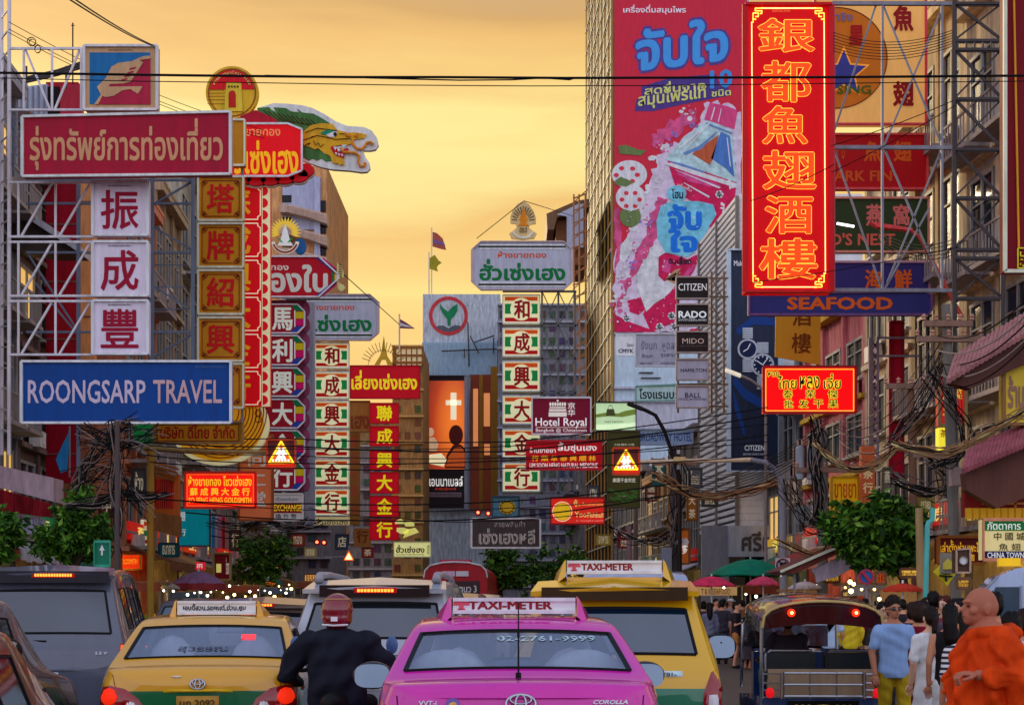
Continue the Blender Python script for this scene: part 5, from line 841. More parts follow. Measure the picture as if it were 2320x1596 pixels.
# louvred building
def louvre():
    dl0, dl1 = 65, 73.5; h = 20.1
    a = Vector((FX(dl0, 1), dl0, 0)); c = Vector((FX(dl1, 1), dl1, 0)); th = thing('louvred_building', 'building wrapped in white horizontal louvres behind the watch billboard', 'building', a)
    e = a + Vector((5.6, 0, 0)); b = MB()
    b.add([tuple(a + Vector((.3, .3, 0))), tuple(e + Vector((0, .3, 0))), (e.x, c.y, 0), tuple(c + Vector((.3, 0, 0))), (a.x + .3, a.y + .3, h), (e.x, e.y + .3, h), (e.x, c.y, h), (c.x + .3, c.y, h)], [(0, 1, 5, 4), (1, 2, 6, 5), (2, 3, 7, 6), (3, 0, 4, 7), (4, 5, 6, 7)])
    b.build('wall', M((26, 26, 30)), th); b = MB(); z = 5.2
    while z < h: b.bar(a + Vector((-.02, 0, z)), c + Vector((0, 0, z)), .3, .17); b.bar(a + Vector((0, 0, z)), e + Vector((0, 0, z)), .17, .3); z += .31
    b.build('louvre', MP((205, 220, 240), grime=.15, alb=2.2), th)
    part(th, 'post', MP((96, 90, 84)), lambda b: [b.bar(p + Vector((-.15, -.2, 4)), p + Vector((-.15, -.2, h)), .16) for p in (a, a.lerp(c, .5), c, a.lerp(e, .6))])
    part(th, 'yellow_wall', MP((226, 176, 90)), lambda b: b.rect(1703 - 2, 100, 1712, 200, 66, .1))
    f = part(th, 'fascia', MP((128, 132, 144), grime=.3), lambda b: b.rect(1652, 1190, 1800, 1260, 64.4, .5))
    part(f, 'lettering', MP((56, 52, 54)), lambda b: b.text('ศรีทอง', 1680, 1203, 1800, 1248, 64.36, .04))
    part(th, 'shop_wall', MP((108, 108, 112)), lambda b: b.rect(1590, 1190, 1652, 1365, 65.2, .3))
louvre()
# tiled eaves at far right
s = thing('tiled_eaves', 'two tiers of dull red tiled eaves at the right edge, over the restaurant', 'roof', P(2280, 1100, 27))
def eave(b, x0, y0, x1, y1, dx, h, d):
    n = 26
    for i in range(n): t = i / n; b.tube([P(x0 + (x1 - x0) * t, y0 + (y1 - y0) * t, d), P(x0 + (x1 - x0) * t + dx, y0 + (y1 - y0) * t - h, d + 1.4)], .055, 6)
    b.add([P(x0, y0, d + .02), P(x1, y1, d + .02), P(x1 + dx, y1 - h, d + 1.42), P(x0 + dx, y0 - h, d + 1.42)], [(0, 1, 2, 3)])
part(s, 'upper_tiles', MP((140, 96, 92), grime=.4), lambda b: eave(b, 2150, 862, 2420, 700, 18, 58, 27)); part(s, 'lower_tiles', MP((132, 72, 80), grime=.4), lambda b: eave(b, 2184, 1066, 2420, 968, 14, 52, 26.5))
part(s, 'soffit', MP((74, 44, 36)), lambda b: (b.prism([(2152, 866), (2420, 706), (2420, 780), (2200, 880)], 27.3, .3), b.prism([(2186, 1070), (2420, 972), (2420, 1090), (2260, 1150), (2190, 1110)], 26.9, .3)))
part(s, 'red_wall', MP((110, 26, 28)), lambda b: b.rect(2185, 1085, 2420, 1170, 27.6, .2)); part(s, 'lattice_window', MP((150, 96, 50)), lambda b: [b.pbar(*q, 27.5, .04) for q in ((2225, 1090, 2420, 1084), (2225, 1116, 2420, 1112), (2225, 1090, 2225, 1116), (2255, 1089, 2255, 1115), (2300, 1087, 2300, 1170), (2225, 1140, 2420, 1140))])
part(s, 'gold_frieze', LIT((190, 140, 30), .25), lambda b: [b.rect(2190 + k * 16, 1150, 2202 + k * 16, 1174, 27.4, .1) for k in range(14)])
sign('yellow wall sign with brown lettering under the upper tiled eaves', (2274, 822, 2420, 960), 27.5, (176, 150, 40), [('ร้านอาหารจีน', 2284, 850, 2410, 925, (120, 90, 70), 0, .05), ('CHINESE RESTAURANT', 2284, 938, 2410, 950, (90, 60, 30))], frame=(110, 80, 40))
s = sign('lit red and yellow sign strip behind the right utility pole', (2128, 850, 2188, 962), 34, (210, 40, 34), [('川菜', 2136, 880, 2180, 905, (240, 200, 60), .4, .03), ('平', 2136, 925, 2160, 950, (240, 210, 60), .4, .03)], emit=.35, frame=(120, 100, 60))
sign('bright yellow glowing sign low behind the right utility pole', (2127, 968, 2150, 1020), 35, (240, 226, 60), [('茶', 2130, 972, 2147, 990, (150, 120, 10), 0, .03)], emit=.8, frame=None)
s = sign('pink patterned red vertical board on the right facades', (2016, 728, 2046, 1080), 42.5, (140, 8, 32), [], name='vertical_board', cat='board', frame=(110, 20, 40)); part(s, 'bracket', STEEL, lambda b: [b.pbar(1985, y, 2080, y, 42.4, .06) for y in (765, 806)] + [b.pbar(1972, 765, 1972, 1060, 42.4, .12), b.pbar(1988, 765, 1988, 1060, 42.4, .08)] + [b.pbar(1974, y, 1990, y + 24, 42.4, .05) for y in range(770, 1040, 24)] + [b.pbar(1990, y, 1974, y + 24, 42.4, .05) for y in range(770, 1040, 24)])
sign('yellow banner with orange Thai lettering beside the right tree', (1884, 1080, 1946, 1180), 40, (206, 160, 16), [('ขายยา', 1890, 1094, 1940, 1128, (190, 80, 20), .1, .03), ('ร้านยา', 1892, 1134, 1938, 1160, (190, 80, 20), .1, .03)], emit=.25, frame=(150, 110, 20))
sign('orange red hanging lantern board beside the yellow banner', (1952, 1010, 1982, 1170), 39.5, (196, 96, 56), [('茶', 1955, 1060, 1978, 1084, (240, 220, 160), .1, .03), ('行', 1955, 1092, 1978, 1116, (240, 220, 160), .1, .03)], emit=.1, frame=None)
sign('dark red shop fascia with gold Thai lettering behind the yellow diamond sign', (2126, 1215, 2230, 1276), 29, (90, 22, 14), [('เล่าตั้งห่านพะโล้', 2130, 1222, 2226, 1250, (226, 170, 40), .4, .03), ('卤', 2196, 1254, 2208, 1270, (226, 170, 40), .4, .03)], emit=.1, frame=(110, 60, 20))
sign('orange upright sign of a small shop near the far right trees', (1536, 1197, 1562, 1276), 50, (176, 96, 30), [('沙爹', 1534 - 2, 1228, 1558, 1254, (235, 235, 230), .4, .03)], frame=(90, 60, 30)); sign('orange painted wall strip under the tall dim green advert', (1515, 1032, 1531, 1200), 52, (196, 110, 30), [], frame=(110, 80, 40), name='vertical_board', cat='board')

# small hanging signs that crowd both sides of the street
CL = [(1, 62, 1478, 1040, 30, 60, (40, 92, 90), 'teal', '茶'), (1, 70, 1462, 1100, 26, 34, (120, 60, 40), 'rust', '酒家'), (1, 58, 1560, 1060, 30, 44, (86, 92, 96), 'grey', 'โรงแรม'), (1, 54, 1590, 1120, 36, 26, (60, 70, 64), 'dull green', '旅社'), (1, 57, 1556, 1118, 24, 60, (150, 96, 30), 'ochre', '大茶'), (1, 44, 1790, 1085, 22, 60, (130, 120, 112), 'pale', '參茸'), (1, 46, 1800, 1010, 26, 70, (110, 50, 56), 'dull pink', '金行'), (1, 38, 2000, 1060, 20, 80, (120, 112, 100), 'buff', '燕窩'), (1, 35, 2064, 1120, 30, 60, (130, 96, 60), 'brown', 'ทอง'),
      (1, 80, 1400, 1200, 30, 40, (150, 40, 36), 'red', '魚翅'), (1, 90, 1350, 1210, 34, 24, (180, 150, 60), 'yellow', 'อาหาร'), (1, 84, 1330, 1100, 26, 50, (90, 90, 104), 'slate', 'ATM'), (1, 33, 2080, 1130, 34, 26, (176, 150, 60), 'mustard', 'ขาย'), (-1, 48, 225, 1120, 34, 50, (90, 40, 36), 'maroon', '中'), (-1, 46, 300, 1060, 30, 60, (70, 64, 62), 'charcoal', 'ห้าง'), (-1, 50, 360, 1230, 44, 30, (20, 90, 96), 'deep teal', 'ธนาคาร'), (-1, 60, 520, 1200, 26, 46, (96, 60, 50), 'cocoa', '行'), (-1, 68, 660, 1210, 30, 26, (160, 60, 40), 'brick', 'ทอง'), (-1, 72, 690, 1240, 26, 20, (200, 180, 120), 'cream', 'ขาย'), (-1, 80, 760, 1210, 30, 34, (60, 66, 90), 'navy', '店'), (-1, 95, 820, 1240, 26, 22, (150, 50, 40), 'scarlet', '茶')]
for sd, d, x, y, w, h, c, cn_, t in CL:
    s = sign('small %s hanging sign among the %s facades, %s' % (cn_, 'right' if sd > 0 else 'left', 'upright' if h > w else 'wide'), (x, y, x + w, y + h), d, c, [], frame=tuple(int(v * .6) for v in c), fw=.05, emit=.06)
    v = list(t) if h > w * 1.3 and len(t) < 3 else [t]
    letters(s, [(u, x + w * .18, y + h * (i + .14) / len(v), x + w * .82, y + h * (i + .84) / len(v), (226, 214, 180), .12, .025) for i, u in enumerate(v)], d)
# ================================================================== vehicles
def ev(me_obj):
    dg = bpy.context.evaluated_depsgraph_get(); return bpy.data.meshes.new_from_object(me_obj.evaluated_get(dg))
def PAINT2(top, low, zsplit):           # two-tone taxi enamel, split at a height on the body
    m = M(top, rough=.3, coat=1, grime=.08, alb=1.3, k=(low, zsplit)); t = m.node_tree; b = t.nodes['Principled BSDF']
    tcn = t.nodes.new('ShaderNodeTexCoord'); sp = t.nodes.new('ShaderNodeSeparateXYZ'); t.links.new(tcn.outputs['Object'], sp.inputs[0])
    g = t.nodes.new('ShaderNodeMath'); g.operation = 'GREATER_THAN'; g.inputs[1].default_value = zsplit; t.links.new(sp.outputs['Z'], g.inputs[0])
    mxn = t.nodes.new('ShaderNodeMix'); mxn.data_type = 'RGBA'; mxn.inputs[6].default_value = (*[min(.8, x * 1.6) for x in srgb(low)], 1); mxn.inputs[7].default_value = (*[min(.8, x * 1.3) for x in srgb(top)], 1)
    t.links.new(g.outputs[0], mxn.inputs[0]); t.links.new(mxn.outputs[2], b.inputs['Base Color']); return m
def islands(ff):
    p = {}
    def r(x):
        while p[x] != x: p[x] = p[p[x]]; x = p[x]
        return x
    for f in ff:
        for i in f: p.setdefault(i, i)
        for i in f[1:]: p[r(i)] = r(f[0])
    g = {}
    for f in ff: g.setdefault(r(f[0]), []).append(f)
    return list(g.values())
class Car:
    """stations along the car (rear at y=0): y, half width low/mid/belt, z low/mid/belt, half width roof edge, z top, crown, kind
    kind of the strip that starts here: r rear glass, s side glass, w windscreen, n none"""
    def __init__(s, name, label, cat, st, paint, glass, loc, rz, wheels, wr=.31, track=.74, group=None, trim=None):
        s.th = thing(name, label, cat, loc, rz, group)
        V = []; Fc = []; K = []; per = None
        for (y, wb, zb, wm, zm, wl, zl, wt, zt, cr, kind) in st:
            mix = lambda a, b, t: a + (b - a) * t
            h = [(wb * .6, zb), (wb, zb + .04), (wm, zm), (wl, zl), (mix(wl, wt, .1), mix(zl, zt, .1)), (mix(wl, wt, .86), mix(zl, zt, .86)), (wt, zt), (wt * .935, zt + cr * .35), (wt * .46, zt + cr * .9)]
            ring = h + [(0, zt + cr)] + [(-x, z) for x, z in h[::-1]]
            per = len(ring); V += [(x, y, z) for x, z in ring]
        n = len(st)
        for i in range(n - 1):
            kind = st[i][10]
            for j in range(per):
                k = (j + 1) % per; Fc.append((i * per + j, i * per + k, (i + 1) * per + k, (i + 1) * per + j)); mi = 0
                top = j in (7, 8, 9, 10); side = j in (4, 13)
                if kind == 'r' and top: mi = 1
                if kind == 'w' and top: mi = 3
                if 's' in kind and side: mi = 2
                K.append(mi)
        hp = per // 2
        for base, flip in ((0, 0), ((n - 1) * per, 1)):
            for j in range(hp - 0):
                a, b, c, d = base + j, base + j + 1, base + per - 2 - j, base + per - 1 - j
                f = (a, b, c, d) if b != c else (a, b, d)
                if len(set(f)) >= 3: Fc.append(f if flip else f[::-1]); K.append(0)
        me = bpy.data.meshes.new('cage'); me.from_pydata(V, [], Fc)
        bm = bmesh.new(); bm.from_mesh(me); bmesh.ops.recalc_face_normals(bm, faces=bm.faces); bm.to_mesh(me); bm.free()
        for k in range(4): me.materials.append(paint)
        me.polygons.foreach_set('material_index', K); o = bpy.data.objects.new('cage', me); col.objects.link(o)
        sb = o.modifiers.new('s', 'SUBSURF'); sb.levels = 3; sb.render_levels = 3
        full = ev(o); bpy.data.objects.remove(o)
        vs = [v.co.copy() for v in full.vertices]; s.bvh = BVHTree.FromPolygons(vs, [tuple(p.vertices) for p in full.polygons])
        for mi, nm, m in ((0, 'body', paint), (1, 'rear_window', glass), (2, 'side_window', glass), (3, 'windscreen', glass)):
            idx = {}; fv = []; ff = []
            for p in full.polygons:
                if p.material_index != mi: continue
                f = []
                for v in p.vertices:
                    if v not in idx: idx[v] = len(fv); fv.append(tuple(vs[v]))
                    f.append(idx[v])
                ff.append(f)
            for ff in islands(ff) if mi == 2 else ([ff] if ff else []):
                b = MB(); use = sorted({i for f in ff for i in f}); rm = {q: i for i, q in enumerate(use)}; b.add([fv[i] for i in use], [[rm[i] for i in f] for f in ff]); ob = b.build(nm, m, s.th, True, True)
                if nm == 'body': s.body = ob
                if nm != 'body':        # rubber edging round the glass
                    cnt = {}
                    for f in ff:
                        for i in range(len(f)): e = tuple(sorted((f[i], f[(i + 1) % len(f)]))); cnt[e] = cnt.get(e, 0) + 1
                    sb_ = MB()
                    for (i, j), n_ in cnt.items():
                        if n_ == 1: sb_.bar(fv[i], fv[j], .022 if nm == 'rear_window' else .016)
                    sb_.build('seal', M((14, 13, 15), rough=.4), ob, True)
        # a dark cabin with seats inside, and wheels below
        s.st = st; y0, y1 = wheels
        for y in wheels:
            for sx in (-1, 1):
                b = MB(); prof = [(wr * .5, -.1), (wr * .92, -.11), (wr, -.07), (wr, .07), (wr * .92, .11), (wr * .5, .1)]
                v0 = len(b.v); b.lathe(prof, (0, 0, 0), 20); b.v = [(sx * track + z, y + x, wr + yy) for x, yy, z in b.v]
                w = b.build('wheel', M((20, 20, 21), rough=.8), s.th, True, True)
                b = MB(); b.lathe([(0, -.09), (wr * .56, -.08), (wr * .56, .08), (0, .09)], (0, 0, 0), 14); b.v = [(sx * track + z, y + x, wr + yy) for x, yy, z in b.v]; b.build('rim', MP((150, 150, 155), rough=.3), w, True)
    def cabin(s, y0, y1, z0, z1, w, seats, c=(40, 40, 46), sc=(190, 186, 205)):
        b = MB(); b.box((0, (y0 + y1) / 2, z0), (w * 2, y1 - y0, .06)); b.box((0, y1 - .1, (z0 + .35)), (w * 2, .1, .5)); b.build('interior', M(c, rough=.9), s.th, True)
        for x, y, ww, hh in seats:
            b = MB(); b.ball((x, y, z0 + hh * .45), (ww / 2, .1, hh * .55), 14, 8); b.build('seat', MP(sc, rough=.9, alb=1.6), s.th, True, True)
    def hit(s, x, z, y0=-3):
        h = s.bvh.ray_cast(Vector((x, y0, z)), Vector((0, 1, 0)))
        return h[0] if h[0] is not None else None
    def hitz(s, x, y):
        h = s.bvh.ray_cast(Vector((x, y, 4)), Vector((0, 0, -1))); return h[0].z if h[0] is not None else 1.4
    def decal(s, pts, off=.012, bulge=0, th=.03, n=8):
        """a thickened patch lying on the rear of the body, outline in (x, z)"""
        bm = bmesh.new(); bm.faces.new([bm.verts.new((x, 0, z)) for x, z in pts])
        bmesh.ops.triangulate(bm, faces=bm.faces); bmesh.ops.subdivide_edges(bm, edges=bm.edges, cuts=3, use_grid_fill=True); bmesh.ops.triangulate(bm, faces=bm.faces)
        cx = sum(p[0] for p in pts) / len(pts); cz = sum(p[1] for p in pts) / len(pts); rad = max(math.hypot(p[0] - cx, p[1] - cz) for p in pts)
        b = MB(); V = []; last = 0
        edge_v = {v for e in bm.edges if e.is_boundary for v in e.verts}
        bm.verts.index_update()
        for v in bm.verts:
            h = s.hit(v.co.x, v.co.z); y = h.y if h is not None else last; last = y
            u = max(0, 1 - (math.hypot(v.co.x - cx, v.co.z - cz) / rad) ** 2)
            V.append((v.co.x, y - off - bulge * u if v not in edge_v else y - off * .3, v.co.z))
        F_ = []
        for f in bm.faces:
            q = [v.index for v in f.verts]; a, c, d = (Vector(V[i]) for i in q[:3])
            F_.append(q if (c - a).cross(d - a).y < 0 else q[::-1])
        bm.free(); b.add(V, F_); return b
    def put(s, name, mat, pts, parent=None, **k): return s.decal(pts, **k).build(name, mat, parent or s.th, True, True)
    def text(s, t, x0, z0, x1, z1, mat, name='lettering', off=.014, bold=.02, slant=0):
        vs, fs, a, b_, c, e = glyphs(t, bold); V = []; last = 0
        for v in vs:
            w = (v[1] - b_) / (e - b_); x = x0 + (x1 - x0) * (v[0] - a) / (c - a) + slant * w; z = z0 + (z1 - z0) * w; h = s.hit(x, z); last = h.y if h is not None else last; V.append((x, last - off + v[2], z))
        return MB().add(V, fs).build(name, mat, s.th, True)
def oval(cx, cz, rx, rz, n=20, p=2.0):
    o = []
    for i in range(n):
        a = 2 * pi * i / n; c, q = cos(a), sin(a); o.append((cx + rx * math.copysign(abs(c) ** (2 / p), c), cz + rz * math.copysign(abs(q) ** (2 / p), q)))
    return o
RL = M((150, 8, 6), rough=.15, coat=1, emit=.25, grime=.2, alb=1.0); RLD = M((150, 8, 14), rough=.12, coat=1, grime=.2, alb=1.1); HOT = LIT((255, 70, 18), 3.5); CLR = MP((200, 190, 190), rough=.1)
GL = GLASS((226, 234, 244), .88, refl=.34); GLD = GLASS((52, 60, 72), .2, refl=.14); GLM = GLASS((70, 80, 92), .3, refl=.1)

def sedan(label, loc, rz, paint, glass, name='taxi_car', cat='taxi', s=1.0, group=None, roof=1.47, hw=.85, dk=0):
    zr = roof
    st = [(0.0, .52, .34, .66, .58, .60, .84 + dk, .50, .90 + dk, .015, 'n'), (.03, .66, .28, .775, .58, .70, .90 + dk, .60, .985 + dk, .02, 'n'), (.09, .74, .24, hw - .02, .6, .77, .93 + dk, .72, 1.045 + dk, .025, 'n'), (.26, .78, .22, hw, .62, .80, .95 + dk, .76, 1.045 + dk, .02, 'n'),
          (.42, .79, .22, hw, .62, .82, .955 + dk, .80, 1.03 + dk, .03, 'n'), (.47, .79, .22, hw, .62, .82, .96 + dk, .80, 1.035 + dk, .03, 'r'), (1.16, .79, .22, hw, .62, .815, .97 + dk, .665, zr - .055, .035, 'n'), (1.26, .79, .22, hw, .62, .815, .97 + dk, .635, zr - .028, .035, 's'), (1.75, .79, .22, hw, .62, .815, .965 + dk, .62, zr, .03, 'n'), (1.85, .79, .22, hw, .62, .815, .965 + dk, .615, zr, .03, 's'),
          (2.5, .79, .22, hw, .62, .81, .95 + dk, .61, zr - .015, .03, 'n'), (2.62, .79, .22, hw, .62, .81, .95 + dk, .61, zr - .04, .03, 'w'), (3.28, .79, .22, hw, .62, .80, .93 + dk, .70, .98 + dk, .04, 'n'), (3.4, .79, .22, hw, .62, .79, .92 + dk, .69, .95 + dk, .04, 'n'), (4.1, .77, .22, .82, .55, .75, .82, .62, .84, .03, 'n'), (4.42, .62, .26, .68, .48, .62, .66, .5, .68, .02, 'n')]
    c = Car(name, label, cat, st, paint, glass, loc, rz, (.95, 3.55), group=group)
    c.cabin(.75, 3.0, .55, 1.2, .7, [(-.36, 1.15, .5, .75), (.36, 1.15, .5, .75), (-.36, 2.1, .5, .95), (.36, 2.1, .5, .95)])
    return c
def mirrors(c, y, z, x, paint, face=MP((110, 140, 160), rough=.03, alb=1.2), size=(.2, .15), sides=(-1, 1)):
    for sx in sides:
        b = MB(); b.ball((sx * x, y, z), (size[0] * .64, .085, size[1] * .68), 16, 10); b.bar((sx * (x - size[0] * .5), y, z - .04), (sx * (x - size[0] - .06), y + .05, z - .09), .06, .05); m = b.build('door_mirror', paint, c.th, True, True)
        b = MB(); pts = oval(sx * x, z, size[0] * .54, size[1] * .56, 24, 3); n = len(pts); b.add([(px, y - .088 + (pz - z) * .2, pz) for px, pz in pts] + [(px, y - .03, pz) for px, pz in pts], [tuple(range(n))] + [(i, i + n, (i + 1) % n + n, (i + 1) % n) for i in range(n)]); b.build('mirror_glass', M((120, 135, 150), rough=.02, metal=1, grime=.03), m, True)
def taxi_sign(c, y, z, w, pod, text, tcol=(120, 30, 36), bk=(196, 196, 214), h=.165, sub=None, zoff=0):
    b = MB(); n = 12
    for sx in (-1, 1):
        b.add([(sx * (w / 2 + .01), y - .1, z + .02), (sx * (w / 2 + .01), y + .32, z + .0), (sx * (w / 2 + .15), y + .36, z - .06), (sx * (w / 2 + .09), y - .06, z - .04), (sx * (w / 2 + .01), y - .06, z + h + .05), (sx * (w / 2 + .01), y + .3, z + h * .7), (sx * (w / 2 + .03), y - .03, z + h + .03), (sx * (w / 2 + .10), y + .2, z + h * .45)],
              [(0, 1, 5, 4), (3, 7, 6), (2, 7, 3), (1, 2, 7, 5), (4, 5, 7, 6), (0, 4, 6, 3)])
    b.box((0, y + .1, z - .0), (w, .3, .03)); p = b.build('roof_pod', pod, c.th, True)
    b = MB(); b.box((0, y - .02, z + .04 + h / 2), (w, .1, h)); sg = b.build('roof_sign', MP(bk, rough=.35, grime=.08), c.th, True)
    b = MB(); b.box((0, y - .075, z + .04 + h - .012), (w, .02, .024)); b.box((0, y - .075, z + .052), (w, .02, .024)); b.build('sign_rim', MP((210, 210, 222), rough=.3), sg, True)
    b = MB(); x0, x1 = text[1]; b.ltext(text[0], x0, z + .04 + h * .26, x1, z + .04 + h * .8, y - .073, .06); b.build('lettering', MP(tcol), sg, True)
    if sub:
        b = MB(); b.ltext(sub[0], sub[1], z + .04 + h * .24, sub[2], z + .04 + h * .42, y - .073, .02); b.build('lettering', MP((70, 60, 60)), sg, True)
    b = MB(); cx = text[2]
    if cx is not None:
        v = [(cx + .055 * cos(a), y - .073, z + .04 + h * .52 + .05 * sin(a)) for a in [pi * k / 10 for k in range(11)]]; b.add(v, [tuple(range(len(v)))[::-1]]); b.box((cx, y - .073, z + .04 + h * .38), (.03, .004, .05)); b.box((cx, y - .073, z + .04 + h * .28), (.05, .004, .012)); b.build('emblem', MP((176, 70, 84)), sg, True)
def ringmark(c, cx, cz, rx, rz, mat, name='badge', off=.02):      # maker's badge of three interlocking ovals
    b = MB()
    def ov(x, z, a, e, r=.007):
        pts = []
        for i in range(25):
            t = 2 * pi * i / 24; px, pz = x + a * cos(t), z + e * sin(t); h = c.hit(px, pz); pts.append((px, (h.y if h is not None else 0) - off, pz))
        b.tube(pts, r, 6, False)
    ov(cx, cz, rx, rz); ov(cx, cz, rx * .36, rz * .96, .006); ov(cx, cz + rz * .42, rx * .72, rz * .5, .006)
    return b.build(name, CHROME, c.th, True, True)

# ---- pink taxi ------------------------------------------------------------------------
def pan(px, d): return X(px, d)
PINK = M((200, 10, 150), rough=.3, coat=1, grime=.08, alb=1.25)
PX = 7.95
c = sedan('bright magenta taxi with a white roof sign, nearest in the middle lane', (X(1180, PX), PX, 0), R(1.5), PINK, GL, roof=1.475, dk=.075)
taxi_sign(c, 1.42, 1.47, .80, PINK, ('TAXI-METER', (-.30, .25), -.345), h=.105)
mirrors(c, 2.72, 1.04, 1.02, M((30, 22, 30), rough=.3, coat=.5), size=(.24, .155))
c.put('trunk_lip', PINK, [(-.66, 1.045), (.66, 1.045), (.66, 1.058), (-.66, 1.058)], off=.015)
ringmark(c, 0, 1.02, .083, .05, CHROME)
for sx in (-1, 1): c.put('trunk_seam', M((60, 4, 40)), [(sx * x, z) for x, z in ((.665, .80), (.672, .80), (.70, 1.06), (.692, 1.06))], off=.004)
c.put('trunk_crease', M((150, 6, 110), rough=.3), [(-.66, .985), (.66, .985), (.66, .99), (-.66, .99)], off=.004)
c.text('COROLLA', .40, 1.015, .60, 1.038, CHROME, bold=.05, slant=.01); c.text('VVT-i', -.57, 1.01, -.47, 1.035, CHROME, bold=.03)
c.put('round_sticker', MP((96, 74, 130)), oval(-.38, 1.012, .04, .04)); c.put('sticker_figure', MP((176, 130, 60)), oval(-.38, 1.012, .024, .018, 10), off=.02)
for sx in (-1, 1):
    l = c.put('tail_light', RLD, [(sx * x, z) for x, z in ((.54, .62), (.80, .66), (.815, .80), (.76, .86), (.62, .83), (.56, .74))], bulge=.02); c.put('lamp', RL, oval(sx * .7, .74, .07, .06), parent=l, off=.04, bulge=.01)
c.put('number_plate', MP((206, 190, 90)), [(-.17, .70), (.17, .70), (.17, .82), (-.17, .82)]); c.put('bumper', PINK, [(-.74, .36), (.74, .36), (.76, .5), (-.76, .5)], off=.05)
h0 = c.hitz(0, .5)
b = MB(); b.tube([(0, .44, 1.10), (0, .44, 1.17)], .017, 8); b.tube([(0, .44, 1.17), (0, .44, 1.585)], [.006, .0035], 6); b.tube([(0, .44, 1.38), (0, .44, 1.42)], .008, 6); b.build('antenna', BLK, c.th, True)
b = MB(); b.lathe([(0, 0), (.14, 0), (.16, .05), (.14, .12), (0, .13)], (0, .9, 1.1), 20, 1, .5); b.build('parcel_cushion', MP((70, 66, 92), rough=.9), c.th, True, True)
b = MB(); b.box((.2, .82, 1.15), (.16, .02, .045)); b.build('yellow_note', MP((190, 210, 120)), c.th, True)
for x in (-.44, .44):
    b = MB(); b.ball((x, 1.0, 1.12), (.25, .12, .17), 18, 10); b.build('seat_back', MP((226, 220, 240), rough=.85), c.th, True, True)
b = MB(); b.ltext('02-2761-9999', -.12, 1.345, .5, 1.375, 0, .02)
def slope(b, c, off=.012):
    o = []
    for x, y, z in b.v:
        h = c.hit(x, z); o.append((x, (h.y if h is not None else 1) - off, z))
    b.v = o
slope(b, c); b.build('window_lettering', MP((150, 170, 180)), c.th, True)

# ---- yellow and green saloon taxi ------------------------------------------------------
YG = PAINT2((208, 148, 10), (2, 84, 44), .87); YEL = M((208, 150, 12), rough=.3, coat=1, grime=.08, alb=1.3)
PY = 11.5
c = sedan('yellow and green saloon taxi with a white roof sign, left of the motorcyclist', (X(448, PY), PY, 0), R(5.5), YG, GL, roof=1.46)
taxi_sign(c, 1.45, 1.435, .70, YEL, ('เอนดี้สวน รถยนต์ ด่วน ศูน', (-.30, .26), None), tcol=(50, 50, 54), bk=(186, 186, 196), h=.125, sub=('02-944-2000, 02-882-5521', -.28, .24))
ringmark(c, 0, .925, .06, .04, CHROME)
for sx in (-1, 1):
    l = c.put('tail_light', RLD, [(sx * x, z) for x, z in ((.40, .70), (.46, .665), (.70, .665), (.79, .70), (.80, .84), (.775, .90), (.70, .915), (.58, .89), (.47, .81))], bulge=.025)
    c.put('brake_lamp', LIT((250, 44, 16), .8), oval(sx * .705, .82, .07, .075), parent=l, off=.045, bulge=.02); c.put('lower_lamp', RL, oval(sx * .665, .725, .055, .045), parent=l, off=.04, bulge=.015); c.put('reverse_lamp', CLR, oval(sx * .53, .745, .045, .045), parent=l, off=.04, bulge=.015)
p = c.put('number_plate', MP((150, 110, 40), rough=.2), [(-.17, .70), (.17, .70), (.17, .83), (-.17, .83)], off=.02); c.text('มฎ 2092', -.14, .735, .14, .80, MP((60, 40, 16)), 'plate_lettering', .026)
c.put('plate_frame', MP((190, 190, 200), rough=.2), [(-.19, .675), (.19, .675), (.19, .70), (-.19, .70)], off=.022); c.put('trunk_garnish', MP((190, 140, 20), rough=.2), [(-.27, .86), (.28, .86), (.28, .885), (-.27, .885)], off=.025)
for sx in (-1, 1): c.put('trunk_seam', M((70, 50, 4)), [(sx * x, z) for x, z in ((.60, .74), (.607, .74), (.69, 1.0), (.683, 1.0))], off=.004)
c.put('lock', MP((230, 220, 180), rough=.1), oval(-.17, .985, .04, .006, 10))
for x in (-.0,):
    b = MB(); b.ball((-.02, .95, 1.0), (.22, .12, .12), 16, 8); b.build('seat_back', MP((200, 220, 236)), c.th, True, True); b = MB(); b.box((-.02, .8, 1.06), (.1, .02, .025)); b.build('yellow_note', MP((190, 190, 60)), c.th, True)
b = MB(); b.ltext('สุวรรณ', -.25, 1.16, .17, 1.21, 0, .03); slope(b, c); b.build('window_lettering', MP((80, 86, 100)), c.th, True)
b = MB(); b.box((.33, 0, 1.29), (.12, .02, .035)); slope(b, c, .02); b.build('high_brake_lamp', LIT((255, 60, 70), 1.6), c.th, True)

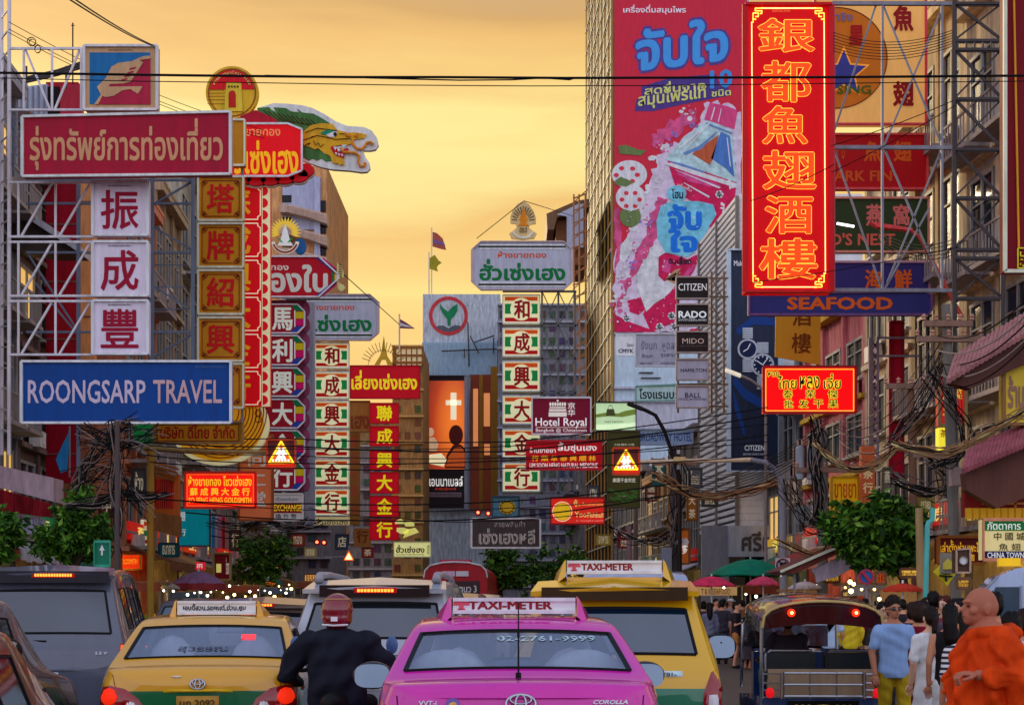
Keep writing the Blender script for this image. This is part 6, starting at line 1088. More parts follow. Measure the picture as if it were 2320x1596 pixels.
# ---- tall cars --------------------------------------------------------------------------
def tall(label, loc, rz, paint, glass, H, hw, name='car', cat='car', belt=1.08, spoiler=True, group=None, rake=.34, L=4.5, seats=True, bump=.7):
    st = [(0.0, .55, .4, .70, .62, .68, bump + .06, .60, bump + .12, .01, 'n'), (.03, .7, .34, hw - .06, .62, hw - .07, bump + .1, hw - .12, belt - .12, .01, 'n'), (.07, .76, .3, hw - .01, .66, hw - .03, belt - .14, hw - .09, belt - .03, .012, 'n'), (.10, .8, .28, hw, .68, hw - .03, belt - .1, hw - .1, belt + .02, .012, 'r'),
          (rake, .8, .28, hw, .68, hw - .025, belt, hw - .24, H - .17, .02, 'n'), (rake + .05, .8, .28, hw, .68, hw - .025, belt, hw - .245, H - .07, .035, 'n'), (rake + .16, .8, .28, hw, .68, hw - .025, belt, hw - .245, H - .04, .04, 's'), (1.2, .8, .28, hw, .68, hw - .025, belt, hw - .235, H, .04, 'n'), (1.32, .8, .28, hw, .68, hw - .025, belt, hw - .235, H, .04, 's'), (2.1, .8, .28, hw, .68, hw - .025, belt - .02, hw - .235, H, .04, 'n'), (2.2, .8, .28, hw, .68, hw - .025, belt - .02, hw - .235, H, .04, 's'),
          (2.85, .8, .28, hw, .68, hw - .03, belt - .04, hw - .24, H - .04, .04, 'n'), (2.95, .8, .28, hw, .68, hw - .03, belt - .05, hw - .24, H - .08, .04, 'w'), (3.6, .8, .28, hw, .66, hw - .05, belt - .06, hw - .16, belt + .0, .04, 'n'), (3.7, .8, .28, hw, .66, hw - .06, belt - .08, hw - .16, belt - .03, .04, 'n'), (L - .2, .74, .3, hw - .06, .6, hw - .1, belt - .2, hw - .2, belt - .16, .03, 'n'), (L, .6, .34, hw - .2, .55, hw - .22, .7, hw - .3, .74, .02, 'n')]
    c = Car(name, label, cat, st, paint, glass, loc, rz, (.95, L - .9), wr=.36, track=hw - .1, group=group)
    c.cabin(.4, 3.2, .7, 1.4, hw - .16, [(-.36, .75, .5, .85), (.36, .75, .5, .85), (-.36, 1.7, .5, .95), (.36, 1.7, .5, .95)] if seats else [], sc=(70, 70, 78))
    if spoiler:
        b = MB(); y = rake
        b.add([(-hw + .2, y - .14, H - .085), (hw - .2, y - .14, H - .085), (hw - .24, y + .3, H + .005), (-hw + .24, y + .3, H + .005), (-hw + .2, y - .13, H - .125), (hw - .2, y - .13, H - .125), (hw - .22, y + .1, H - .1), (-hw + .22, y + .1, H - .1), (0, y - .17, H - .05), (0, y + .3, H + .045)], [(0, 8, 9, 3), (8, 1, 2, 9), (4, 7, 6, 5), (0, 4, 5, 1, 8), (1, 5, 6, 2), (0, 3, 7, 4)])
        b.build('spoiler', paint, c.th, True)
    return c
def leds(c, x0, x1, z, y, n, name='high_brake_lamp', s=4):
    b = MB()
    for k in range(n): b.box((x0 + (x1 - x0) * (k + .5) / n, y, z), ((x1 - x0) / n * .7, .02, .028))
    h = MB(); h.box(((x0 + x1) / 2, y + .012, z), (x1 - x0 + .06, .02, .05)); o = h.build(name, M((120, 4, 4), emit=1.2, alb=1), c.th, True); b.build('lamp_segment', LIT((255, 120, 40), s), o, True)
# white SUV ahead of the rider
PS = 14.0
SILV = M((168, 174, 186), rough=.28, coat=1, grime=.08, alb=1.15)
c = tall('white sport utility car with a glowing row of brake lights, ahead of the motorcyclist', (X(842, PS), PS, 0), R(-2), SILV, GLM, 1.80, .92, spoiler=True, belt=1.13)
leds(c, -.17, .2, 1.705, .165, 11)
b = MB(); b.box((0, .22, 1.70), (1.1, .06, .12)); b.build('tailgate_header', M((34, 10, 12), rough=.3), c.th, True)
for sx in (-1, 1):
    b = MB(); b.tube([(sx * .6, .45, 1.80), (sx * .6, .5, 1.86), (sx * .6, 1.2, 1.88), (sx * .6, 2.4, 1.86), (sx * .6, 2.5, 1.8)], [.05, .04, .03, .03, .04], 8); b.build('roof_rail', MP((120, 116, 120), rough=.3), c.th, True, True)
    c.put('tail_light', RLD, [(sx * x, z) for x, z in ((.72, .86), (.88, .86), (.87, 1.1), (.74, 1.1))], bulge=.02)
c.put('number_plate', MP((170, 170, 170)), [(-.17, .72), (.17, .72), (.17, .83), (-.17, .83)]); c.text('FORTUNER', .15, .99, .52, 1.03, MP((90, 92, 100)), bold=.03, slant=.01)
c.put('tailgate_line', MP((90, 94, 104)), [(-.8, .86), (.8, .86), (.8, .868), (-.8, .868)], off=.004); c.put('tailgate_fold', SILV, [(-.8, 1.06), (.8, 1.06), (.8, 1.085), (-.8, 1.085)], off=.02)
# grey van, left lane
PV = 15.4
VAN = M((88, 92, 108), rough=.3, coat=1, grime=.12, alb=1.1)
c = tall('grey people carrier with a tinted rear window and lit roof brake light, far left lane', (X(106, PV), PV, 0), R(9.5), VAN, GLASS((36, 54, 84), .1, refl=.07), 1.97, .88, spoiler=True, belt=1.12, L=4.7)
leds(c, -.16, .24, 1.885, .185, 14)
b = MB(); b.box((0, .215, 1.865), (1.26, .05, .13)); b.build('tailgate_header', M((44, 40, 50), rough=.3), c.th, True)
c.text('TESS', .42, 1.87, .56, 1.905, MP((220, 215, 210)), bold=.04, off=.16)
for sx in (-1, 1):
    l = c.put('tail_light', RLD, [(sx * x, z) for x, z in ((.745, .72), (.86, .72), (.865, 1.14), (.76, 1.14))], bulge=.02); c.put('brake_lamp', LIT((255, 90, 30), 1.2), [(sx * x, z) for x, z in ((.765, 1.0), (.845, 1.0), (.845, 1.12), (.77, 1.12))], parent=l, off=.04)
b = MB(); b.bar((-.02, .1, 1.165), (-.42, .14, 1.17), .02); b.build('rear_wiper', BLK, c.th, True)
p = c.put('number_plate', MP((206, 206, 200)), [(-.2, .70), (.12, .70), (.12, .83), (-.2, .83)]); c.text('ชข 39', -.16, .73, .08, .80, BLK, 'plate_lettering', .02); c.put('plate_recess', MP((86, 88, 100)), [(-.4, .84), (.36, .84), (.36, .885), (-.4, .885)], off=.02)
b = MB(); b.box((.2, .05, .98), (.1, .03, .06)); b.build('badge', CHROME, c.th, True); c.text('2.5 V', .5, 1.02, .63, 1.05, CHROME, bold=.02)
# yellow and green people-carrier taxi, right
PI_ = 11.5
YG2 = PAINT2((206, 160, 4), (2, 100, 66), .89); YEL2 = M((206, 160, 6), rough=.3, coat=1, grime=.08, alb=1.3)
c = tall('yellow and green people carrier taxi with a roof sign, right of the magenta taxi', (X(1392, PI_), PI_, 0), R(-4), YG2, GLASS((36, 84, 124), .3, refl=.13), 1.76, .89, name='taxi_car', cat='taxi', belt=1.06, spoiler=True, L=4.6)
taxi_sign(c, .62, 1.785, .80, YEL2, ('TAXI-METER', (-.28, .16), -.34), h=.115); mirrors(c, 3.0, 1.14, 1.08, BLK, size=(.25, .2), sides=(1,))
b = MB(); b.box((0, .215, 1.655), (1.2, .05, .11)); b.build('tailgate_header', M((60, 40, 8), rough=.3), c.th, True)
for sx in (-1, 1):
    l = c.put('tail_light', RLD, [(sx * x, z) for x, z in ((.70, .55), (.86, .55), (.875, .9), (.85, 1.06), (.78, 1.02), (.72, .86))], bulge=.02); c.put('clear_lamp', CLR, [(sx * x, z) for x, z in ((.72, .58), (.85, .58), (.855, .88), (.75, .88))], parent=l, off=.04, bulge=.01)
s_ = c.put('sticker', MP((150, 190, 180)), [(.36, .985), (.55, .985), (.55, 1.03), (.36, 1.03)]); c.text('Y01-', .38, .99, .5, 1.02, BLK, off=.02); b = MB(); b.box((.22, .3, 1.53), (.14, .02, .05)); slope(b, c, -.03); b.build('red_sticker', MP((196, 90, 70)), c.th, True)

# ---- further cars -------------------------------------------------------------------------
def hump(b): pass
c = sedan('dark maroon saloon car ahead of the grey people carrier', (X(432, 24), 24, 0), R(5), M((40, 16, 18), rough=.3, coat=1), GLD, name='car', cat='car', roof=1.64); c.put('brake_lamp', HOT, oval(.32, .95, .05, .03)); c.put('brake_lamp', HOT, oval(-.5, .95, .05, .03))
c = tall('silver car with a lit brake light between the left taxi sign and white car', (X(592, 20.5), 20.5, 0), R(4), M((130, 110, 100), rough=.3, coat=1, alb=1.2), GLD, 1.63, .86); leds(c, -.1, .14, 1.55, .16, 6)
c = tall('brown car just right of the white car roof', (X(985, 22), 22, 0), R(-3), M((90, 66, 60), rough=.3, coat=1, alb=1.3), GLD, 1.72, .86)
c = tall('white car with a lit brake light behind the pink roof sign', (X(1048, 25.5), 25.5, 0), R(-2), M((190, 170, 150), rough=.3, coat=1), GLD, 1.72, .86); leds(c, -.22, .22, 1.645, .16, 6, s=6)
c = tall('white van with a high pale roof behind the right taxi sign', (X(1440, 17.5), 17.5, 0), R(-4), M((150, 160, 184), rough=.3, coat=1, alb=1.2), GLD, 1.98, .9, spoiler=False)
c = tall('white car parked among the crowd behind the three-wheeler', (X(1800, 33), 33, 0), R(-3), M((200, 200, 206), rough=.3, coat=1), GLD, 1.6, .85, spoiler=False)
# dark car at the left edge with its mirror, and the nearest bonnet
c = sedan('dark car with rain-spotted bonnet and a door mirror at the left picture edge', (-5.0, 9.8, 0), R(0), M((74, 64, 76), rough=.25, coat=1, alb=1.2), GLM, name='car', cat='car', roof=1.62); mirrors(c, 1.5, 1.2, 1.0, BLK, size=(.17, .15), sides=(1,))
for sx in (1,): c.put('brake_lamp', HOT, oval(sx * .45, 1.27, .07, .05), off=.02)
c = sedan('nearest car, red and bronze wing with a pale trim line in the lower left corner', (-2.8, 4.2, 0), R(5), M((110, 44, 26), rough=.3, coat=1, alb=1.2), GLM, name='car', cat='car', roof=1.47)
# red bus
BD = 50
th = thing('bus', 'red city bus with a curved roof and rear advert, far down the street', 'bus', (X(1032, BD), BD, 0), R(-2)); b = MB(); hw = 1.12; H = 2.98
pr = [(-hw, .5), (-hw, 2.45), (-hw * .96, 2.7), (-hw * .8, 2.88), (-hw * .4, 2.98), (0, 3.0), (hw * .4, 2.98), (hw * .8, 2.88), (hw * .96, 2.7), (hw, 2.45), (hw, .5)]
b.add([(x, 0, z) for x, z in pr] + [(x, 9.5, z) for x, z in pr], [tuple(range(11)), tuple(range(21, 10, -1))] + [(i, i + 11, (i + 1) % 11 + 11, (i + 1) % 11) for i in range(11)]); b.build('body', MP((140, 20, 30), rough=.3), th, True)
for nm, m, q in (('rear_window', M((60, 20, 26), rough=.1), (-.85, 1.7, .85, 2.35)), ('window_poster', MP((150, 160, 190)), (-.82, 1.85, -.25, 2.3)), ('roof_panel', MP((176, 150, 170)), (-.46, 2.52, -.02, 2.7)), ('roof_panel', MP((170, 170, 186)), (.02, 2.52, .46, 2.7)), ('roof_hatch', MP((150, 60, 80)), (-.6, 2.98, .5, 3.12))):
    b = MB(); b.box(((q[0] + q[2]) / 2, -.03 if nm != 'roof_hatch' else .8, (q[1] + q[3]) / 2), (q[2] - q[0], .04 if nm != 'roof_hatch' else .8, q[3] - q[1])); b.build(nm, m, th, True)
b = MB(); b.tube([(x, -.05, z + .02) for x, z in pr[1:10]], .03, 6); b.build('roof_trim', MP((215, 200, 190)), th, True); b = MB(); b.ltext('1-ทบว 3', -.05, 1.95, .75, 2.2, -.06, .03); b.build('lettering', MP((220, 200, 190)), th, True)
for sx in (-1, 1):
    b = MB(); b.lathe([(0, -.14), (.48, -.12), (.48, .12), (0, .14)], (0, 0, 0), 16); b.v = [(sx * .95 + z, 2.2 + x, .48 + y) for x, y, z in b.v]; b.build('wheel', BLK, th, True)
    b = MB(); b.box((sx * .95, -.03, 1.2), (.16, .04, .3)); b.build('tail_light', RL, th, True)
# white ambulance van at right edge
AD_ = 17.6
th = thing('van', 'white van with a raked nose and Thai lettering, behind the monk', 'van', (X(2352, AD_), AD_, 0), R(-14)); b = MB()
pf = [(-.85, .5), (-.9, .95), (-.85, 1.25), (-.60, 1.76), (-.46, 1.92), (-.25, 2.01), (.05, 2.05), (4.3, 2.06), (4.42, 1.98), (4.45, 1.8), (4.45, .5)]; NP = len(pf)
VW = 1.8; b.add([(x, 0, z) for x, z in pf] + [(x, VW, z) for x, z in pf], [tuple(range(NP))[::-1], tuple(range(NP, 2 * NP))] + [(i, (i + 1) % NP, (i + 1) % NP + NP, i + NP) for i in range(NP)]); b.build('body', M((160, 176, 206), rough=.3, coat=1, alb=1.3), th, True)
for nm, q in (('windscreen', [(-.88, -.02, 1.27), (-.62, -.02, 1.78), (-.62, VW, 1.78), (-.88, VW, 1.27)]), ('side_window', [(-.74, -.02, 1.25), (-.22, -.02, 1.25), (-.22, -.02, 1.78), (-.5, -.02, 1.78)]), ('side_window', [(-.1, -.02, 1.22), (4.3, -.02, 1.22), (4.3, -.02, 1.5), (-.1, -.02, 1.5)])):
    b = MB(); b.add(q, [(0, 1, 2, 3)]); b.build(nm, M((90, 80, 70) if nm == 'windscreen' else (60, 80, 96), rough=.06, grime=.3), th, True)
b = MB(); b.ltext('บุญธรรม', -.16, 1.72, 1.2, 1.97, -.03, .02); b.build('lettering', MP((50, 56, 90)), th, True); b = MB(); b.box((-.3, .5, 2.1), (.26, .3, .1)); b.build('beacon', LIT((230, 180, 30), .5), th, True)
b = MB(); b.tube([(-.86, -.02, 1.25), (-.61, -.02, 1.76), (-.47, -.02, 1.92)], .014, 6); b.tube([(-.18, -.02, 1.2), (-.2, -.02, 1.80)], .012, 6); b.build('trim', MP((120, 124, 136)), th, True)
for x in (.2, 3.6):
    b = MB(); b.lathe([(0, -.1), (.34, -.1), (.34, .1), (0, .1)], (0, 0, 0), 16); b.v = [(x + xx, .05 + z, .34 + y) for xx, y, z in b.v]; b.build('wheel', BLK, th, True)

# ---- three-wheeler ---------------------------------------------------------------------------
TD = 16.3
th = thing('tuk_tuk', 'three-wheeled taxi with a dark domed canopy, chrome racks and a blue tail', 'tuk-tuk', (X(1855, TD), TD, 0), R(-2)); sc = TD / F
def q(x, y): return (X(x, TD) - X(1855, TD), Z(y, TD))
b = MB(); n = 12; rings = []
for y, dz, w in ((-.25, -.06, 1.0), (0, 0, 1.02), (1.2, .05, 1.0), (2.2, 0, .9), (2.4, -.12, .82)):
    rings.append([(w * .68 * cos(a), y, 1.36 + dz + .30 * abs(sin(a)) ** .6 if sin(a) > 0 else 1.36 + dz) for a in [pi - pi * k / n for k in range(n + 1)]])
v = [p for r in rings for p in r]; m = n + 1
b.add(v, [(i * m + j, i * m + j + 1, (i + 1) * m + j + 1, (i + 1) * m + j) for i in range(4) for j in range(n)]); b.add([(x, y, z - .05) for x, y, z in v], [(i * m + j, (i + 1) * m + j, (i + 1) * m + j + 1, i * m + j + 1) for i in range(4) for j in range(n)])
b.build('canopy', M((38, 20, 16), rough=.22, coat=1, alb=1.2), th, True, True)
b = MB(); a = rings[0]; b.add([(x, -.24, z) for x, y, z in a] + [(x * .9, -.2, 1.28 + .06 * (1 - (x / .7) ** 2)) for x, y, z in a], [(j, j + 1, m + j + 1, m + j) for j in range(n)]); b.build('canopy_end', M((70, 10, 8), rough=.3, coat=1), th, True)
b = MB(); b.tube([(x, -.26, z) for x, y, z in a], .016, 6); b.build('canopy_rim', MP((150, 130, 80), rough=.3), th, True)
for sx in (-1, 1):
    b = MB(); b.tube([(sx * .68, -.2, .35), (sx * .68, -.2, 1.38)], .022, 8); b.build('post', CHROME, th, True); b = MB(); b.tube([(sx * .62, 2.1, .5), (sx * .6, 2.1, 1.4)], .02, 8); b.build('post', CHROME, th, True)
    b = MB(); b.ball((sx * .36, -.3, 1.47), (.045, .03, .045)); lo = b.build('canopy_lamp', LIT((255, 40, 16), 2.2), th, True); b = MB(); b.ball((sx * .36, -.33, 1.47), (.016, .01, .016)); b.build('bulb', LIT((255, 190, 90), 8), lo, True)
    b = MB(); b.box((sx * .33, -.02, .87), (.56, .16, .3)); b.box((sx * .33, .25, .72), (.58, .55, .16)); b.build('seat', M((18, 26, 28), rough=.35, coat=.4), th, True)
    b = MB(); b.tube([(sx * .06, -.08, .80), (sx * .06, -.08, .98), (sx * .1, -.08, 1.04), (sx * .56, -.08, 1.04), (sx * .62, -.08, .98), (sx * .62, -.08, .8)], .016, 6); b.build('seat_rail', CHROME, th, True)
    b = MB(); b.box((sx * .6, -.3, .33), (.12, .06, .2)); tl_ = b.build('tail_light', RL, th, True); b = MB(); b.ball((sx * .6, -.335, .30), (.03, .02, .03)); b.build('bulb', LIT((255, 120, 60), 6), tl_, True)
    b = MB(); b.ball((sx * .6, -.3, .57), (.05, .03, .06)); b.build('side_lamp', LIT((220, 20, 30), .8), th, True)
    b = MB()
    for z in (.52, .6, .68, .78): b.tube([(sx * .47, -.28, z), (sx * .68, -.28, z)], .01, 5)
    b.tube([(sx * .47, -.28, .5), (sx * .47, -.28, .8)], .012, 5); b.tube([(sx * .68, -.28, .5), (sx * .68, -.28, .8)], .012, 5); b.build('side_rack', CHROME, th, True)
    b = MB(); b.lathe([(0, -.07), (.26, -.07), (.26, .07), (0, .07)], (0, 0, 0), 16); b.v = [(sx * .55 + z, .3 + x, .26 + y) for x, y, z in b.v]; b.build('wheel', BLK, th, True)
b = MB()
for z in (.53, .66, .79): b.tube([(-.44, -.28, z), (.44, -.28, z)], .013, 6)
for x in (-.44, -.15, .15, .44): b.tube([(x, -.28, .5), (x, -.28, .81)], .011, 6)
b.build('rear_rack', CHROME, th, True)
b = MB(); b.box((0, -.1, .66), (1.2, .1, .34)); b.build('back_panel', MP((130, 108, 84), rough=.3), th, True)
b = MB(); b.box((0, -.02, .34), (1.36, .46, .34)); b.box((0, 1.1, .33), (1.3, 1.9, .18)); b.box((0, 2.3, .6), (.9, .2, .7)); b.build('body', M((20, 52, 104), rough=.3, coat=1, alb=1.3), th, True)
b = MB(); b.box((0, -.265, .38), (.8, .03, .2)); pl = b.build('tail_plate', M((16, 12, 10), rough=.3), th, True)
b = MB(); b.lathe([(0, 0), (.06, 0), (.06, .01), (0, .01)], (0, 0, 0), 12); b.v = [(x * 2.4, -.285 - z, .38 + y) for x, y, z in b.v]
for sx in (-1, 1):
    for k in range(3): b.tube([(sx * (.16 + .07 * k + .03 * cos(t)), -.285, .38 + .05 * sin(t)) for t in [j * .5 for j in range(11)]], .008, 5)
b.build('gold_scroll', MP((206, 150, 20), rough=.3), pl, True)
b = MB(); b.lathe([(0, -.06), (.25, -.06), (.25, .06), (0, .06)], (0, 0, 0), 16); b.v = [(z, 2.6 + x, .25 + y) for x, y, z in b.v]; b.build('wheel', BLK, th, True)
b = MB(); b.tube([(-.45, 2.35, 1.0), (0, 2.45, 1.02), (.45, 2.35, 1.0)], .018, 6); b.build('handlebar', BLK, th, True); b = MB(); b.box((0, 2.42, 1.15), (1.1, .03, .28)); b.build('windscreen', GLASS((180, 180, 186), .7), th, True)
b = MB(); b.box((0, 1.35, .62), (.5, .4, .14)); b.build('driver_seat', M((20, 20, 22)), th, True)
# ================================================================== people
def fused(b, name, mat, parent, vox=.014, sm=4, fold=None):
    """one continuous skin round the collected shapes"""
    me = bpy.data.meshes.new('t'); me.from_pydata([tuple(v) for v in b.v], [], b.f); o = bpy.data.objects.new('t', me); col.objects.link(o)
    m = o.modifiers.new('r', 'REMESH'); m.mode = 'VOXEL'; m.voxel_size = vox
    if sm: s = o.modifiers.new('s', 'SMOOTH'); s.factor = .5; s.iterations = sm
    r = ev(o); bpy.data.objects.remove(o); bpy.data.meshes.remove(me); r.name = name
    if fold:
        for v in r.vertices: v.co = fold(v.co)
    r.materials.clear(); r.materials.append(mat); r.polygons.foreach_set('use_smooth', [True] * len(r.polygons))
    ob = bpy.data.objects.new(name, r); col.objects.link(ob); ob.parent = parent; return ob
SKIN = [(196, 140, 110), (176, 120, 92), (206, 154, 126), (150, 98, 74)]
def limb(b, pts, r, n=10):
    b.tube(pts, r, n)
    for p, q in zip(pts, r): b.ball(p, q, 8, 6)
def torso(b, k, e=0, z0=.86, z1=1.46, fat=1.0, h=1.0):
    pr = [(.82, .15, .105), (.88, .165, .115), (1.0, .145, .105), (1.12, .142, .10), (1.25, .165, .11), (1.35, .172, .10), (1.395, .155, .092), (1.428, .11, .08), (1.46, .066, .062)]
    pts = [(0, 0, z * h) for z, _, _ in pr if z0 <= z <= z1]; n = 16; V = []
    rows = [(z, rx * k * fat + e, ry * k * fat * 1.05 + e) for z, rx, ry in pr if z0 <= z <= z1]
    for z, rx, ry in rows: V += [(rx * cos(2 * pi * j / n), ry * sin(2 * pi * j / n), z) for j in range(n)]
    m = len(rows); b.add(V, [(i * n + j, i * n + (j + 1) % n, (i + 1) * n + (j + 1) % n, (i + 1) * n + j) for i in range(m - 1) for j in range(n)] + [tuple(range(n - 1, -1, -1)), tuple((m - 1) * n + j for j in range(n))])
def hand(b, w, dr, side, curl=.6, s=1.0):
    """palm, four bent fingers of different lengths and a thumb from the palm's side"""
    w = Vector(w); dr = Vector(dr).normalized(); up = Vector((0, -1, 0)) if abs(dr.z) > .6 else Vector((0, 0, 1)); u = dr.cross(up).normalized(); nrm = u.cross(dr).normalized()
    b.ball(w + dr * .045 * s, (.038 * s, .018 * s, .05 * s), 8, 6, rot=Matrix((u, nrm, dr)).transposed())
    for k, ln in enumerate((.062, .072, .068, .052)):
        p = w + dr * .085 * s + u * (k - 1.5) * .019 * s; q = p + (dr * cos(curl * .7) - nrm * sin(curl * .7)) * ln * .5 * s; e = q + (dr * cos(curl * 1.7) - nrm * sin(curl * 1.7)) * ln * .5 * s
        b.tube([p - dr * .02 * s, p, q, e], [.0095 * s, .0092 * s, .0085 * s, .0065 * s], 6)
    p = w + dr * .03 * s - u * side * .034 * s; b.tube([p + u * side * .012 * s, p, p + (dr * .7 - u * side * .5 - nrm * .4) * .035 * s, p + (dr - nrm * .5) * .058 * s], [.012 * s, .0115 * s, .01 * s, .0075 * s], 6)
HAIRC = (24, 18, 16)
def person(label, px, d, ht, face, top=(60, 60, 70), bottom=(40, 40, 50), hair='short', skin=0, sleeve=.5, kind='trousers', group=None, fat=1.0, arms=None, hairc=HAIRC, vox=.017, extra=None, z=None, stripes=False, lean=0, woman=False, walk=0):
    """face in degrees: 0 looks at the viewer, 180 shows the back, 90 looks right"""
    k = ht / 1.70; th = thing('person', label, 'person', (X(px, d), d, 0 if z is None else z), R(face), group); th.scale = (k, k, k)
    sk = MP(SKIN[skin], rough=.6, grime=.1, alb=1.5); w = .92 if woman else 1.0
    A = arms or [((.178, 0, 1.362), (.235, .03, 1.10), (.225, -.06, .86)), ((-.178, 0, 1.362), (-.235, .03, 1.10), (-.225, -.05, .86))]
    A = [tuple((p[0] * w * (1 + (fat - 1) * .8), p[1], p[2]) for p in a) for a in A]
    Lg = [((.09, 0, .88), (.095, -.03 - walk, .48), (.095, .03 - walk * .9, .075)), ((-.09, 0, .88), (-.095, -.03 + walk * .6, .48), (-.095, .04 + walk * 1.6, .085))]
    b = MB(); torso(b, w, fat=fat); limb(b, [(0, .005, 1.42), (0, -.005, 1.53)], [.058 * w, .052 * w])
    hd = lambda x, y, zz: (x, y - .012, zz)
    b.ball(hd(0, .008, 1.60), (.074, .094, .10), 16, 12); b.ball(hd(0, -.028, 1.545), (.054, .062, .062), 12, 9); b.ball(hd(0, -.06, 1.512), (.03, .03, .022), 8, 6)
    b.tube([hd(0, -.08, 1.60), hd(0, -.108, 1.572), hd(0, -.09, 1.562)], [.009, .016, .012], 8); b.ball(hd(0, -.078, 1.535), (.024, .02, .012), 8, 6); b.ball(hd(0, -.075, 1.615), (.05, .02, .012), 8, 6)
    for sx in (-1, 1): b.ball(hd(sx * .076, .012, 1.578), (.012, .022, .034), 8, 6)
    for a in A: limb(b, a, [.052 * w, .042 * w, .03 * w])
    for l in Lg: limb(b, l, [.085 * w, .056 * w, .04 * w]); b.ball((l[2][0], l[2][1] - .06, .04), (.042, .12, .036), 10, 7)
    body = fused(b, 'body', sk, th, vox)
    hb = MB()
    for a, sd in zip(A, (1, -1)): hand(hb, a[2], Vector(a[2]) - Vector(a[1]), sd)
    # hands join the body mesh
    me = body.data; bm = bmesh.new(); bm.from_mesh(me); vv = [bm.verts.new(v) for v in hb.v]
    for f in hb.f:
        try: bm.faces.new([vv[i] for i in f]).smooth = True
        except ValueError: pass
    bm.to_mesh(me); bm.free()
    if 90 > abs((face + 180) % 360 - 180) or hair == 'bald':
        b = MB(); [b.ball(hd(sx * .03, -.082, 1.592), (.012, .008, .0065), 8, 6) for sx in (-1, 1)]; b.build('eyes', MP((40, 30, 26), rough=.2), th, True)
        b = MB(); b.ball(hd(0, -.097, 1.536), (.02, .006, .003), 8, 6); b.build('mouth', MP((110, 56, 50)), th, True)
        b = MB(); [b.bar(hd(sx * .014, -.093, 1.614), hd(sx * .048, -.082, 1.612), .008, .006) for sx in (-1, 1)]; b.build('eyebrows', M(hairc), th, True)
    tm = STRIPE() if stripes else MP(top, rough=.9, grime=.25)
    b = MB(); z0 = .86
    if kind == 'dress':
        rows = [(.25, .24, .2), (.5, .215, .18), (.75, .195, .155), (.95, .165, .125), (1.08, .15, .115)]; n = 24
        V = [(rx * (1 + .05 * sin(5 * t * 2 * pi / n * 1.0 + zz * 9)) * cos(2 * pi * t / n), ry * (1 + .05 * sin(7 * 2 * pi * t / n)) * sin(2 * pi * t / n), zz) for zz, rx, ry in rows for t in range(n)]
        b.add(V, [(i * n + j, i * n + (j + 1) % n, (i + 1) * n + (j + 1) % n, (i + 1) * n + j) for i in range(4) for j in range(n)] + [tuple(range(n - 1, -1, -1)), tuple(4 * n + j for j in range(n))])
    torso(b, w, .016, .82, 1.43, fat)
    for a in A:
        p, e, q = (Vector(v) for v in a)
        if sleeve > 0:
            m = p.lerp(e, min(1, sleeve * 1.4)); pts = [p, m] if sleeve < .72 else [p, e, e.lerp(q, min(1, (sleeve - .5) * 2))]
            limb(b, [pts[0] + Vector((-.006 * (1 if pts[0].x > 0 else -1), 0, -.006))] + pts[1:], ([.066 * w, .061 * w] if len(pts) == 2 else [.066 * w, .055 * w, .044 * w]))
    ph = rng.random() * 6
    wr = lambda v: v + Vector((0, .004 * sin(v.z * 46 + v.x * 22 + ph), .0)) + Vector((v.x * .02 * sin(v.z * 31 + ph), v.y * .03 * sin(v.z * 38 + v.x * 17), 0))
    shirt = fused(b, 'dress' if kind == 'dress' else 'shirt', tm, th, vox, 3, wr)
    if kind != 'dress':
        b = MB(); torso(b, w, .012, .82, .96, fat)
        lim = .3 if kind == 'shorts' else 1
        for l in Lg:
            p, kk, q = (Vector(v) for v in l)
            if kind == 'shorts': limb(b, [p, p.lerp(kk, .55)], [.1 * w, .095 * w])
            elif kind == 'skirt': limb(b, [p, p.lerp(kk, .9)], [.11 * w, .12 * w])
            else: limb(b, [p, kk, q + Vector((0, 0, .02))], [.098 * w, .074 * w, .06 * w])
        fused(b, kind, MP(bottom, rough=.9, grime=.25), th, vox, 3, wr)
        b = MB()
        for l in Lg: b.ball((l[2][0], l[2][1] - .06, .042), (.05, .135, .045), 10, 6)
        b.build('shoes', M((40, 36, 36), rough=.6), th, True, True)
    if hair != 'bald':
        hm = M(hairc, rough=.5, grime=.4); b = MB(); b.ball(hd(0, .022, 1.632), (.083, .098, .083), 18, 12); b.ball(hd(0, .05, 1.59), (.08, .07, .085), 14, 10)
        if hair == 'curly':
            for i in range(46): a, e = rng.uniform(0, 2 * pi), rng.uniform(.25, 1.5); b.ball(hd(.078 * cos(a) * cos(e), .02 + .09 * sin(a) * cos(e), 1.64 + .085 * sin(e)), .024, 6, 5)
        if hair == 'long': b.tube([hd(0, .06, 1.62), hd(0, .085, 1.5), hd(0, .10, 1.34), hd(0, .10, 1.22)], [.085, .088, .075, .03], 14)
        if hair == 'bob': b.ball(hd(0, .035, 1.56), (.092, .085, .10), 14, 10)
        if hair == 'pony': b.tube([hd(0, .10, 1.64), hd(0, .135, 1.58), hd(.01, .145, 1.46), hd(.0, .125, 1.32), hd(0, .12, 1.26)], [.028, .034, .036, .028, .008], 10)
        if hair == 'bun': b.ball(hd(0, .11, 1.66), .045, 10, 8)
        fused(b, 'hair', hm, th, .011 if vox < .016 else .016, 1, lambda v: v * (1 + .012 * sin(v.x * 160 + v.z * 45) * sin(v.y * 140 + 2)))
    if extra: extra(th)
    return th
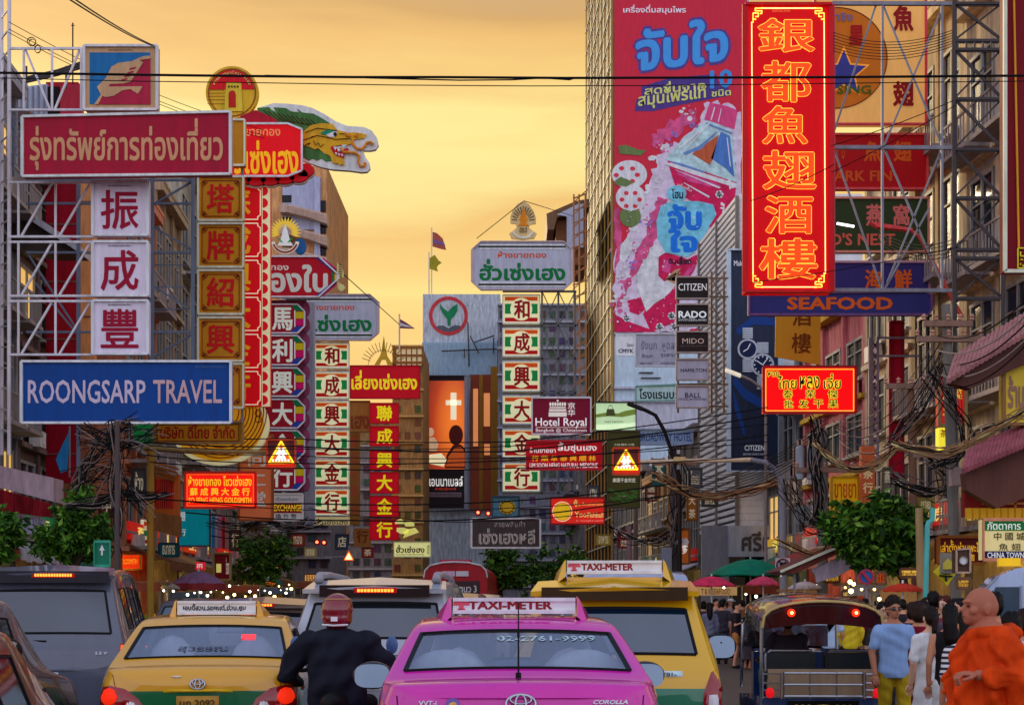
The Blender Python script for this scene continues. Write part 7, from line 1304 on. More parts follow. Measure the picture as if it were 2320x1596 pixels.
def STRIPE():
    m = bpy.data.materials.new('striped_cloth'); m.use_nodes = True; t = m.node_tree; b = t.nodes['Principled BSDF']; tcn = t.nodes.new('ShaderNodeTexCoord'); w = t.nodes.new('ShaderNodeTexWave'); w.bands_direction = 'Z'; w.inputs['Scale'].default_value = 6.5; w.inputs['Distortion'].default_value = .6
    t.links.new(tcn.outputs['Object'], w.inputs['Vector']); r = t.nodes.new('ShaderNodeValToRGB'); r.color_ramp.interpolation = 'CONSTANT'; r.color_ramp.elements[0].color = (.02, .02, .03, 1); r.color_ramp.elements[1].position = .5; r.color_ramp.elements[1].color = (.75, .74, .74, 1)
    t.links.new(w.outputs[0], r.inputs[0]); t.links.new(r.outputs[0], b.inputs['Base Color']); b.inputs['Roughness'].default_value = .9; return m

# ---- the monk -----------------------------------------------------------------------------
MD = 8.95
th = thing('person', 'shaven-headed monk in an orange robe, walking to the left with a loosely closed hand', 'person', (X(2236, MD), MD, .0), R(-84))
sk = MP((152, 92, 70), rough=.55, grime=.15, alb=1.55); b = MB(); torso(b, 1.08, fat=1.15); limb(b, [(0, .01, 1.40), (0, -.03, 1.50)], [.072, .064])
hy = -.05
b.ball((0, hy + .012, 1.573), (.080, .102, .104), 22, 16); b.ball((0, hy + .04, 1.555), (.076, .082, .085), 16, 12); b.ball((0, hy - .035, 1.505), (.062, .070, .066), 16, 12); b.ball((0, hy - .072, 1.468), (.032, .032, .024), 10, 8)
b.tube([(0, hy - .088, 1.572), (0, hy - .118, 1.535), (0, hy - .10, 1.52)], [.010, .017, .013], 10); b.ball((0, hy - .092, 1.502), (.026, .020, .010), 10, 7); b.ball((0, hy - .092, 1.488), (.024, .018, .010), 10, 7); b.ball((0, hy - .082, 1.588), (.054, .024, .014), 12, 8); b.ball((0, hy + .06, 1.46), (.062, .05, .05), 12, 8)
for sx in (-1, 1): b.ball((sx * .08, hy + .02, 1.54), (.012, .024, .040), 10, 8); b.ball((sx * .086, hy + .03, 1.55), (.008, .014, .026), 8, 6); b.ball((sx * .05, hy - .06, 1.53), (.03, .03, .026), 10, 7)
AM = [((.20, 0, 1.34), (.26, .10, 1.12), (.25, -.17, 1.14)), ((-.20, 0, 1.34), (-.26, .05, 1.06), (-.22, -.05, .86))]
for a in AM: limb(b, a, [.06, .048, .034])
for sx in (-1, 1): limb(b, [(sx * .1, 0, .86), (sx * .1, -.05 * sx, .48), (sx * .1, .1 * sx, .07)], [.1, .065, .045]); b.ball((sx * .1, .1 * sx - .06, .035), (.045, .12, .035))
fused(b, 'body', sk, th, .0075, 3)
for i, sd in ((0, 1), (1, -1)):
    b = MB(); w = Vector(AM[i][2]); dr = (w - Vector(AM[i][1])).normalized(); hand(b, w, dr, sd, 1.2, 1.3)
    fused(b, 'hand', sk, th, .0045, 1)
b = MB(); [b.ball((sx * .032, hy - .088, 1.56), (.012, .008, .006), 10, 7) for sx in (-1, 1)]; b.build('eyes', M((30, 20, 18), rough=.2), th, True)
b = MB(); b.ball((0, hy - .107, 1.495), (.022, .005, .003)); b.build('mouth', M((90, 40, 34)), th, True)
b = MB(); rows = [(.12, .30, .24), (.4, .285, .235), (.7, .275, .23), (.95, .262, .222), (1.1, .262, .212), (1.22, .262, .2), (1.32, .245, .175), (1.39, .19, .14), (1.43, .125, .115)]; n = 40; V = []
for zz, rx, ry in rows: V += [(rx * cos(2 * pi * j / n), ry * sin(2 * pi * j / n) + .015, zz) for j in range(n)]
m_ = len(rows); b.add(V, [(i * n + j, i * n + (j + 1) % n, (i + 1) * n + (j + 1) % n, (i + 1) * n + j) for i in range(m_ - 1) for j in range(n)] + [tuple(range(n - 1, -1, -1)), tuple((m_ - 1) * n + j for j in range(n))])
limb(b, [(.21, .01, 1.33), (.28, .10, 1.11), (.26, -.07, 1.13)], [.10, .115, .08]); limb(b, [(.27, .1, 1.06), (.26, .1, .7)], [.11, .05])
limb(b, [(.12, -.105, 1.40), (.2, -.02, 1.40), (.17, .10, 1.40), (.02, .15, 1.42), (-.12, .10, 1.41)], [.035, .045, .045, .04, .03]); limb(b, [(.1, -.13, 1.39), (-.06, -.2, 1.2), (-.2, -.16, 1.02)], [.035, .03, .025])
def drape(v):
    a = math.atan2(v.y, v.x); q = v.z * 9 + a * 4.5 + .8 * sin(v.z * 5 + a * 2); r = .038 * (.5 + .5 * sin(2 * q)) ** 2 + .022 * (.5 + .5 * sin(v.z * 30 - a * 6 + 1)) ** 2 + .012 * sin(11 * a + v.z * 5) - .012
    f = min(1, max(0, (1.44 - v.z) * 6)); return v + Vector((cos(a), sin(a), 0)) * r * f
fused(b, 'robe', MP((206, 58, 6), rough=.85, grime=.4, alb=1.6), th, .009, 3, drape)
b = MB(); b.tube([(.30, .12, 1.12), (.36, .13, .95), (.33, .16, .6), (.32, .16, .3)], [.018, .02, .022, .02], 8); b.build('shoulder_strap', MP((196, 136, 30), rough=.8), th, True, True)

# ---- man in the blue-grey T-shirt, and those around him ------------------------------------------
def shades(th):
    b = MB(); [b.ball((sx * .032, -.098, 1.590), (.027, .01, .018), 10, 7) for sx in (-1, 1)]; b.bar((-.07, -.09, 1.598), (.07, -.09, 1.598), .008); [b.bar((sx * .07, -.09, 1.598), (sx * .082, .0, 1.59), .006) for sx in (-1, 1)]; b.build('sunglasses', M((12, 10, 10), rough=.1, coat=1), th, True, True)
    b = MB(); b.tube([(.075 * cos(a), .005 + .07 * sin(a), 1.418 - .018 * (-sin(a))) for a in [2 * pi * k / 16 for k in range(17)]], .012, 6); b.build('collar', MP((196, 200, 210)), th, True, True)
person('man in sunglasses and a blue-grey T-shirt with white trim, walking towards the viewer', 2024, 15.2, 1.62, 6, (104, 128, 162), (128, 106, 16), 'curly', 3, .5, vox=.011, extra=shades, walk=.07, fat=1.02, hairc=(40, 24, 18))
BR = (52, 32, 26)
person('woman in a dark red shirt seen from behind, beside the man in sunglasses', 2082, 15.6, 1.58, 168, (96, 8, 26), (70, 14, 26), 'bob', 1, .5, woman=True, hairc=BR)
person('woman with a long ponytail in a white lace dress, seen from behind', 2108, 14.2, 1.53, 188, (186, 184, 190), (180, 180, 180), 'pony', 2, .62, 'dress', woman=True, vox=.012, hairc=(36, 22, 20))
person('woman in a black sleeveless top and white shorts, between the white dress and the monk', 2152, 13.6, 1.56, 172, (22, 20, 22), (206, 204, 212), 'long', 1, 0, 'shorts', woman=True)
person('person in a black and white striped T-shirt, half hidden by the monk', 2190, 11.2, 1.50, 184, (200, 200, 200), (40, 40, 50), 'long', 1, .55, stripes=True, woman=True)
person('person with black hair and a dark top right behind the monk', 2252, 12.4, 1.66, 175, (40, 40, 46), (40, 40, 40), 'short', 1)
person('woman with a full head of black hair, right of the monk', 2290, 10.8, 1.50, 180, (60, 60, 66), (40, 40, 40), 'bob', 1, woman=True)
person('person in a pale blue shirt cut by the right picture edge', 2322, 11.6, 1.52, 176, (150, 166, 200), (50, 50, 60), 'bob', 1, hairc=BR)
person('man with short hair seen from behind, under the yellow diamond sign', 2114, 19, 1.72, 176, (50, 46, 50), (40, 40, 50), 'short', 0)
person('smiling woman with reddish hair looking left, under the yellow diamond sign', 2141, 18.4, 1.66, -50, (120, 50, 60), (60, 40, 50), 'long', 2, hairc=(92, 34, 24), woman=True)
person('woman facing the viewer behind the striped T-shirt', 2164, 17.6, 1.62, -20, (70, 60, 70), (50, 50, 50), 'bob', 0, woman=True)
person('man just left of the man in sunglasses, face half hidden', 2000, 17.6, 1.58, 10, (60, 50, 46), (40, 40, 40), 'short', 2)
person('man in a black top looking left, behind the dark red shirt', 2066, 18.2, 1.58, 200, (36, 34, 38), (40, 40, 40), 'bob', 1, hairc=BR)
person('person with a dark ponytail behind the dark red shirt', 2092, 17.2, 1.60, 150, (46, 40, 44), (40, 40, 40), 'pony', 0, woman=True)
# the crowd beyond the three-wheeler
person('woman with long hair in a grey patterned blouse, by the right taxi', 1608, 35.5, 1.58, 175, (84, 84, 100), (30, 28, 34), 'long', 1, .9, woman=True)
def eat(th): pass
person('man in a black T-shirt and tan shorts eating from his hand', 1668, 34.5, 1.60, 70, (36, 28, 32), (150, 96, 50), 'short', 0, .5, 'shorts', arms=[((.19, 0, 1.385), (.22, -.06, 1.13), (.08, -.22, 1.36)), ((-.19, 0, 1.385), (-.24, -.02, 1.11), (-.14, -.25, 1.2))])
person('man in a dark shirt with a shoulder bag, behind the grey patterned blouse', 1636, 37, 1.66, 170, (44, 40, 48), (34, 32, 38), 'short', 1)
person('woman in a dark dress next to the eating man', 1696, 34, 1.56, 120, (52, 42, 46), (40, 36, 42), 'long', 1, .5, 'dress', woman=True)
person('man leaning over a stall, right of the dark dress', 1716, 33, 1.50, 60, (56, 44, 46), (44, 54, 84), 'short', 0)
def cap(th):
    b = MB(); b.ball((0, 0, 1.655), (.09, .105, .06), 14, 8); b.ball((0, -.11, 1.64), (.07, .07, .012), 12, 6); b.build('cap', MP((200, 206, 214)), th, True, True)
person('man in a pale cap at the pink umbrellas', 1655, 41, 1.70, 40, (120, 110, 116), (60, 60, 66), 'short', 1, extra=cap)
crowd = [(1594, 40, 1.62, 180, 'dark top by the right taxi window', 'bob', (60, 40, 44)), (1622, 43, 1.70, 20, 'pale shirt under the food stall board', 'short', (150, 120, 110)), (1682, 42, 1.66, 200, 'brown jacket behind the eating man', 'short', (84, 60, 50)), (1700, 44, 1.60, 150, 'maroon top behind the dark dress', 'long', (96, 34, 44)), (1640, 46, 1.7, 170, 'grey top far back by the stall board', 'short', (110, 106, 110)), (1730, 38, 1.62, 180, 'navy top behind the parked white car', 'bob', (40, 44, 70)),
         (1960, 30, 1.66, 180, 'red top beside the round blue parking sign', 'bob', (130, 30, 40)), (1985, 34, 1.60, 30, 'cream top beyond the canopy of the three-wheeler', 'short', (170, 150, 120)), (2044, 27, 1.64, 170, 'black top near the turquoise pipe', 'short', (34, 32, 36)), (2062, 31, 1.7, 20, 'tan top near the turquoise pipe', 'short', (150, 116, 80)), (2078, 26, 1.60, 185, 'purple top near the turquoise pipe', 'long', (90, 60, 100)), (2098, 24, 1.66, 190, 'olive top under the yellow diamond sign', 'bob', (90, 86, 50)), (2128, 23, 1.68, 180, 'white top under the yellow diamond sign', 'short', (170, 168, 170)), (2150, 25, 1.62, 160, 'dark blue top under the yellow diamond sign', 'bun', (40, 48, 76)), (2176, 22, 1.64, 175, 'dark grey top by the white van nose', 'long', (60, 58, 62)),
         (1775, 27, 1.60, 175, 'pink top seen through the three-wheeler', 'bob', (206, 130, 150)), (1806, 26, 1.58, 185, 'white top seen through the three-wheeler', 'long', (190, 186, 190)), (1880, 25, 1.60, 170, 'pale blue top seen through the three-wheeler', 'short', (140, 156, 196)), (1925, 25, 1.58, 180, 'yellow top seen through the three-wheeler', 'short', (200, 150, 30))]
for i, (px, d, h, f, w, hs, tc_) in enumerate(crowd):
    person('far person in a %s' % w, px, d, h, f, tc_, rng.choice([(40, 40, 50), (60, 54, 50), (36, 40, 60), (90, 80, 66)]), hs, rng.randrange(3), rng.choice([.5, .5, .9]), group='pedestrians in the far crowd', vox=.024, woman=hs in ('long', 'bob', 'bun'))
# tuk-tuk driver, seated
sit = [((.19, 0, 1.385), (.26, -.14, 1.12), (.3, -.42, 1.08)), ((-.19, 0, 1.385), (-.26, -.14, 1.12), (-.3, -.42, 1.08))]
def seated(label, loc, rz, top, hair, skin, legs, arms, fat=1.0, extra=None, vox=.014, helmet=False, k=1.0):
    """seated figure: hips at z=0 of the thing, legs given as joints"""
    th = thing('person', label, 'person', loc, rz); th.scale = (k, k, k); dz = -.86; sk = MP(SKIN[skin], alb=1.5, grime=.1); D_ = lambda p: (p[0] * (1 + (fat - 1) * .8), p[1], p[2] + dz)
    def mv(b): b.v = [(x, y, z + dz) for x, y, z in b.v]
    b = MB(); torso(b, 1, fat=fat); limb(b, [(0, .005, 1.42), (0, -.005, 1.53)], [.058, .052]); b.ball((0, -.004, 1.60), (.074, .094, .10), 14, 10); b.ball((0, -.04, 1.545), (.054, .062, .062)); b.tube([(0, -.09, 1.60), (0, -.12, 1.572), (0, -.1, 1.562)], [.009, .016, .012], 8)
    for sx in (-1, 1): b.ball((sx * .076, 0, 1.578), (.012, .022, .034))
    mv(b)
    for a in arms: limb(b, [D_(p) for p in a], [.052, .042, .03]); hand(b, D_(a[2]), Vector(a[2]) - Vector(a[1]), 1 if a[2][0] > 0 else -1, 1.2)
    for l in legs: limb(b, l, [.09, .06, .045]); b.ball((l[2][0], l[2][1] - .07, l[2][2] - .05), (.045, .12, .04))
    fused(b, 'body', sk, th, vox)
    b = MB(); torso(b, 1, .03, .82, 1.44, fat)
    if fat > 1.1: b.ball((0, .02, 1.36), (.25, .15, .12), 14, 8); b.ball((0, 0, 1.05), (.24, .2, .28), 16, 10)
    mv(b)
    for a in arms: p = [Vector(D_(x)) for x in a]; limb(b, [p[0], p[1], p[1].lerp(p[2], .85)], [.08 * fat, .072 * fat, .05])
    ph = 2.0; fused(b, 'jacket', MP(top, rough=.85, grime=.3), th, vox, 3, lambda v: v + Vector((v.x, v.y, 0)) * .05 * sin(v.z * 30 + v.x * 14 + ph) + Vector((0, .008 * sin(v.x * 40 + v.z * 24), 0)))
    b = MB()
    for l in legs: limb(b, [l[0], l[1], tuple(Vector(l[1]).lerp(Vector(l[2]), .92))], [.105, .078, .06])
    fused(b, 'trousers', M((30, 30, 36), rough=.9), th, vox)
    if hair:
        b = MB(); b.ball((0, .012, 1.632 + dz), (.083, .098, .083), 14, 10); b.ball((0, .04, 1.59 + dz), (.08, .07, .085)); fused(b, 'hair', M(HAIRC), th, .014)
    if extra: extra(th, dz)
    return th
lg = [((sx * .1, 0, .02), (sx * .16, -.42, .02), (sx * .16, -.46, -.4)) for sx in (-1, 1)]
seated('driver of the three-wheeler seen from behind under the canopy', (X(1832, TD) + .05, TD + 1.5, .66), R(180), (44, 34, 40), True, 3, lg, sit, k=.92)
# ---- motorcyclist -------------------------------------------------------------------------------------
RD = 11.4
def helmet(th, dz):
    b = MB(); b.ball((0, 0, 1.615 + dz), (.128, .148, .132), 24, 16); b.ball((0, .01, 1.55 + dz), (.124, .135, .10), 20, 12); hm = fused(b, 'helmet', M((116, 14, 24), rough=.22, coat=1, grime=.2, alb=1.3), th, .012, 3)
    b = MB(); b.tube([(.098 * cos(a), .115 * sin(a), 1.697 + dz) for a in [2 * pi * i / 24 for i in range(25)]], .009, 6); b.build('helmet_stripe', M((176, 120, 60), rough=.25, coat=1), hm, True, True)
    b = MB(); b.box((0, .148, 1.545 + dz), (.05, .02, .035)); b.tube([(-.1, .10, 1.50 + dz), (0, .14, 1.495 + dz), (.1, .10, 1.50 + dz)], .008, 6); b.build('helmet_clip', MP((180, 176, 180), rough=.3), hm, True)
ra = [((.19, 0, 1.36), (.335, -.08, 1.12), (.31, -.42, 1.02)), ((-.19, 0, 1.36), (-.335, -.08, 1.12), (-.33, -.42, 1.02))]
rl = [((sx * .12, 0, .02), (sx * .2, -.38, .0), (sx * .18, -.28, -.42)) for sx in (-1, 1)]
seated('heavy motorcyclist in a black jacket and dark red helmet, seen from behind', (X(764, RD), RD, .755), R(178), (20, 21, 30), False, 1, rl, ra, 1.28, helmet, .014, k=1.02)
th = thing('motorcycle', 'small motorcycle ridden by the heavy man in black', 'motorcycle', (X(764, RD), RD, 0), R(0))
b = MB(); limb(b, [(0, -.38, .8), (0, 0, .76), (0, .45, .74)], [.09, .14, .11]); fused(b, 'seat', M((24, 22, 24), rough=.5), th, .02)
b = MB(); limb(b, [(0, -.42, .66), (0, .1, .55), (0, .6, .5), (0, .95, .62), (0, 1.0, .95)], [.1, .15, .12, .1, .09]); fused(b, 'body', M((60, 40, 70), rough=.3, coat=1), th, .02)
b = MB(); b.ball((0, -.5, .74), (.11, .05, .05)); b.build('tail_light', RL, th, True, True); b = MB(); b.box((0, -.5, .6), (.2, .02, .14)); b.build('number_plate', MP((190, 190, 186)), th, True)
b = MB(); b.tube([(-.36, .42, 1.02), (-.15, .5, 1.04), (.15, .5, 1.04), (.36, .42, 1.02)], .018, 8); b.build('handlebar', BLK, th, True)
for sx in (-1, 1):
    b = MB(); b.tube([(sx * .3, .45, 1.04), (sx * .38, .45, 1.2)], .008, 6); b.ball((sx * .40, .46, 1.23), (.05, .02, .075), 12, 8); b.build('mirror', MP((60, 84, 120), rough=.1), th, True, True)
for y in (-.42, 1.05):
    b = MB(); b.lathe([(.22, -.04), (.28, -.04), (.29, 0), (.28, .04), (.22, .04)], (0, 0, 0), 20); b.v = [(z, y + x, .29 + yy) for x, yy, z in b.v]; w = b.build('wheel', BLK, th, True, True); b = MB()
    for k in range(8): b.bar((0, y, .29), (0, y + .23 * cos(k * pi / 4), .29 + .23 * sin(k * pi / 4)), .012)
    b.build('spokes', STEEL, w, True)
# ================================================================== street furniture, trees, wires, stalls
def LEAF(c):
    m = M(c, rough=.5, grime=.5); t = m.node_tree; b = t.nodes['Principled BSDF']; b.inputs['Subsurface Weight'].default_value = 0; return m
LV = [LEAF((58, 104, 26)), LEAF((92, 142, 38)), LEAF((36, 70, 24)), LEAF((130, 172, 62))]
def tree(label, clumps, d, base_px, n=2600, ls=.17, h0=None, thick=.09, spread=None):
    """clumps: (x, y, radius) in print pixels; leaves fill each clump's volume unevenly"""
    bx = X(base_px, d); th = thing('tree', label, 'tree', (bx, d, 0)); cs = [(P(x, y, d), r * d / F) for x, y, r in clumps]
    b = MB(); low = min(c.z - r for c, r in cs); fork = max(1.6, low * .85 + .4)
    b.tube([(bx, d, 0), (bx + .05, d, fork * .5), (bx - .03, d + .05, fork)], [thick * 1.4, thick * 1.1, thick], 10)
    for c, r in cs:
        m = Vector((bx, d, fork)).lerp(c, .5) + Vector((0, 0, .15)); b.tube([(bx - .03, d + .05, fork - .2), m, c], [thick * .8, thick * .5, thick * .2], 7)
        for k in range(4): b.tube([m.lerp(c, .5), c + Vector((rng.uniform(-1, 1), rng.uniform(-1, 1), rng.uniform(-.6, .8))) * r * .8], [thick * .25, .008], 5)
    b.build('trunk', M((70, 56, 44), rough=.9, grime=.4), th, smooth=True)
    b = MB(); tot = sum(r ** 2 for c, r in cs)
    for c, r in cs:
        subs = [(c + Vector((rng.gauss(0, 1), rng.gauss(0, 1), rng.gauss(0, .8))) * r * rng.uniform(.3, .85), r * rng.uniform(.14, .42)) for k in range(22)]
        for i in range(int(n * r * r / tot)):
            sc_, sr = rng.choice(subs); v = Vector((rng.gauss(0, 1), rng.gauss(0, 1), rng.gauss(0, 1))); v = v.normalized() * sr * rng.random() ** .4; p = sc_ + v
            a = Vector((rng.gauss(0, 1), rng.gauss(0, 1), rng.gauss(-.5, .6))).normalized(); u = a.cross(Vector((rng.gauss(0, 1), rng.gauss(0, 1), rng.gauss(0, 1)))).normalized(); L_ = ls * rng.uniform(.5, 1.6); w = L_ * .22
            b.k = rng.choices((0, 1, 2, 3), (4, 3, 3, 1))[0]; nn = a.cross(u) * L_ * .08
            b.add([p, p + a * L_ * .45 + u * w + nn, p + a * L_, p + a * L_ * .45 - u * w + nn], [(0, 1, 2), (0, 2, 3)])
    b.build('crown', LV, th); return th
tree('bushy street tree at the left edge behind the dark car', [(-20, 1200, 46), (12, 1215, 34), (10, 1250, 24)], 33, -10, 1800)
tree('dense street tree under the red corrugated balcony', [(150, 1190, 42), (110, 1220, 36), (190, 1215, 44), (150, 1245, 36), (220, 1190, 26), (180, 1140, 24), (225, 1235, 22)], 33.5, 165, 5200)
tree('dark street tree over the market left of the white car', [(570, 1250, 40), (610, 1240, 34), (600, 1280, 40), (560, 1290, 30), (640, 1270, 26), (545, 1225, 16)], 60, 590, 3400, .2)
tree('street tree right of the red bus', [(1120, 1270, 34), (1150, 1262, 30), (1125, 1300, 36), (1165, 1300, 30)], 58, 1135, 2600, .2)
tree('lighter street tree behind the right taxi sign', [(1290, 1270, 30), (1320, 1280, 26), (1275, 1290, 26), (1215, 1290, 30), (1200, 1305, 26)], 62, 1260, 2800, .2)
tree('large leafy street tree on the right pavement by the turquoise pipe', [(1952, 1182, 36), (1998, 1164, 36), (1924, 1213, 36), (1984, 1213, 45), (2034, 1200, 39), (2053, 1236, 36), (1988, 1255, 36), (2025, 1272, 27), (2071, 1182, 21), (1906, 1186, 21), (2007, 1146, 19)], 32, 2050, 8500, .2)
s = thing('potted_plant', 'small green plant hanging from the corrugated balcony', 'plant', P(195, 1138, 36)); b = MB()
for i in range(500): p = P(185 + rng.gauss(0, 12), 1118 + rng.gauss(0, 8), 36 + rng.gauss(0, .15)); a = Vector((rng.gauss(0, 1), rng.gauss(0, 1), rng.gauss(0, 1))).normalized() * .14; u = a.cross(Vector((0, 1, .2))) * .25; b.k = rng.randrange(4); b.add([p, p + a * .5 + u, p + a, p + a * .5 - u], [(0, 1, 2, 3)])
b.build('leaves', LV, s); part(s, 'trough', MP((90, 70, 60)), lambda b: b.rect(160, 1126, 212, 1138, 36, .25))

# poles -----------------------------------------------------------------------------------------
def pole(label, x0, y0, x1, d, r, m=CONC, name='utility_pole', arms=()):
    s = thing(name, label, 'pole', (X(x1, d), d, 0)); top = P(x0, y0, d); bot = Vector((X(x1, d), d, 0))
    part(s, 'shaft', m, lambda b: b.tube([bot, top], [r, r * .75], 10))
    for y, w in arms:
        t = (Z(y, d) - 0) / (top.z); c = bot.lerp(top, t)
        part(s, 'crossarm', MP((110, 84, 70)), lambda b: b.box(c + Vector((0, -.1, 0)), (w, .1, .12)))
        part(s, 'insulators', MP((150, 110, 90), rough=.3), lambda b: [b.lathe([(.0, 0), (.05, .02), (.03, .06), (.055, .09), (.03, .13), (0, .15)], c + Vector((-w / 2 + w * k / 4, -.1, .06)), 8) for k in range(5)])
    return s
pole('concrete utility pole beside the right lattice tower, hung with cables', 2143, 690, 2172, 29.5, .13, arms=((735, 1.0), (770, 1.3), (1030, 1.6)))
pole('concrete utility pole left of the hanging neon tower, by the yellow banner', 1866, 975, 1862, 36, .15, arms=((1065, 1.4),)); pole('slim brown utility pole with a wooden crossarm behind the right street wires', 2062, 870, 2080, 33, .11, MP((96, 66, 50)), arms=((876, 1.2),))
pole('grey utility pole under the green road sign cables, left pavement', 266, 955, 265, 31, .07, MP((62, 52, 50))); pole('dark utility pole hung with cable loops, by the signal arm', 1527, 1010, 1528, 45, .16, MP((56, 54, 56)), arms=((1050, 1.4),))
pole('brown utility pole right of the bank billboard', 1440, 1150, 1440, 60, .12, MP((80, 66, 60))); pole('grey pole right of the red fishball sign', 1425, 1190, 1425, 48, .10, MP((110, 90, 96)))
pole('bamboo coloured pole wrapped in wires next to the turquoise pipe', 2082, 1150, 2092, 28, .10, MP((126, 104, 70)))
s = thing('drain_pipe', 'turquoise drain pipe with a bend, right of the large leafy tree', 'pipe', (X(2097, 27), 27, 0)); part(s, 'pipe', MP((66, 142, 136), rough=.4, grime=.35), lambda b: b.tube([(X(2095, 27), 27, .3), P(2096, 1400, 27), P(2101, 1190, 27), P(2104, 1182, 27), P(2112, 1178, 27), P(2113, 1150, 27)], .05, 10))
for k, (x0, y0, x1, d, sd) in enumerate(((1765, 1110, 1768, 38, 0),)):
    s = thing('signal_mast', 'grey tapered mast with a long pale arm holding the right crossing sign', 'signal mast', (X(1768, 39), 39, 0))
    part(s, 'mast', STEEL, lambda b: b.tube([(X(1776, 39), 39, 0), P(1773, 1130, 39), P(1768, 1085, 39), P(1755, 1062, 39), P(1735, 1047, 39), P(1700, 1041, 39)], [.11, .09, .08, .075, .07, .065], 10)); part(s, 'arm', MP((176, 150, 120), rough=.4), lambda b: b.tube([P(1705, 1041, 39), P(1448, 1045, 40)], [.065, .045], 8)); part(s, 'camera_box', MP((190, 150, 100)), lambda b: b.rect(1528, 1034, 1552, 1046, 39.3, .25)); part(s, 'box', MP((140, 140, 146)), lambda b: [b.rect(1534, y, 1541, y + 10, 39.6, .1) for y in (1017, 1052)])
    part(s, 'sign_hanger', STEEL, lambda b: (b.pbar(1448, 1045, 1390, 1045, 40.15, .08)))
s = thing('signal_mast', 'ochre post with a long thin arm holding the left crossing sign', 'signal mast', (X(340, 40), 40, 0)); part(s, 'mast', MP((130, 100, 36)), lambda b: b.tube([(X(341, 40.2), 40.2, 0), P(341, 1010, 40.2)], .1, 10)); part(s, 'arm', MP((120, 104, 60)), lambda b: b.tube([P(325, 1015, 40.2), P(470, 1022, 40.2), P(668, 1026, 40.2)], [.07, .06, .05], 8))
for lb, pts, d, m in (('dark street lamp with a bent arm in front of the hotel fascia', ((1540, 1365), (1540, 1100), (1528, 1040), (1505, 975), (1485, 940), (1465, 930), (1422, 911)), 44, M((30, 28, 28), rough=.4)), ('pale street lamp head reaching over the top of the dark watch billboard', ((1735, 1365), (1735, 930), (1728, 880), (1700, 860), (1645, 836)), 60, MP((120, 110, 104)))):
    s = thing('street_lamp', lb, 'street lamp', (X(pts[0][0], d), d, 0)); part(s, 'pole', m, lambda b: b.tube([(X(pts[0][0], d), d, 0)] + [P(x, y, d) for x, y in pts[1:]], [.08] + [.06] * (len(pts) - 2) + [.05], 8)); x, y = pts[-1]
    part(s, 'lamp_head', M((40, 38, 40)) if d == 44 else LIT((230, 220, 200), .7), lambda b: b.prism([(x, y - 3), (x + 34, y + 10), (x + 34, y + 17), (x, y + 4)], d - .15, .3))
s = thing('street_lamp', 'old street lamp with a white tube crossing the dark green board', 'street lamp', P(2175, 700, 36)); part(s, 'arm', MP((150, 60, 50)), lambda b: b.tube([P(2180, 720, 36), P(2092, 552, 36), P(2082, 535, 36), P(2060, 520, 36)], [.06, .05, .045, .05], 8)); part(s, 'lamp_head', MP((176, 60, 60)), lambda b: b.prism([(1972, 502), (2068, 516), (2066, 522), (1990, 514)], 35.9, .2)); part(s, 'tube', LIT((255, 250, 245), 3), lambda b: b.pbar(1896, 506, 1935, 513, 35.9, .05))
# flat road signs
def plate(lb, pts, d, c, name='road_sign'):
    s = thing(name, lb, 'sign', P(sum(p[0] for p in pts) / len(pts), max(p[1] for p in pts), d)); part(s, 'plate', MP(c), lambda b: b.prism(pts, d, .03)); return s
s = plate('pinkish square no right turn sign with a black ring and arrow', [(1757, 1263), (1790, 1263), (1790, 1295), (1757, 1295)], 38, (196, 150, 156)); part(s, 'ring', MP((60, 16, 20)), lambda b: b.ring(1773.5, 1279, 12, 14.8, 37.97, .02)); part(s, 'arrow', BLK, lambda b: (b.pbar(1769, 1288, 1769, 1275, 37.96, .04), b.pbar(1769, 1275, 1780, 1275, 37.96, .04), b.prism([(1778, 1270), (1784, 1275), (1778, 1280)], 37.95, .02), b.pbar(1764, 1269, 1783, 1289, 37.94, .03)))
s = plate('round blue and red no parking sign', [(1963 + 17 * cos(a), 1306 + 18 * sin(a)) for a in [k * pi / 14 for k in range(28)]], 30, (40, 90, 150)); part(s, 'ring', MP((150, 40, 56)), lambda b: b.ring(1963, 1306, 13.5, 17.5, 29.97, .02)); part(s, 'slash', MP((150, 40, 56)), lambda b: b.pbar(1953, 1294, 1973, 1318, 29.96, .05)); part(s, 'post', STEEL, lambda b: b.bar(P(1963, 1324, 30.06), (X(1963, 30), 30.06, 0), .06))
s = plate('yellow diamond crossing sign behind the right pole', [(2115, 1295), (2141, 1266), (2166, 1298), (2146, 1326)], 25, (206, 160, 24)); part(s, 'walkers', BLK, lambda b: [b.pbar(*q, 24.97, .03) for q in ((2134, 1299, 2139, 1289), (2139, 1289, 2144, 1300), (2150, 1300, 2154, 1290), (2154, 1290, 2159, 1298), (2128, 1303, 2158, 1305), (2143, 1306, 2144, 1316))])
s = plate('grey metal cabinet door with a small yellow house plate', [(2130, 1251), (2166, 1252), (2166, 1299), (2130, 1297)], 24.5, (112, 104, 92)); part(s, 'yellow_plate', MP((206, 160, 60)), lambda b: b.prism([(2137, 1289), (2137, 1275), (2148, 1264), (2160, 1274), (2160, 1288)], 24.47, .02))
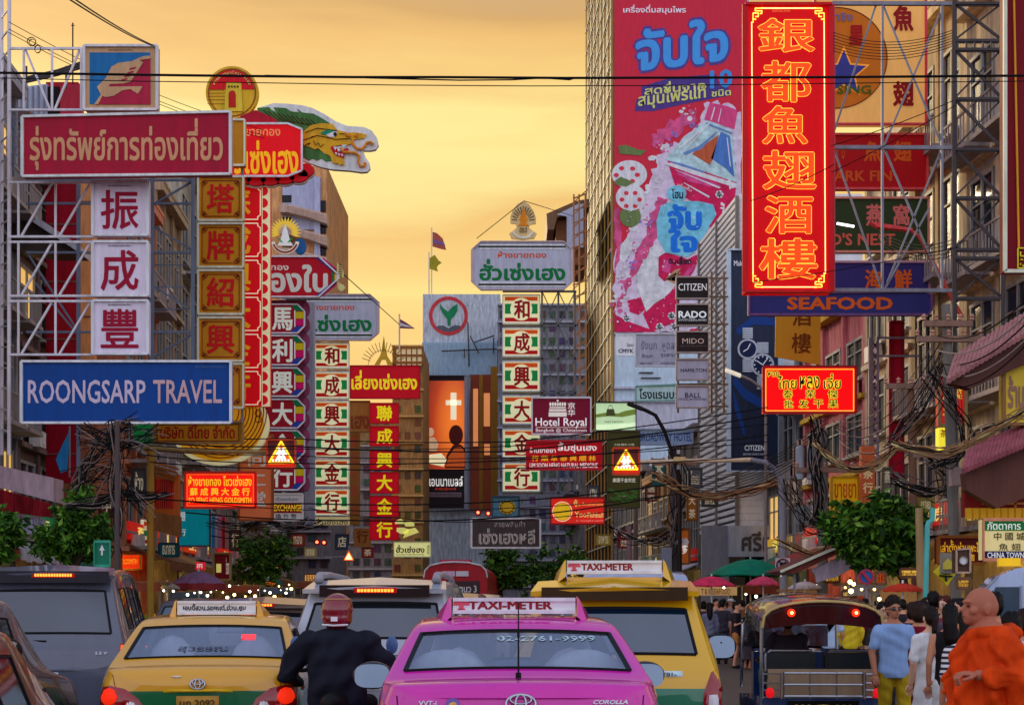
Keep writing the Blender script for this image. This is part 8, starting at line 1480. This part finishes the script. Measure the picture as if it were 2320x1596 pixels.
s = thing('meter_box', 'dark box with a round glass dial on the right utility pole', 'meter box', P(2182, 1296, 24)); part(s, 'box', MP((62, 44, 34)), lambda b: b.rect(2167, 1244, 2198, 1296, 24, .25)); part(s, 'dial', MP((170, 170, 176), rough=.1), lambda b: b.ell(2183, 1269, 9, 9, 23.97, .03)); part(s, 'dial_rim', MP((110, 96, 80)), lambda b: b.ring(2183, 1269, 8, 10, 23.95, .03)); part(s, 'edge', MP((150, 120, 100)), lambda b: [b.pbar(*q, 23.98, .03) for q in ((2167, 1244, 2198, 1242), (2167, 1296, 2198, 1296), (2167, 1244, 2167, 1296), (2198, 1244, 2198, 1296))])
for x0, y0, x1, y1, d, c, lb in ((1808, 1145, 1836, 1185, 36, (104, 108, 106), 'grey green cabinet on the pole by the yellow banner'), (1843, 1140, 1864, 1168, 35.8, (160, 150, 156), 'pale cabinet on the pole by the yellow banner'), (1500, 1240, 1522, 1300, 44.5, (110, 116, 128), 'blue grey cabinet below the white dish lamp'), (2156, 1038 + 20, 2180, 1100, 29, (140, 120, 116), 'perforated pale box hung from the right cable bundle'), (1534, 1150, 1546, 1180, 44.8, (120, 110, 104), 'small tan box on the dark pole by the signal arm')):
    s = thing('junction_box', lb, 'junction box', P((x0 + x1) / 2, y1, d)); part(s, 'box', MP(c, grime=.35), lambda b: b.rect(x0, y0, x1, y1, d, .2)); part(s, 'door', MP(tuple(int(v * .9) for v in c)), lambda b: b.rect(x0 + 2, y0 + 2, x1 - 2, y1 - 3, d - .015, .015))
s = thing('dish_lamp', 'white dish-shaped lamp on the dark pole right of the small orange sign', 'lamp', P(1540, 1240, 44.6)); part(s, 'dish', MP((206, 200, 190)), lambda b: b.prism([(1526, 1229), (1536, 1222), (1556, 1218), (1561, 1226), (1558, 1233), (1540, 1233)], 44.6, .25)); part(s, 'arm', BLK, lambda b: b.pbar(1540, 1234, 1515, 1275, 44.7, .03))

# umbrellas, awning, stalls --------------------------------------------------------------------
def umbrella(lb, x0, x1, yt, ye, yd, d, c, open_=True, n=8, c2=None):
    cx = (x0 + x1) / 2; r = (x1 - x0) / 2 * d / F; s = thing('umbrella', lb, 'umbrella', (X(cx, d), d, 0)); zt, ze = Z(yt, d), Z(ye, d); b = MB(); rows = [(0, zt), (.3, zt - (zt - ze) * .14), (.65, zt - (zt - ze) * .48), (1, ze)]; V = []
    m = n * 4
    for q, z in rows:
        for j in range(m): a = 2 * pi * j / m; sc_ = 1 - .06 * q * abs(sin(a * n / 2)) ; V.append((X(cx, d) + r * q * cos(a) * sc_, d + r * q * sin(a) * sc_, z + .03 * q * abs(sin(a * n / 2)) * r))
    b.add(V, [(i * m + j, i * m + (j + 1) % m, (i + 1) * m + (j + 1) % m, (i + 1) * m + j) for i in range(3) for j in range(m)]); b.build('canopy', MP(c, rough=.8, grime=.35), s)
    zd = Z(yd, d); b = MB(); e = V[3 * m:]; b.add(e + [(x * 1.0, y, z - (ze - zd)) for x, y, z in e], [(j, (j + 1) % m, m + (j + 1) % m, m + j) for j in range(m)]); b.build('valance', MP(c2 or c, rough=.85, grime=.35), s)
    part(s, 'pole', MP((190, 190, 186)), lambda b: b.tube([(X(cx, d), d, 0), (X(cx, d), d, zt + .06)], .022, 8)); part(s, 'rib', DSTEEL, lambda b: [b.bar((X(cx, d), d, zt - .02), V[3 * m + j * 4], .018) for j in range(n)]); return s
umbrella('purple umbrella with a dark red valance over the left market', 388, 512, 1293, 1322, 1337, 44, (92, 66, 88), c2=(104, 34, 36)); umbrella('low grey umbrella left of the purple umbrella', 350, 408, 1318, 1330, 1334, 43, (110, 106, 96))
umbrella('large green umbrella on the right pavement under the grey fascia', 1600, 1800, 1265, 1303, 1306, 46, (10, 104, 76)); umbrella('pink umbrella under the green umbrella, nearer the taxi', 1556, 1668, 1304, 1326, 1329, 40, (176, 40, 70)); umbrella('pink umbrella between the green umbrella and the no right turn sign', 1690, 1768, 1304, 1322, 1326, 42, (170, 56, 82))
umbrella('red umbrella over a lit stall left of the turquoise pipe', 2000, 2090, 1320, 1334, 1340, 28, (150, 40, 24)); umbrella('small pale umbrella over the stall by the large awning', 1785, 1862, 1316, 1330, 1334, 36, (170, 156, 150))
s = thing('awning', 'large sloping brown shop awning with a pale hanging sheet, right pavement', 'awning', P(1870, 1340, 33)); part(s, 'roof', MP((90, 44, 34), grime=.4), lambda b: b.prism([(1769, 1292), (1948, 1216), (1952, 1228), (1800, 1300)], 33, 2.2)); part(s, 'edge', MP((216, 196, 150)), lambda b: b.bar(P(1768, 1294, 32.95), P(1950, 1216, 32.95), .06)); part(s, 'sheet', MP((140, 126, 136), grime=.5), lambda b: b.prism([(1836, 1290), (1870, 1276), (1950, 1236), (1948, 1262), (1925, 1290), (1895, 1306), (1850, 1318), (1846, 1300)], 33.1, .1)); part(s, 'post', STEEL, lambda b: [b.bar(P(x, y, 33.2), (X(x, 33.2), 33.2, 0), .05) for x, y in ((1800, 1298), (1940, 1240))])
def stall(lb, x0, x1, yt, d, c, warm=True, sign_=None):
    s = thing('food_stall', lb, 'stall', (X((x0 + x1) / 2, d), d, 0)); xa, xb = X(x0, d), X(x1, d); zt = Z(yt, d); w = xb - xa; cx = (xa + xb) / 2
    part(s, 'counter', MP(c, grime=.35), lambda b: b.box((cx, d + .4, .5), (w, .7, 1.0))); part(s, 'post', STEEL, lambda b: [b.box((x, d + y, zt / 2), (.04, .04, zt)) for x in (xa, xb) for y in (.1, .8)]); part(s, 'roof', MP((120, 90, 60)), lambda b: b.box((cx, d + .45, zt), (w + .3, 1.3, .06)))
    part(s, 'fascia', MP(rng.choice([(150, 110, 60), (120, 60, 40), (70, 80, 90), (130, 120, 110)])) if not sign_ else LIT((200, 160, 100), .3), lambda b: b.box((cx, d - .2, zt - .14), (w + .2, .04, .26)))
    if sign_:
        b = MB(); b.ltext(sign_, cx - w * .4, zt - .24, cx + w * .4, zt - .06, d - .23, .02); b.build('lettering', MP((110, 50, 20)), s)
    g = MB(); mats = [MP(v) for v in ((200, 120, 40), (170, 40, 24), (200, 180, 120), (80, 110, 40))]
    for k in range(int(w / .22)):
        g.k = rng.randrange(4); g.ball((xa + .12 + k * .22, d + .3, 1.1), (.09, .12, .1 + rng.random() * .08), 8, 5)
    g.build('food', mats, s); part(s, 'tube_lamp', LIT((255, 215, 140), 16), lambda b: b.box((cx, d + .4, zt - .12), (w * .7, .06, .06))); return s
for x0, x1, yt, d, c, lb, sg in ((300, 360, 1318, 42, (120, 90, 60), 'lit food stall under the red goldsmith sign', None), (395, 460, 1340, 46, (150, 110, 60), 'lit food stall under the purple umbrella', None), (520, 580, 1326, 54, (120, 80, 60), 'lit food stall left of the dark market tree', None), (600, 660, 1330, 58, (90, 70, 60), 'lit food stall beside the white car roof', None), (680, 735, 1318, 70, (100, 60, 40), 'dim orange stall far down the left pavement', None), (1578, 1660, 1328, 44, (150, 110, 70), 'food stall with a cream name board under the pink umbrella', 'T & K SEAFOOD'), (1690, 1760, 1326, 46, (130, 96, 60), 'lit stall under the second pink umbrella', None), (1790, 1860, 1336, 37, (150, 140, 120), 'pale stall under the small pale umbrella', None), (1925, 1990, 1322, 33, (150, 90, 40), 'bright lit stall beside the round blue parking sign', None), (2000, 2080, 1336, 29.5, (120, 30, 24), 'red stall under the red umbrella', None), (1340, 1400, 1330, 66, (110, 70, 50), 'far stall right of the far street trees', None)):
    stall(lb, x0, x1, yt, d, c, sign_=sg)
def bulb(lb, px, py, d, r, m=BULB, g='bulbs over the market'):
    s = thing('light_bulb', lb, 'light bulb', P(px, py, d), group=g); b = MB(); b.ball((0, 0, 0), r, 8, 6); b.build('globe', m, s, True, True); b = MB(); b.tube([(0, 0, r * .8), (0, 0, r * 2.0)], r * .45, 6); b.build('socket', BLK, s, True); return s
for i, (x, y) in enumerate([(490, 1330), (505, 1341), (520, 1335), (531, 1345), (544, 1338), (556, 1348), (566, 1340), (578, 1346), (590, 1352), (600, 1344), (612, 1338), (622, 1351), (636, 1342), (650, 1336), (540, 1328), (515, 1349), (585, 1334), (632, 1330), (648, 1346), (660, 1328), (498, 1320), (655, 1318)]): bulb('small bright bulb in the cluster over the left market stalls', x, y + rng.uniform(-9, 7), 50 + (i % 5), .018 + .014 * (i % 4), [BULB, LIT((255, 205, 130), 8)][i % 2], g='bulbs in the left market cluster')
for i, (x, y) in enumerate([(362, 1340), (371, 1337), (425, 1346), (441, 1342), (455, 1341), (470, 1348), (478, 1340), (393, 1338)]): bulb('bright bulb under the purple umbrella', x, y, 43 + (i % 3), .025 + .01 * (i % 3), g='bulbs under the purple umbrella')
for x, y, r in ((1769, 1300, .07), (1852, 1325, .06), (1713, 1350, .07), (1640, 1330, .05), (1690, 1345, .05)): bulb('white bulb among the right pavement umbrellas', x, y, 38, r * .6, g='bulbs among the right umbrellas')
for x, y, r in ((1926, 1317, .08), (1934, 1322, .07), (1928, 1338, .09), (1952, 1334, .05), (1981, 1334, .05), (1992, 1356, .07), (2010, 1358, .05), (2022, 1356, .05), (2226, 1226, .06), (1915, 1330, .04)): bulb('warm bulb by the stalls under the large leafy tree', x, y, 27.5, r * .55, LIT((255, 210, 120), 8), g='warm bulbs under the large tree')
for x, y, d, r, lb in ((1083, 1160, 52, .1, 'red and white signal lamp over the grey slatted sign, left one'), (1106, 1162, 52, .1, 'red and white signal lamp over the grey slatted sign, right one'), (718, 1227, 80, .1, 'left of two red lamps far down the street'), (734, 1228, 80, .1, 'right of two red lamps far down the street')):
    s = thing('signal_lamp', lb, 'signal lamp', P(x, y, d)); part(s, 'lens', LIT((255, 90, 60), 7), lambda b: b.ell(x, y, 3.2, 3.2, d, .05, 12)); part(s, 'housing', M((90, 10, 10), emit=.6, alb=1), lambda b: b.ell(x, y, 7, 7, d + .03, .2, 14))
s = thing('crossing_sign', 'tiny glowing triangular sign far down the street', 'sign', P(790, 1266, 74)); part(s, 'triangle', LIT((255, 220, 140), 2.5), lambda b: b.prism([(790, 1252), (798, 1266), (782, 1266)], 74, .05)); part(s, 'rim', LIT((255, 90, 30), 1.4), lambda b: b.prism([(790, 1247), (801.5, 1268), (778.5, 1268)], 74.05, .1)); part(s, 'arm', STEEL, lambda b: b.pbar(735, 1260, 780, 1260, 74.2, .06)); part(s, 'hanger', STEEL, lambda b: b.pbar(790, 1235, 790, 1250, 74.2, .04))
for i, (x, y, d, c) in enumerate(((200, 1330, 37, (200, 120, 60)), (130, 1326, 37, (190, 60, 50)), (165, 1328, 37.5, (190, 170, 120)), (232, 1322, 38, (150, 120, 80)))):
    s = thing('paper_lantern', 'hanging %s paper lantern under the left canopy' % ['orange', 'red', 'cream', 'tan'][i], 'lantern', P(x, y, d)); part(s, 'shade', LIT(c, .5), lambda b: b.lathe([(.03, -.22), (.12, -.15), (.15, 0), (.12, .15), (.03, .22)], P(x, y - 8, d), 12)); part(s, 'tassel', MP((120, 20, 20)), lambda b: b.tube([P(x, y - 8, d) + Vector((0, 0, -.22)), P(x, y - 8, d) + Vector((0, 0, -.4))], .02, 5))
s = thing('banner_flag', 'bright blue pennant flag hanging on the left facade', 'flag', P(180, 1145, 43)); part(s, 'cloth', MP((30, 110, 160)), lambda b: b.prism(cj(0, 790.2, [(625, 690), (610, 760), (560, 860), (500, 990), (545, 1110), (598, 1090), (605, 970), (625, 880)]), 43, .06)); part(s, 'rod', STEEL, lambda b: b.pbar(158, 965, 158, 1080, 43, .04))

# wires ---------------------------------------------------------------------------------------
def wire(lb, pts, r, g=None, m=WIRE, n='cable'):
    b = MB(); b.tube(pts, r, 6); o = b.build(n, m, None); tag(o, lb, 'cable', g); return o
W_ = lambda x0, y0, d0, x1, y1, d1, s=0, n=14: sag(P(x0, y0, d0), P(x1, y1, d1), s, n)
wire('thick black cable spanning the whole street near the top of the picture', [P(x, y, 15) for x, y in ((-80, 164), (200, 168), (420, 171), (600, 173), (800, 175), (1000, 175), (1280, 177), (1600, 176), (1900, 175), (2400, 171))], .013); wire('second cable twisted round the thick black cable at the top', [P(x, y, 15) for x, y in ((600, 171), (760, 174), (840, 177), (960, 180), (1040, 182), (1160, 181), (1230, 177), (1290, 181), (1300, 178))], .007)
wire('thin black cable just under the thick top cable', [P(x, y, 15) for x, y in ((-80, 175), (300, 184), (600, 188), (900, 193), (1200, 195), (1500, 194), (1900, 189), (2400, 183))], .005)
for k, q in enumerate(((150, -6, 345, 104), (163, -6, 350, 104))): wire('thin stay wire from the top edge down to the square flag sign', W_(q[0], q[1], 20, q[2], q[3], 36, .05), .012, 'stay wires of the square flag sign')
for k, (y0, y1) in enumerate(((50, 300), (66, 312), (74, 318))): wire('thin stay wire running down from the left mast to the round gold sign', W_(20, y0, 36, 620, y1, 46, .3), .009, 'stay wires to the round gold sign')
for x0, y0, d0, x1, y1, d1, lb in ((1185, 457, 74, 1080, 540, 74, 'left stay wire of the leaf-shaped emblem'), (1187, 455, 74, 1300, 490, 100, 'right stay wire of the leaf-shaped emblem'), (766, 610, 58, 905, 735, 74, 'stay wire from the red pointed board to the left eight-sided board')): wire(lb, W_(x0, y0, d0, x1, y1, d1), .02)
mid = [(330, 1018, 640, 1030, 1160, 1036, 1740, 1000), (330, 1030, 640, 1048, 1160, 1042, 1740, 985), (330, 1000, 660, 1010, 1160, 1022, 1740, 940), (330, 1008, 660, 1016, 1150, 1010, 1740, 960), (340, 1046, 700, 1060, 1150, 1060, 1745, 1030), (340, 1128, 700, 1140, 1140, 1135, 1520, 1095), (420, 1135, 800, 1156, 1150, 1150, 1540, 1118), (330, 985, 640, 992, 1160, 1000, 1740, 922), (420, 1160, 800, 1178, 1160, 1170, 1520, 1120), (700, 1150, 900, 1172, 1100, 1180, 1440, 1150)]
for k, q in enumerate(mid):
    ps = [P(q[2 * i], q[2 * i + 1], 37.5 + k * .15) for i in range(4)]; pts = []
    for i in range(3): pts += sag(ps[i], ps[i + 1], .06, 7)[:-1]
    wire('thin black overhead cable crossing the middle of the street between the sign stacks', pts + [ps[3]], .013 + .004 * (k % 3), 'overhead cables across mid street')
for k, (y0, y1) in enumerate(((760, 700), (790, 735), (815, 752), (838, 790), (862, 800))): wire('pale edged cable curving from the right utility pole up to the right edge', W_(2125, y0 + k * 3, 29.4, 2360, y1 - 60, 22, .35), .014, 'cables right of the utility pole', MP((130, 120, 110)) if k % 2 else WIRE)
for k in range(9): wire('cable sweeping from the hanging yellow banner up to the right utility pole', W_(1885 + k * 3, 945 + k * 9, 41, 2140, 735 + k * 22, 29.5, .8 + .1 * (k % 3)), .012, 'cables sweeping to the right utility pole', MP((120, 104, 96)) if k % 3 == 0 else WIRE)
for k in range(7): wire('fine cable crossing in front of the large tan star sign', W_(1884, 72 + k * 7, 33, 2160, 68 + k * 6, 30, .25), .008, 'fine cables over the tan star sign')
for k in range(5): wire('cable fanning over the dark green board', W_(1990, 520 + k * 7, 36, 2165, 540 + k * 9, 30, .25), .01, 'cables over the dark green board')
for k, q in enumerate(((1884, 330, 2160, 228), (1884, 390, 2165, 238), (1700, 455, 1890, 372), (1700, 640, 2170, 560))): wire('long thin slanting cable across the neon sign truss', W_(q[0], q[1], 31.5, q[2], q[3], 29, .05), .009, 'slanting cables across the truss')
for k in range(8): wire('cable fanning from the dark watch billboard to the signal mast pole', W_(1560, 1075 + k * 5, 44, 1870, 950 + k * 8, 36, .5), .011, 'cables by the watch billboard')
BUN = MP((120, 88, 56), grime=.5)
def bundle(lb, pts, d, n, spread, r=.013, dark=False):
    s = thing('cable_bundle', lb, 'cable bundle', P(pts[0][0], pts[0][1], d))
    for k in range(n):
        o = [(rng.gauss(0, spread), rng.gauss(0, spread), rng.gauss(0, .12)) for _ in pts]; part(s, 'cable', (WIRE if k % 4 else MP((96, 84, 78))) if dark else BUN if k % 3 else (WIRE if k % 2 else MP((190, 160, 110))), lambda b: b.tube(smooth_path([P(x + a, y + c, d + e) for (x, y), (a, c, e) in zip(pts, o)]), r * rng.uniform(.6, 1.3), 5))
def smooth_path(p, m=5):
    o = []
    for i in range(len(p) - 1):
        a = p[max(i - 1, 0)]; b_, c = p[i], p[i + 1]; e = p[min(i + 2, len(p) - 1)]
        for k in range(m):
            t = k / m; o.append(.5 * ((2 * b_) + (c - a) * t + (2 * a - 5 * b_ + 4 * c - e) * t * t + (3 * b_ - a - 3 * c + e) * t ** 3))
    return o + [p[-1]]
bundle('thick tan cable bundle swinging from the yellow banner pole to the tiled eaves', [(1850, 1005), (1890, 1045), (1940, 1062), (1990, 1050), (2030, 1015), (2060, 1008)], 33, 16, 5); bundle('thick tan cable bundle rising along the lower tiled eaves', [(2030, 1010), (2100, 1020), (2160, 1020), (2230, 985), (2290, 948), (2370, 890)], 26, 18, 6)
bundle('tangled cables hanging by the right utility pole', [(2060, 1020), (2110, 1035), (2150, 1075), (2130, 1110), (2080, 1108), (2020, 1080)], 30, 14, 11, .014, True); bundle('tangled cable skein across the left pole and lit signs', [(150, 1145), (220, 1140), (280, 1120), (330, 1128), (380, 1120)], 32, 16, 7, .014, True)
bundle('fan of cables rising from the left pole to the long blue sign', [(170, 1100), (200, 1050), (240, 1000), (265, 965), (300, 955)], 32, 20, 12, .012, True); bundle('tangled cables falling down the dark pole by the signal arm', [(1480, 1075), (1520, 1100), (1560, 1118), (1620, 1125), (1700, 1112), (1760, 1090)], 44, 18, 7, .02); bundle('loops of cable hanging under the signal arm', [(1520, 1020), (1535, 1080), (1540, 1130), (1530, 1180), (1525, 1230)], 44.4, 14, 10, .018, True)
bundle('loose cables under the tall green advert', [(1380, 1190), (1420, 1215), (1470, 1225), (1515, 1215), (1540, 1190)], 46, 10, 7, .016, True); bundle('low tangle of cables over the left far market', [(480, 1190), (540, 1200), (600, 1185), (660, 1195), (720, 1185)], 50, 12, 10, .016, True); bundle('upright cables on the pole by the yellow banner', [(1850, 950), (1855, 1000), (1850, 1060), (1858, 1120), (1850, 1190)], 35.7, 18, 9, .018, True); bundle('cables slung low above the right awning', [(1760, 1225), (1800, 1240), (1840, 1255), (1870, 1240)], 34, 8, 6, .014)
s = thing('cable_coil', 'two coils of spare cable hanging beside the top of the left mast', 'cable coil', P(72, 110, 36)); part(s, 'coil', WIRE, lambda b: (b.ring(71, 94, 9, 10.2, 36, .03, 24), b.ring(73, 96, 7, 8, 36.05, .03, 24), b.ring(85, 111, 6, 7.2, 36, .03, 24, 1.3)))

bundle('dense black cable knot at the top of the left utility pole', [(180, 985), (225, 1000), (262, 1010), (300, 1000), (345, 985)], 31.4, 22, 16, .012, True); bundle('black cable loops drooping beside the left utility pole', [(190, 1100), (225, 1060), (262, 1075), (285, 1110), (320, 1150)], 31.6, 20, 18, .011, True); bundle('vertical black cables down the left utility pole', [(255, 965), (262, 1040), (258, 1110), (268, 1180), (264, 1260)], 31.2, 14, 7, .013, True)
bundle('black cable fans from the slim brown pole to the right utility pole', [(2010, 1010), (2060, 960), (2100, 900), (2140, 800)], 31, 14, 12, .011, True); bundle('black cables hanging in loops from the right utility pole', [(2120, 840), (2150, 900), (2185, 960), (2170, 1020), (2120, 1050)], 29, 14, 12, .011, True); bundle('dark cables massed above the right awning', [(1780, 1100), (1815, 1150), (1850, 1190), (1890, 1200)], 35, 16, 14, .014, True)
for x, lb in ((1812, 'left of two grey transformer cans on the yellow banner pole'), (1838, 'right of two grey transformer cans on the yellow banner pole')):
    s = thing('transformer', lb, 'transformer', P(x, 1085, 36)); part(s, 'can', MP((120, 124, 128), grime=.4), lambda b: b.lathe([(0, 0), (.10, 0), (.11, .04), (.11, .78), (.09, .84), (0, .86)], P(x, 1085, 36), 14)); part(s, 'bushing', MP((140, 110, 90)), lambda b: [b.tube([P(x + q, 1008, 36), P(x + q, 996, 36)], .025, 6) for q in (-5, 5)]); part(s, 'bracket', DSTEEL, lambda b: b.pbar(x, 1040, 1862, 1042, 36.1, .05))

for i, (x, y, w, h, d, c, t, lb) in enumerate(((1868, 1296, 34, 22, 34, (226, 170, 50), 'หอยทอด', 'added glowing yellow board under the large awning'), (1908, 1338, 30, 14, 33, (240, 200, 110), 'ข้าวต้ม', 'added glowing cream board below the round blue parking sign'), (1984, 1296, 22, 26, 29, (214, 90, 30), '海鮮', 'added glowing orange board right of the round blue parking sign'), (2040, 1288, 40, 18, 30, (226, 180, 70), 'ก๋วยเตี๋ยว', 'added glowing yellow board over the red umbrella'), (2050, 1340, 34, 14, 31, (200, 60, 30), 'น้ำผลไม้', 'added glowing red board under the red umbrella'), (2168, 1310, 30, 22, 26, (206, 160, 60), 'เป็ดย่าง', 'added glowing ochre board right of the yellow diamond sign'), (1790, 1342, 30, 14, 35, (236, 220, 180), 'ชา กาแฟ', 'added glowing white board behind the canopy of the three-wheeler'), (405, 1345, 40, 12, 46, (236, 180, 80), 'บะหมี่', 'added glowing yellow board under the purple umbrella'), (600, 1316, 26, 14, 62, (226, 120, 50), 'เกาเหลา', 'added glowing orange board beside the dark market tree'), (690, 1300, 26, 16, 72, (220, 160, 80), 'ขนม', 'added glowing tan board far down the left pavement'))):  # made-up glowing boards, added to brighten the market stalls
    sign(lb, (x, y, x + w, y + h), d, c, [(t, x + 3, y + 2, x + w - 3, y + h - 2, (90, 24, 10), 0, .03)], name='added_lit_board', frame=(90, 60, 40), fw=.04, t=.06, emit=.75)
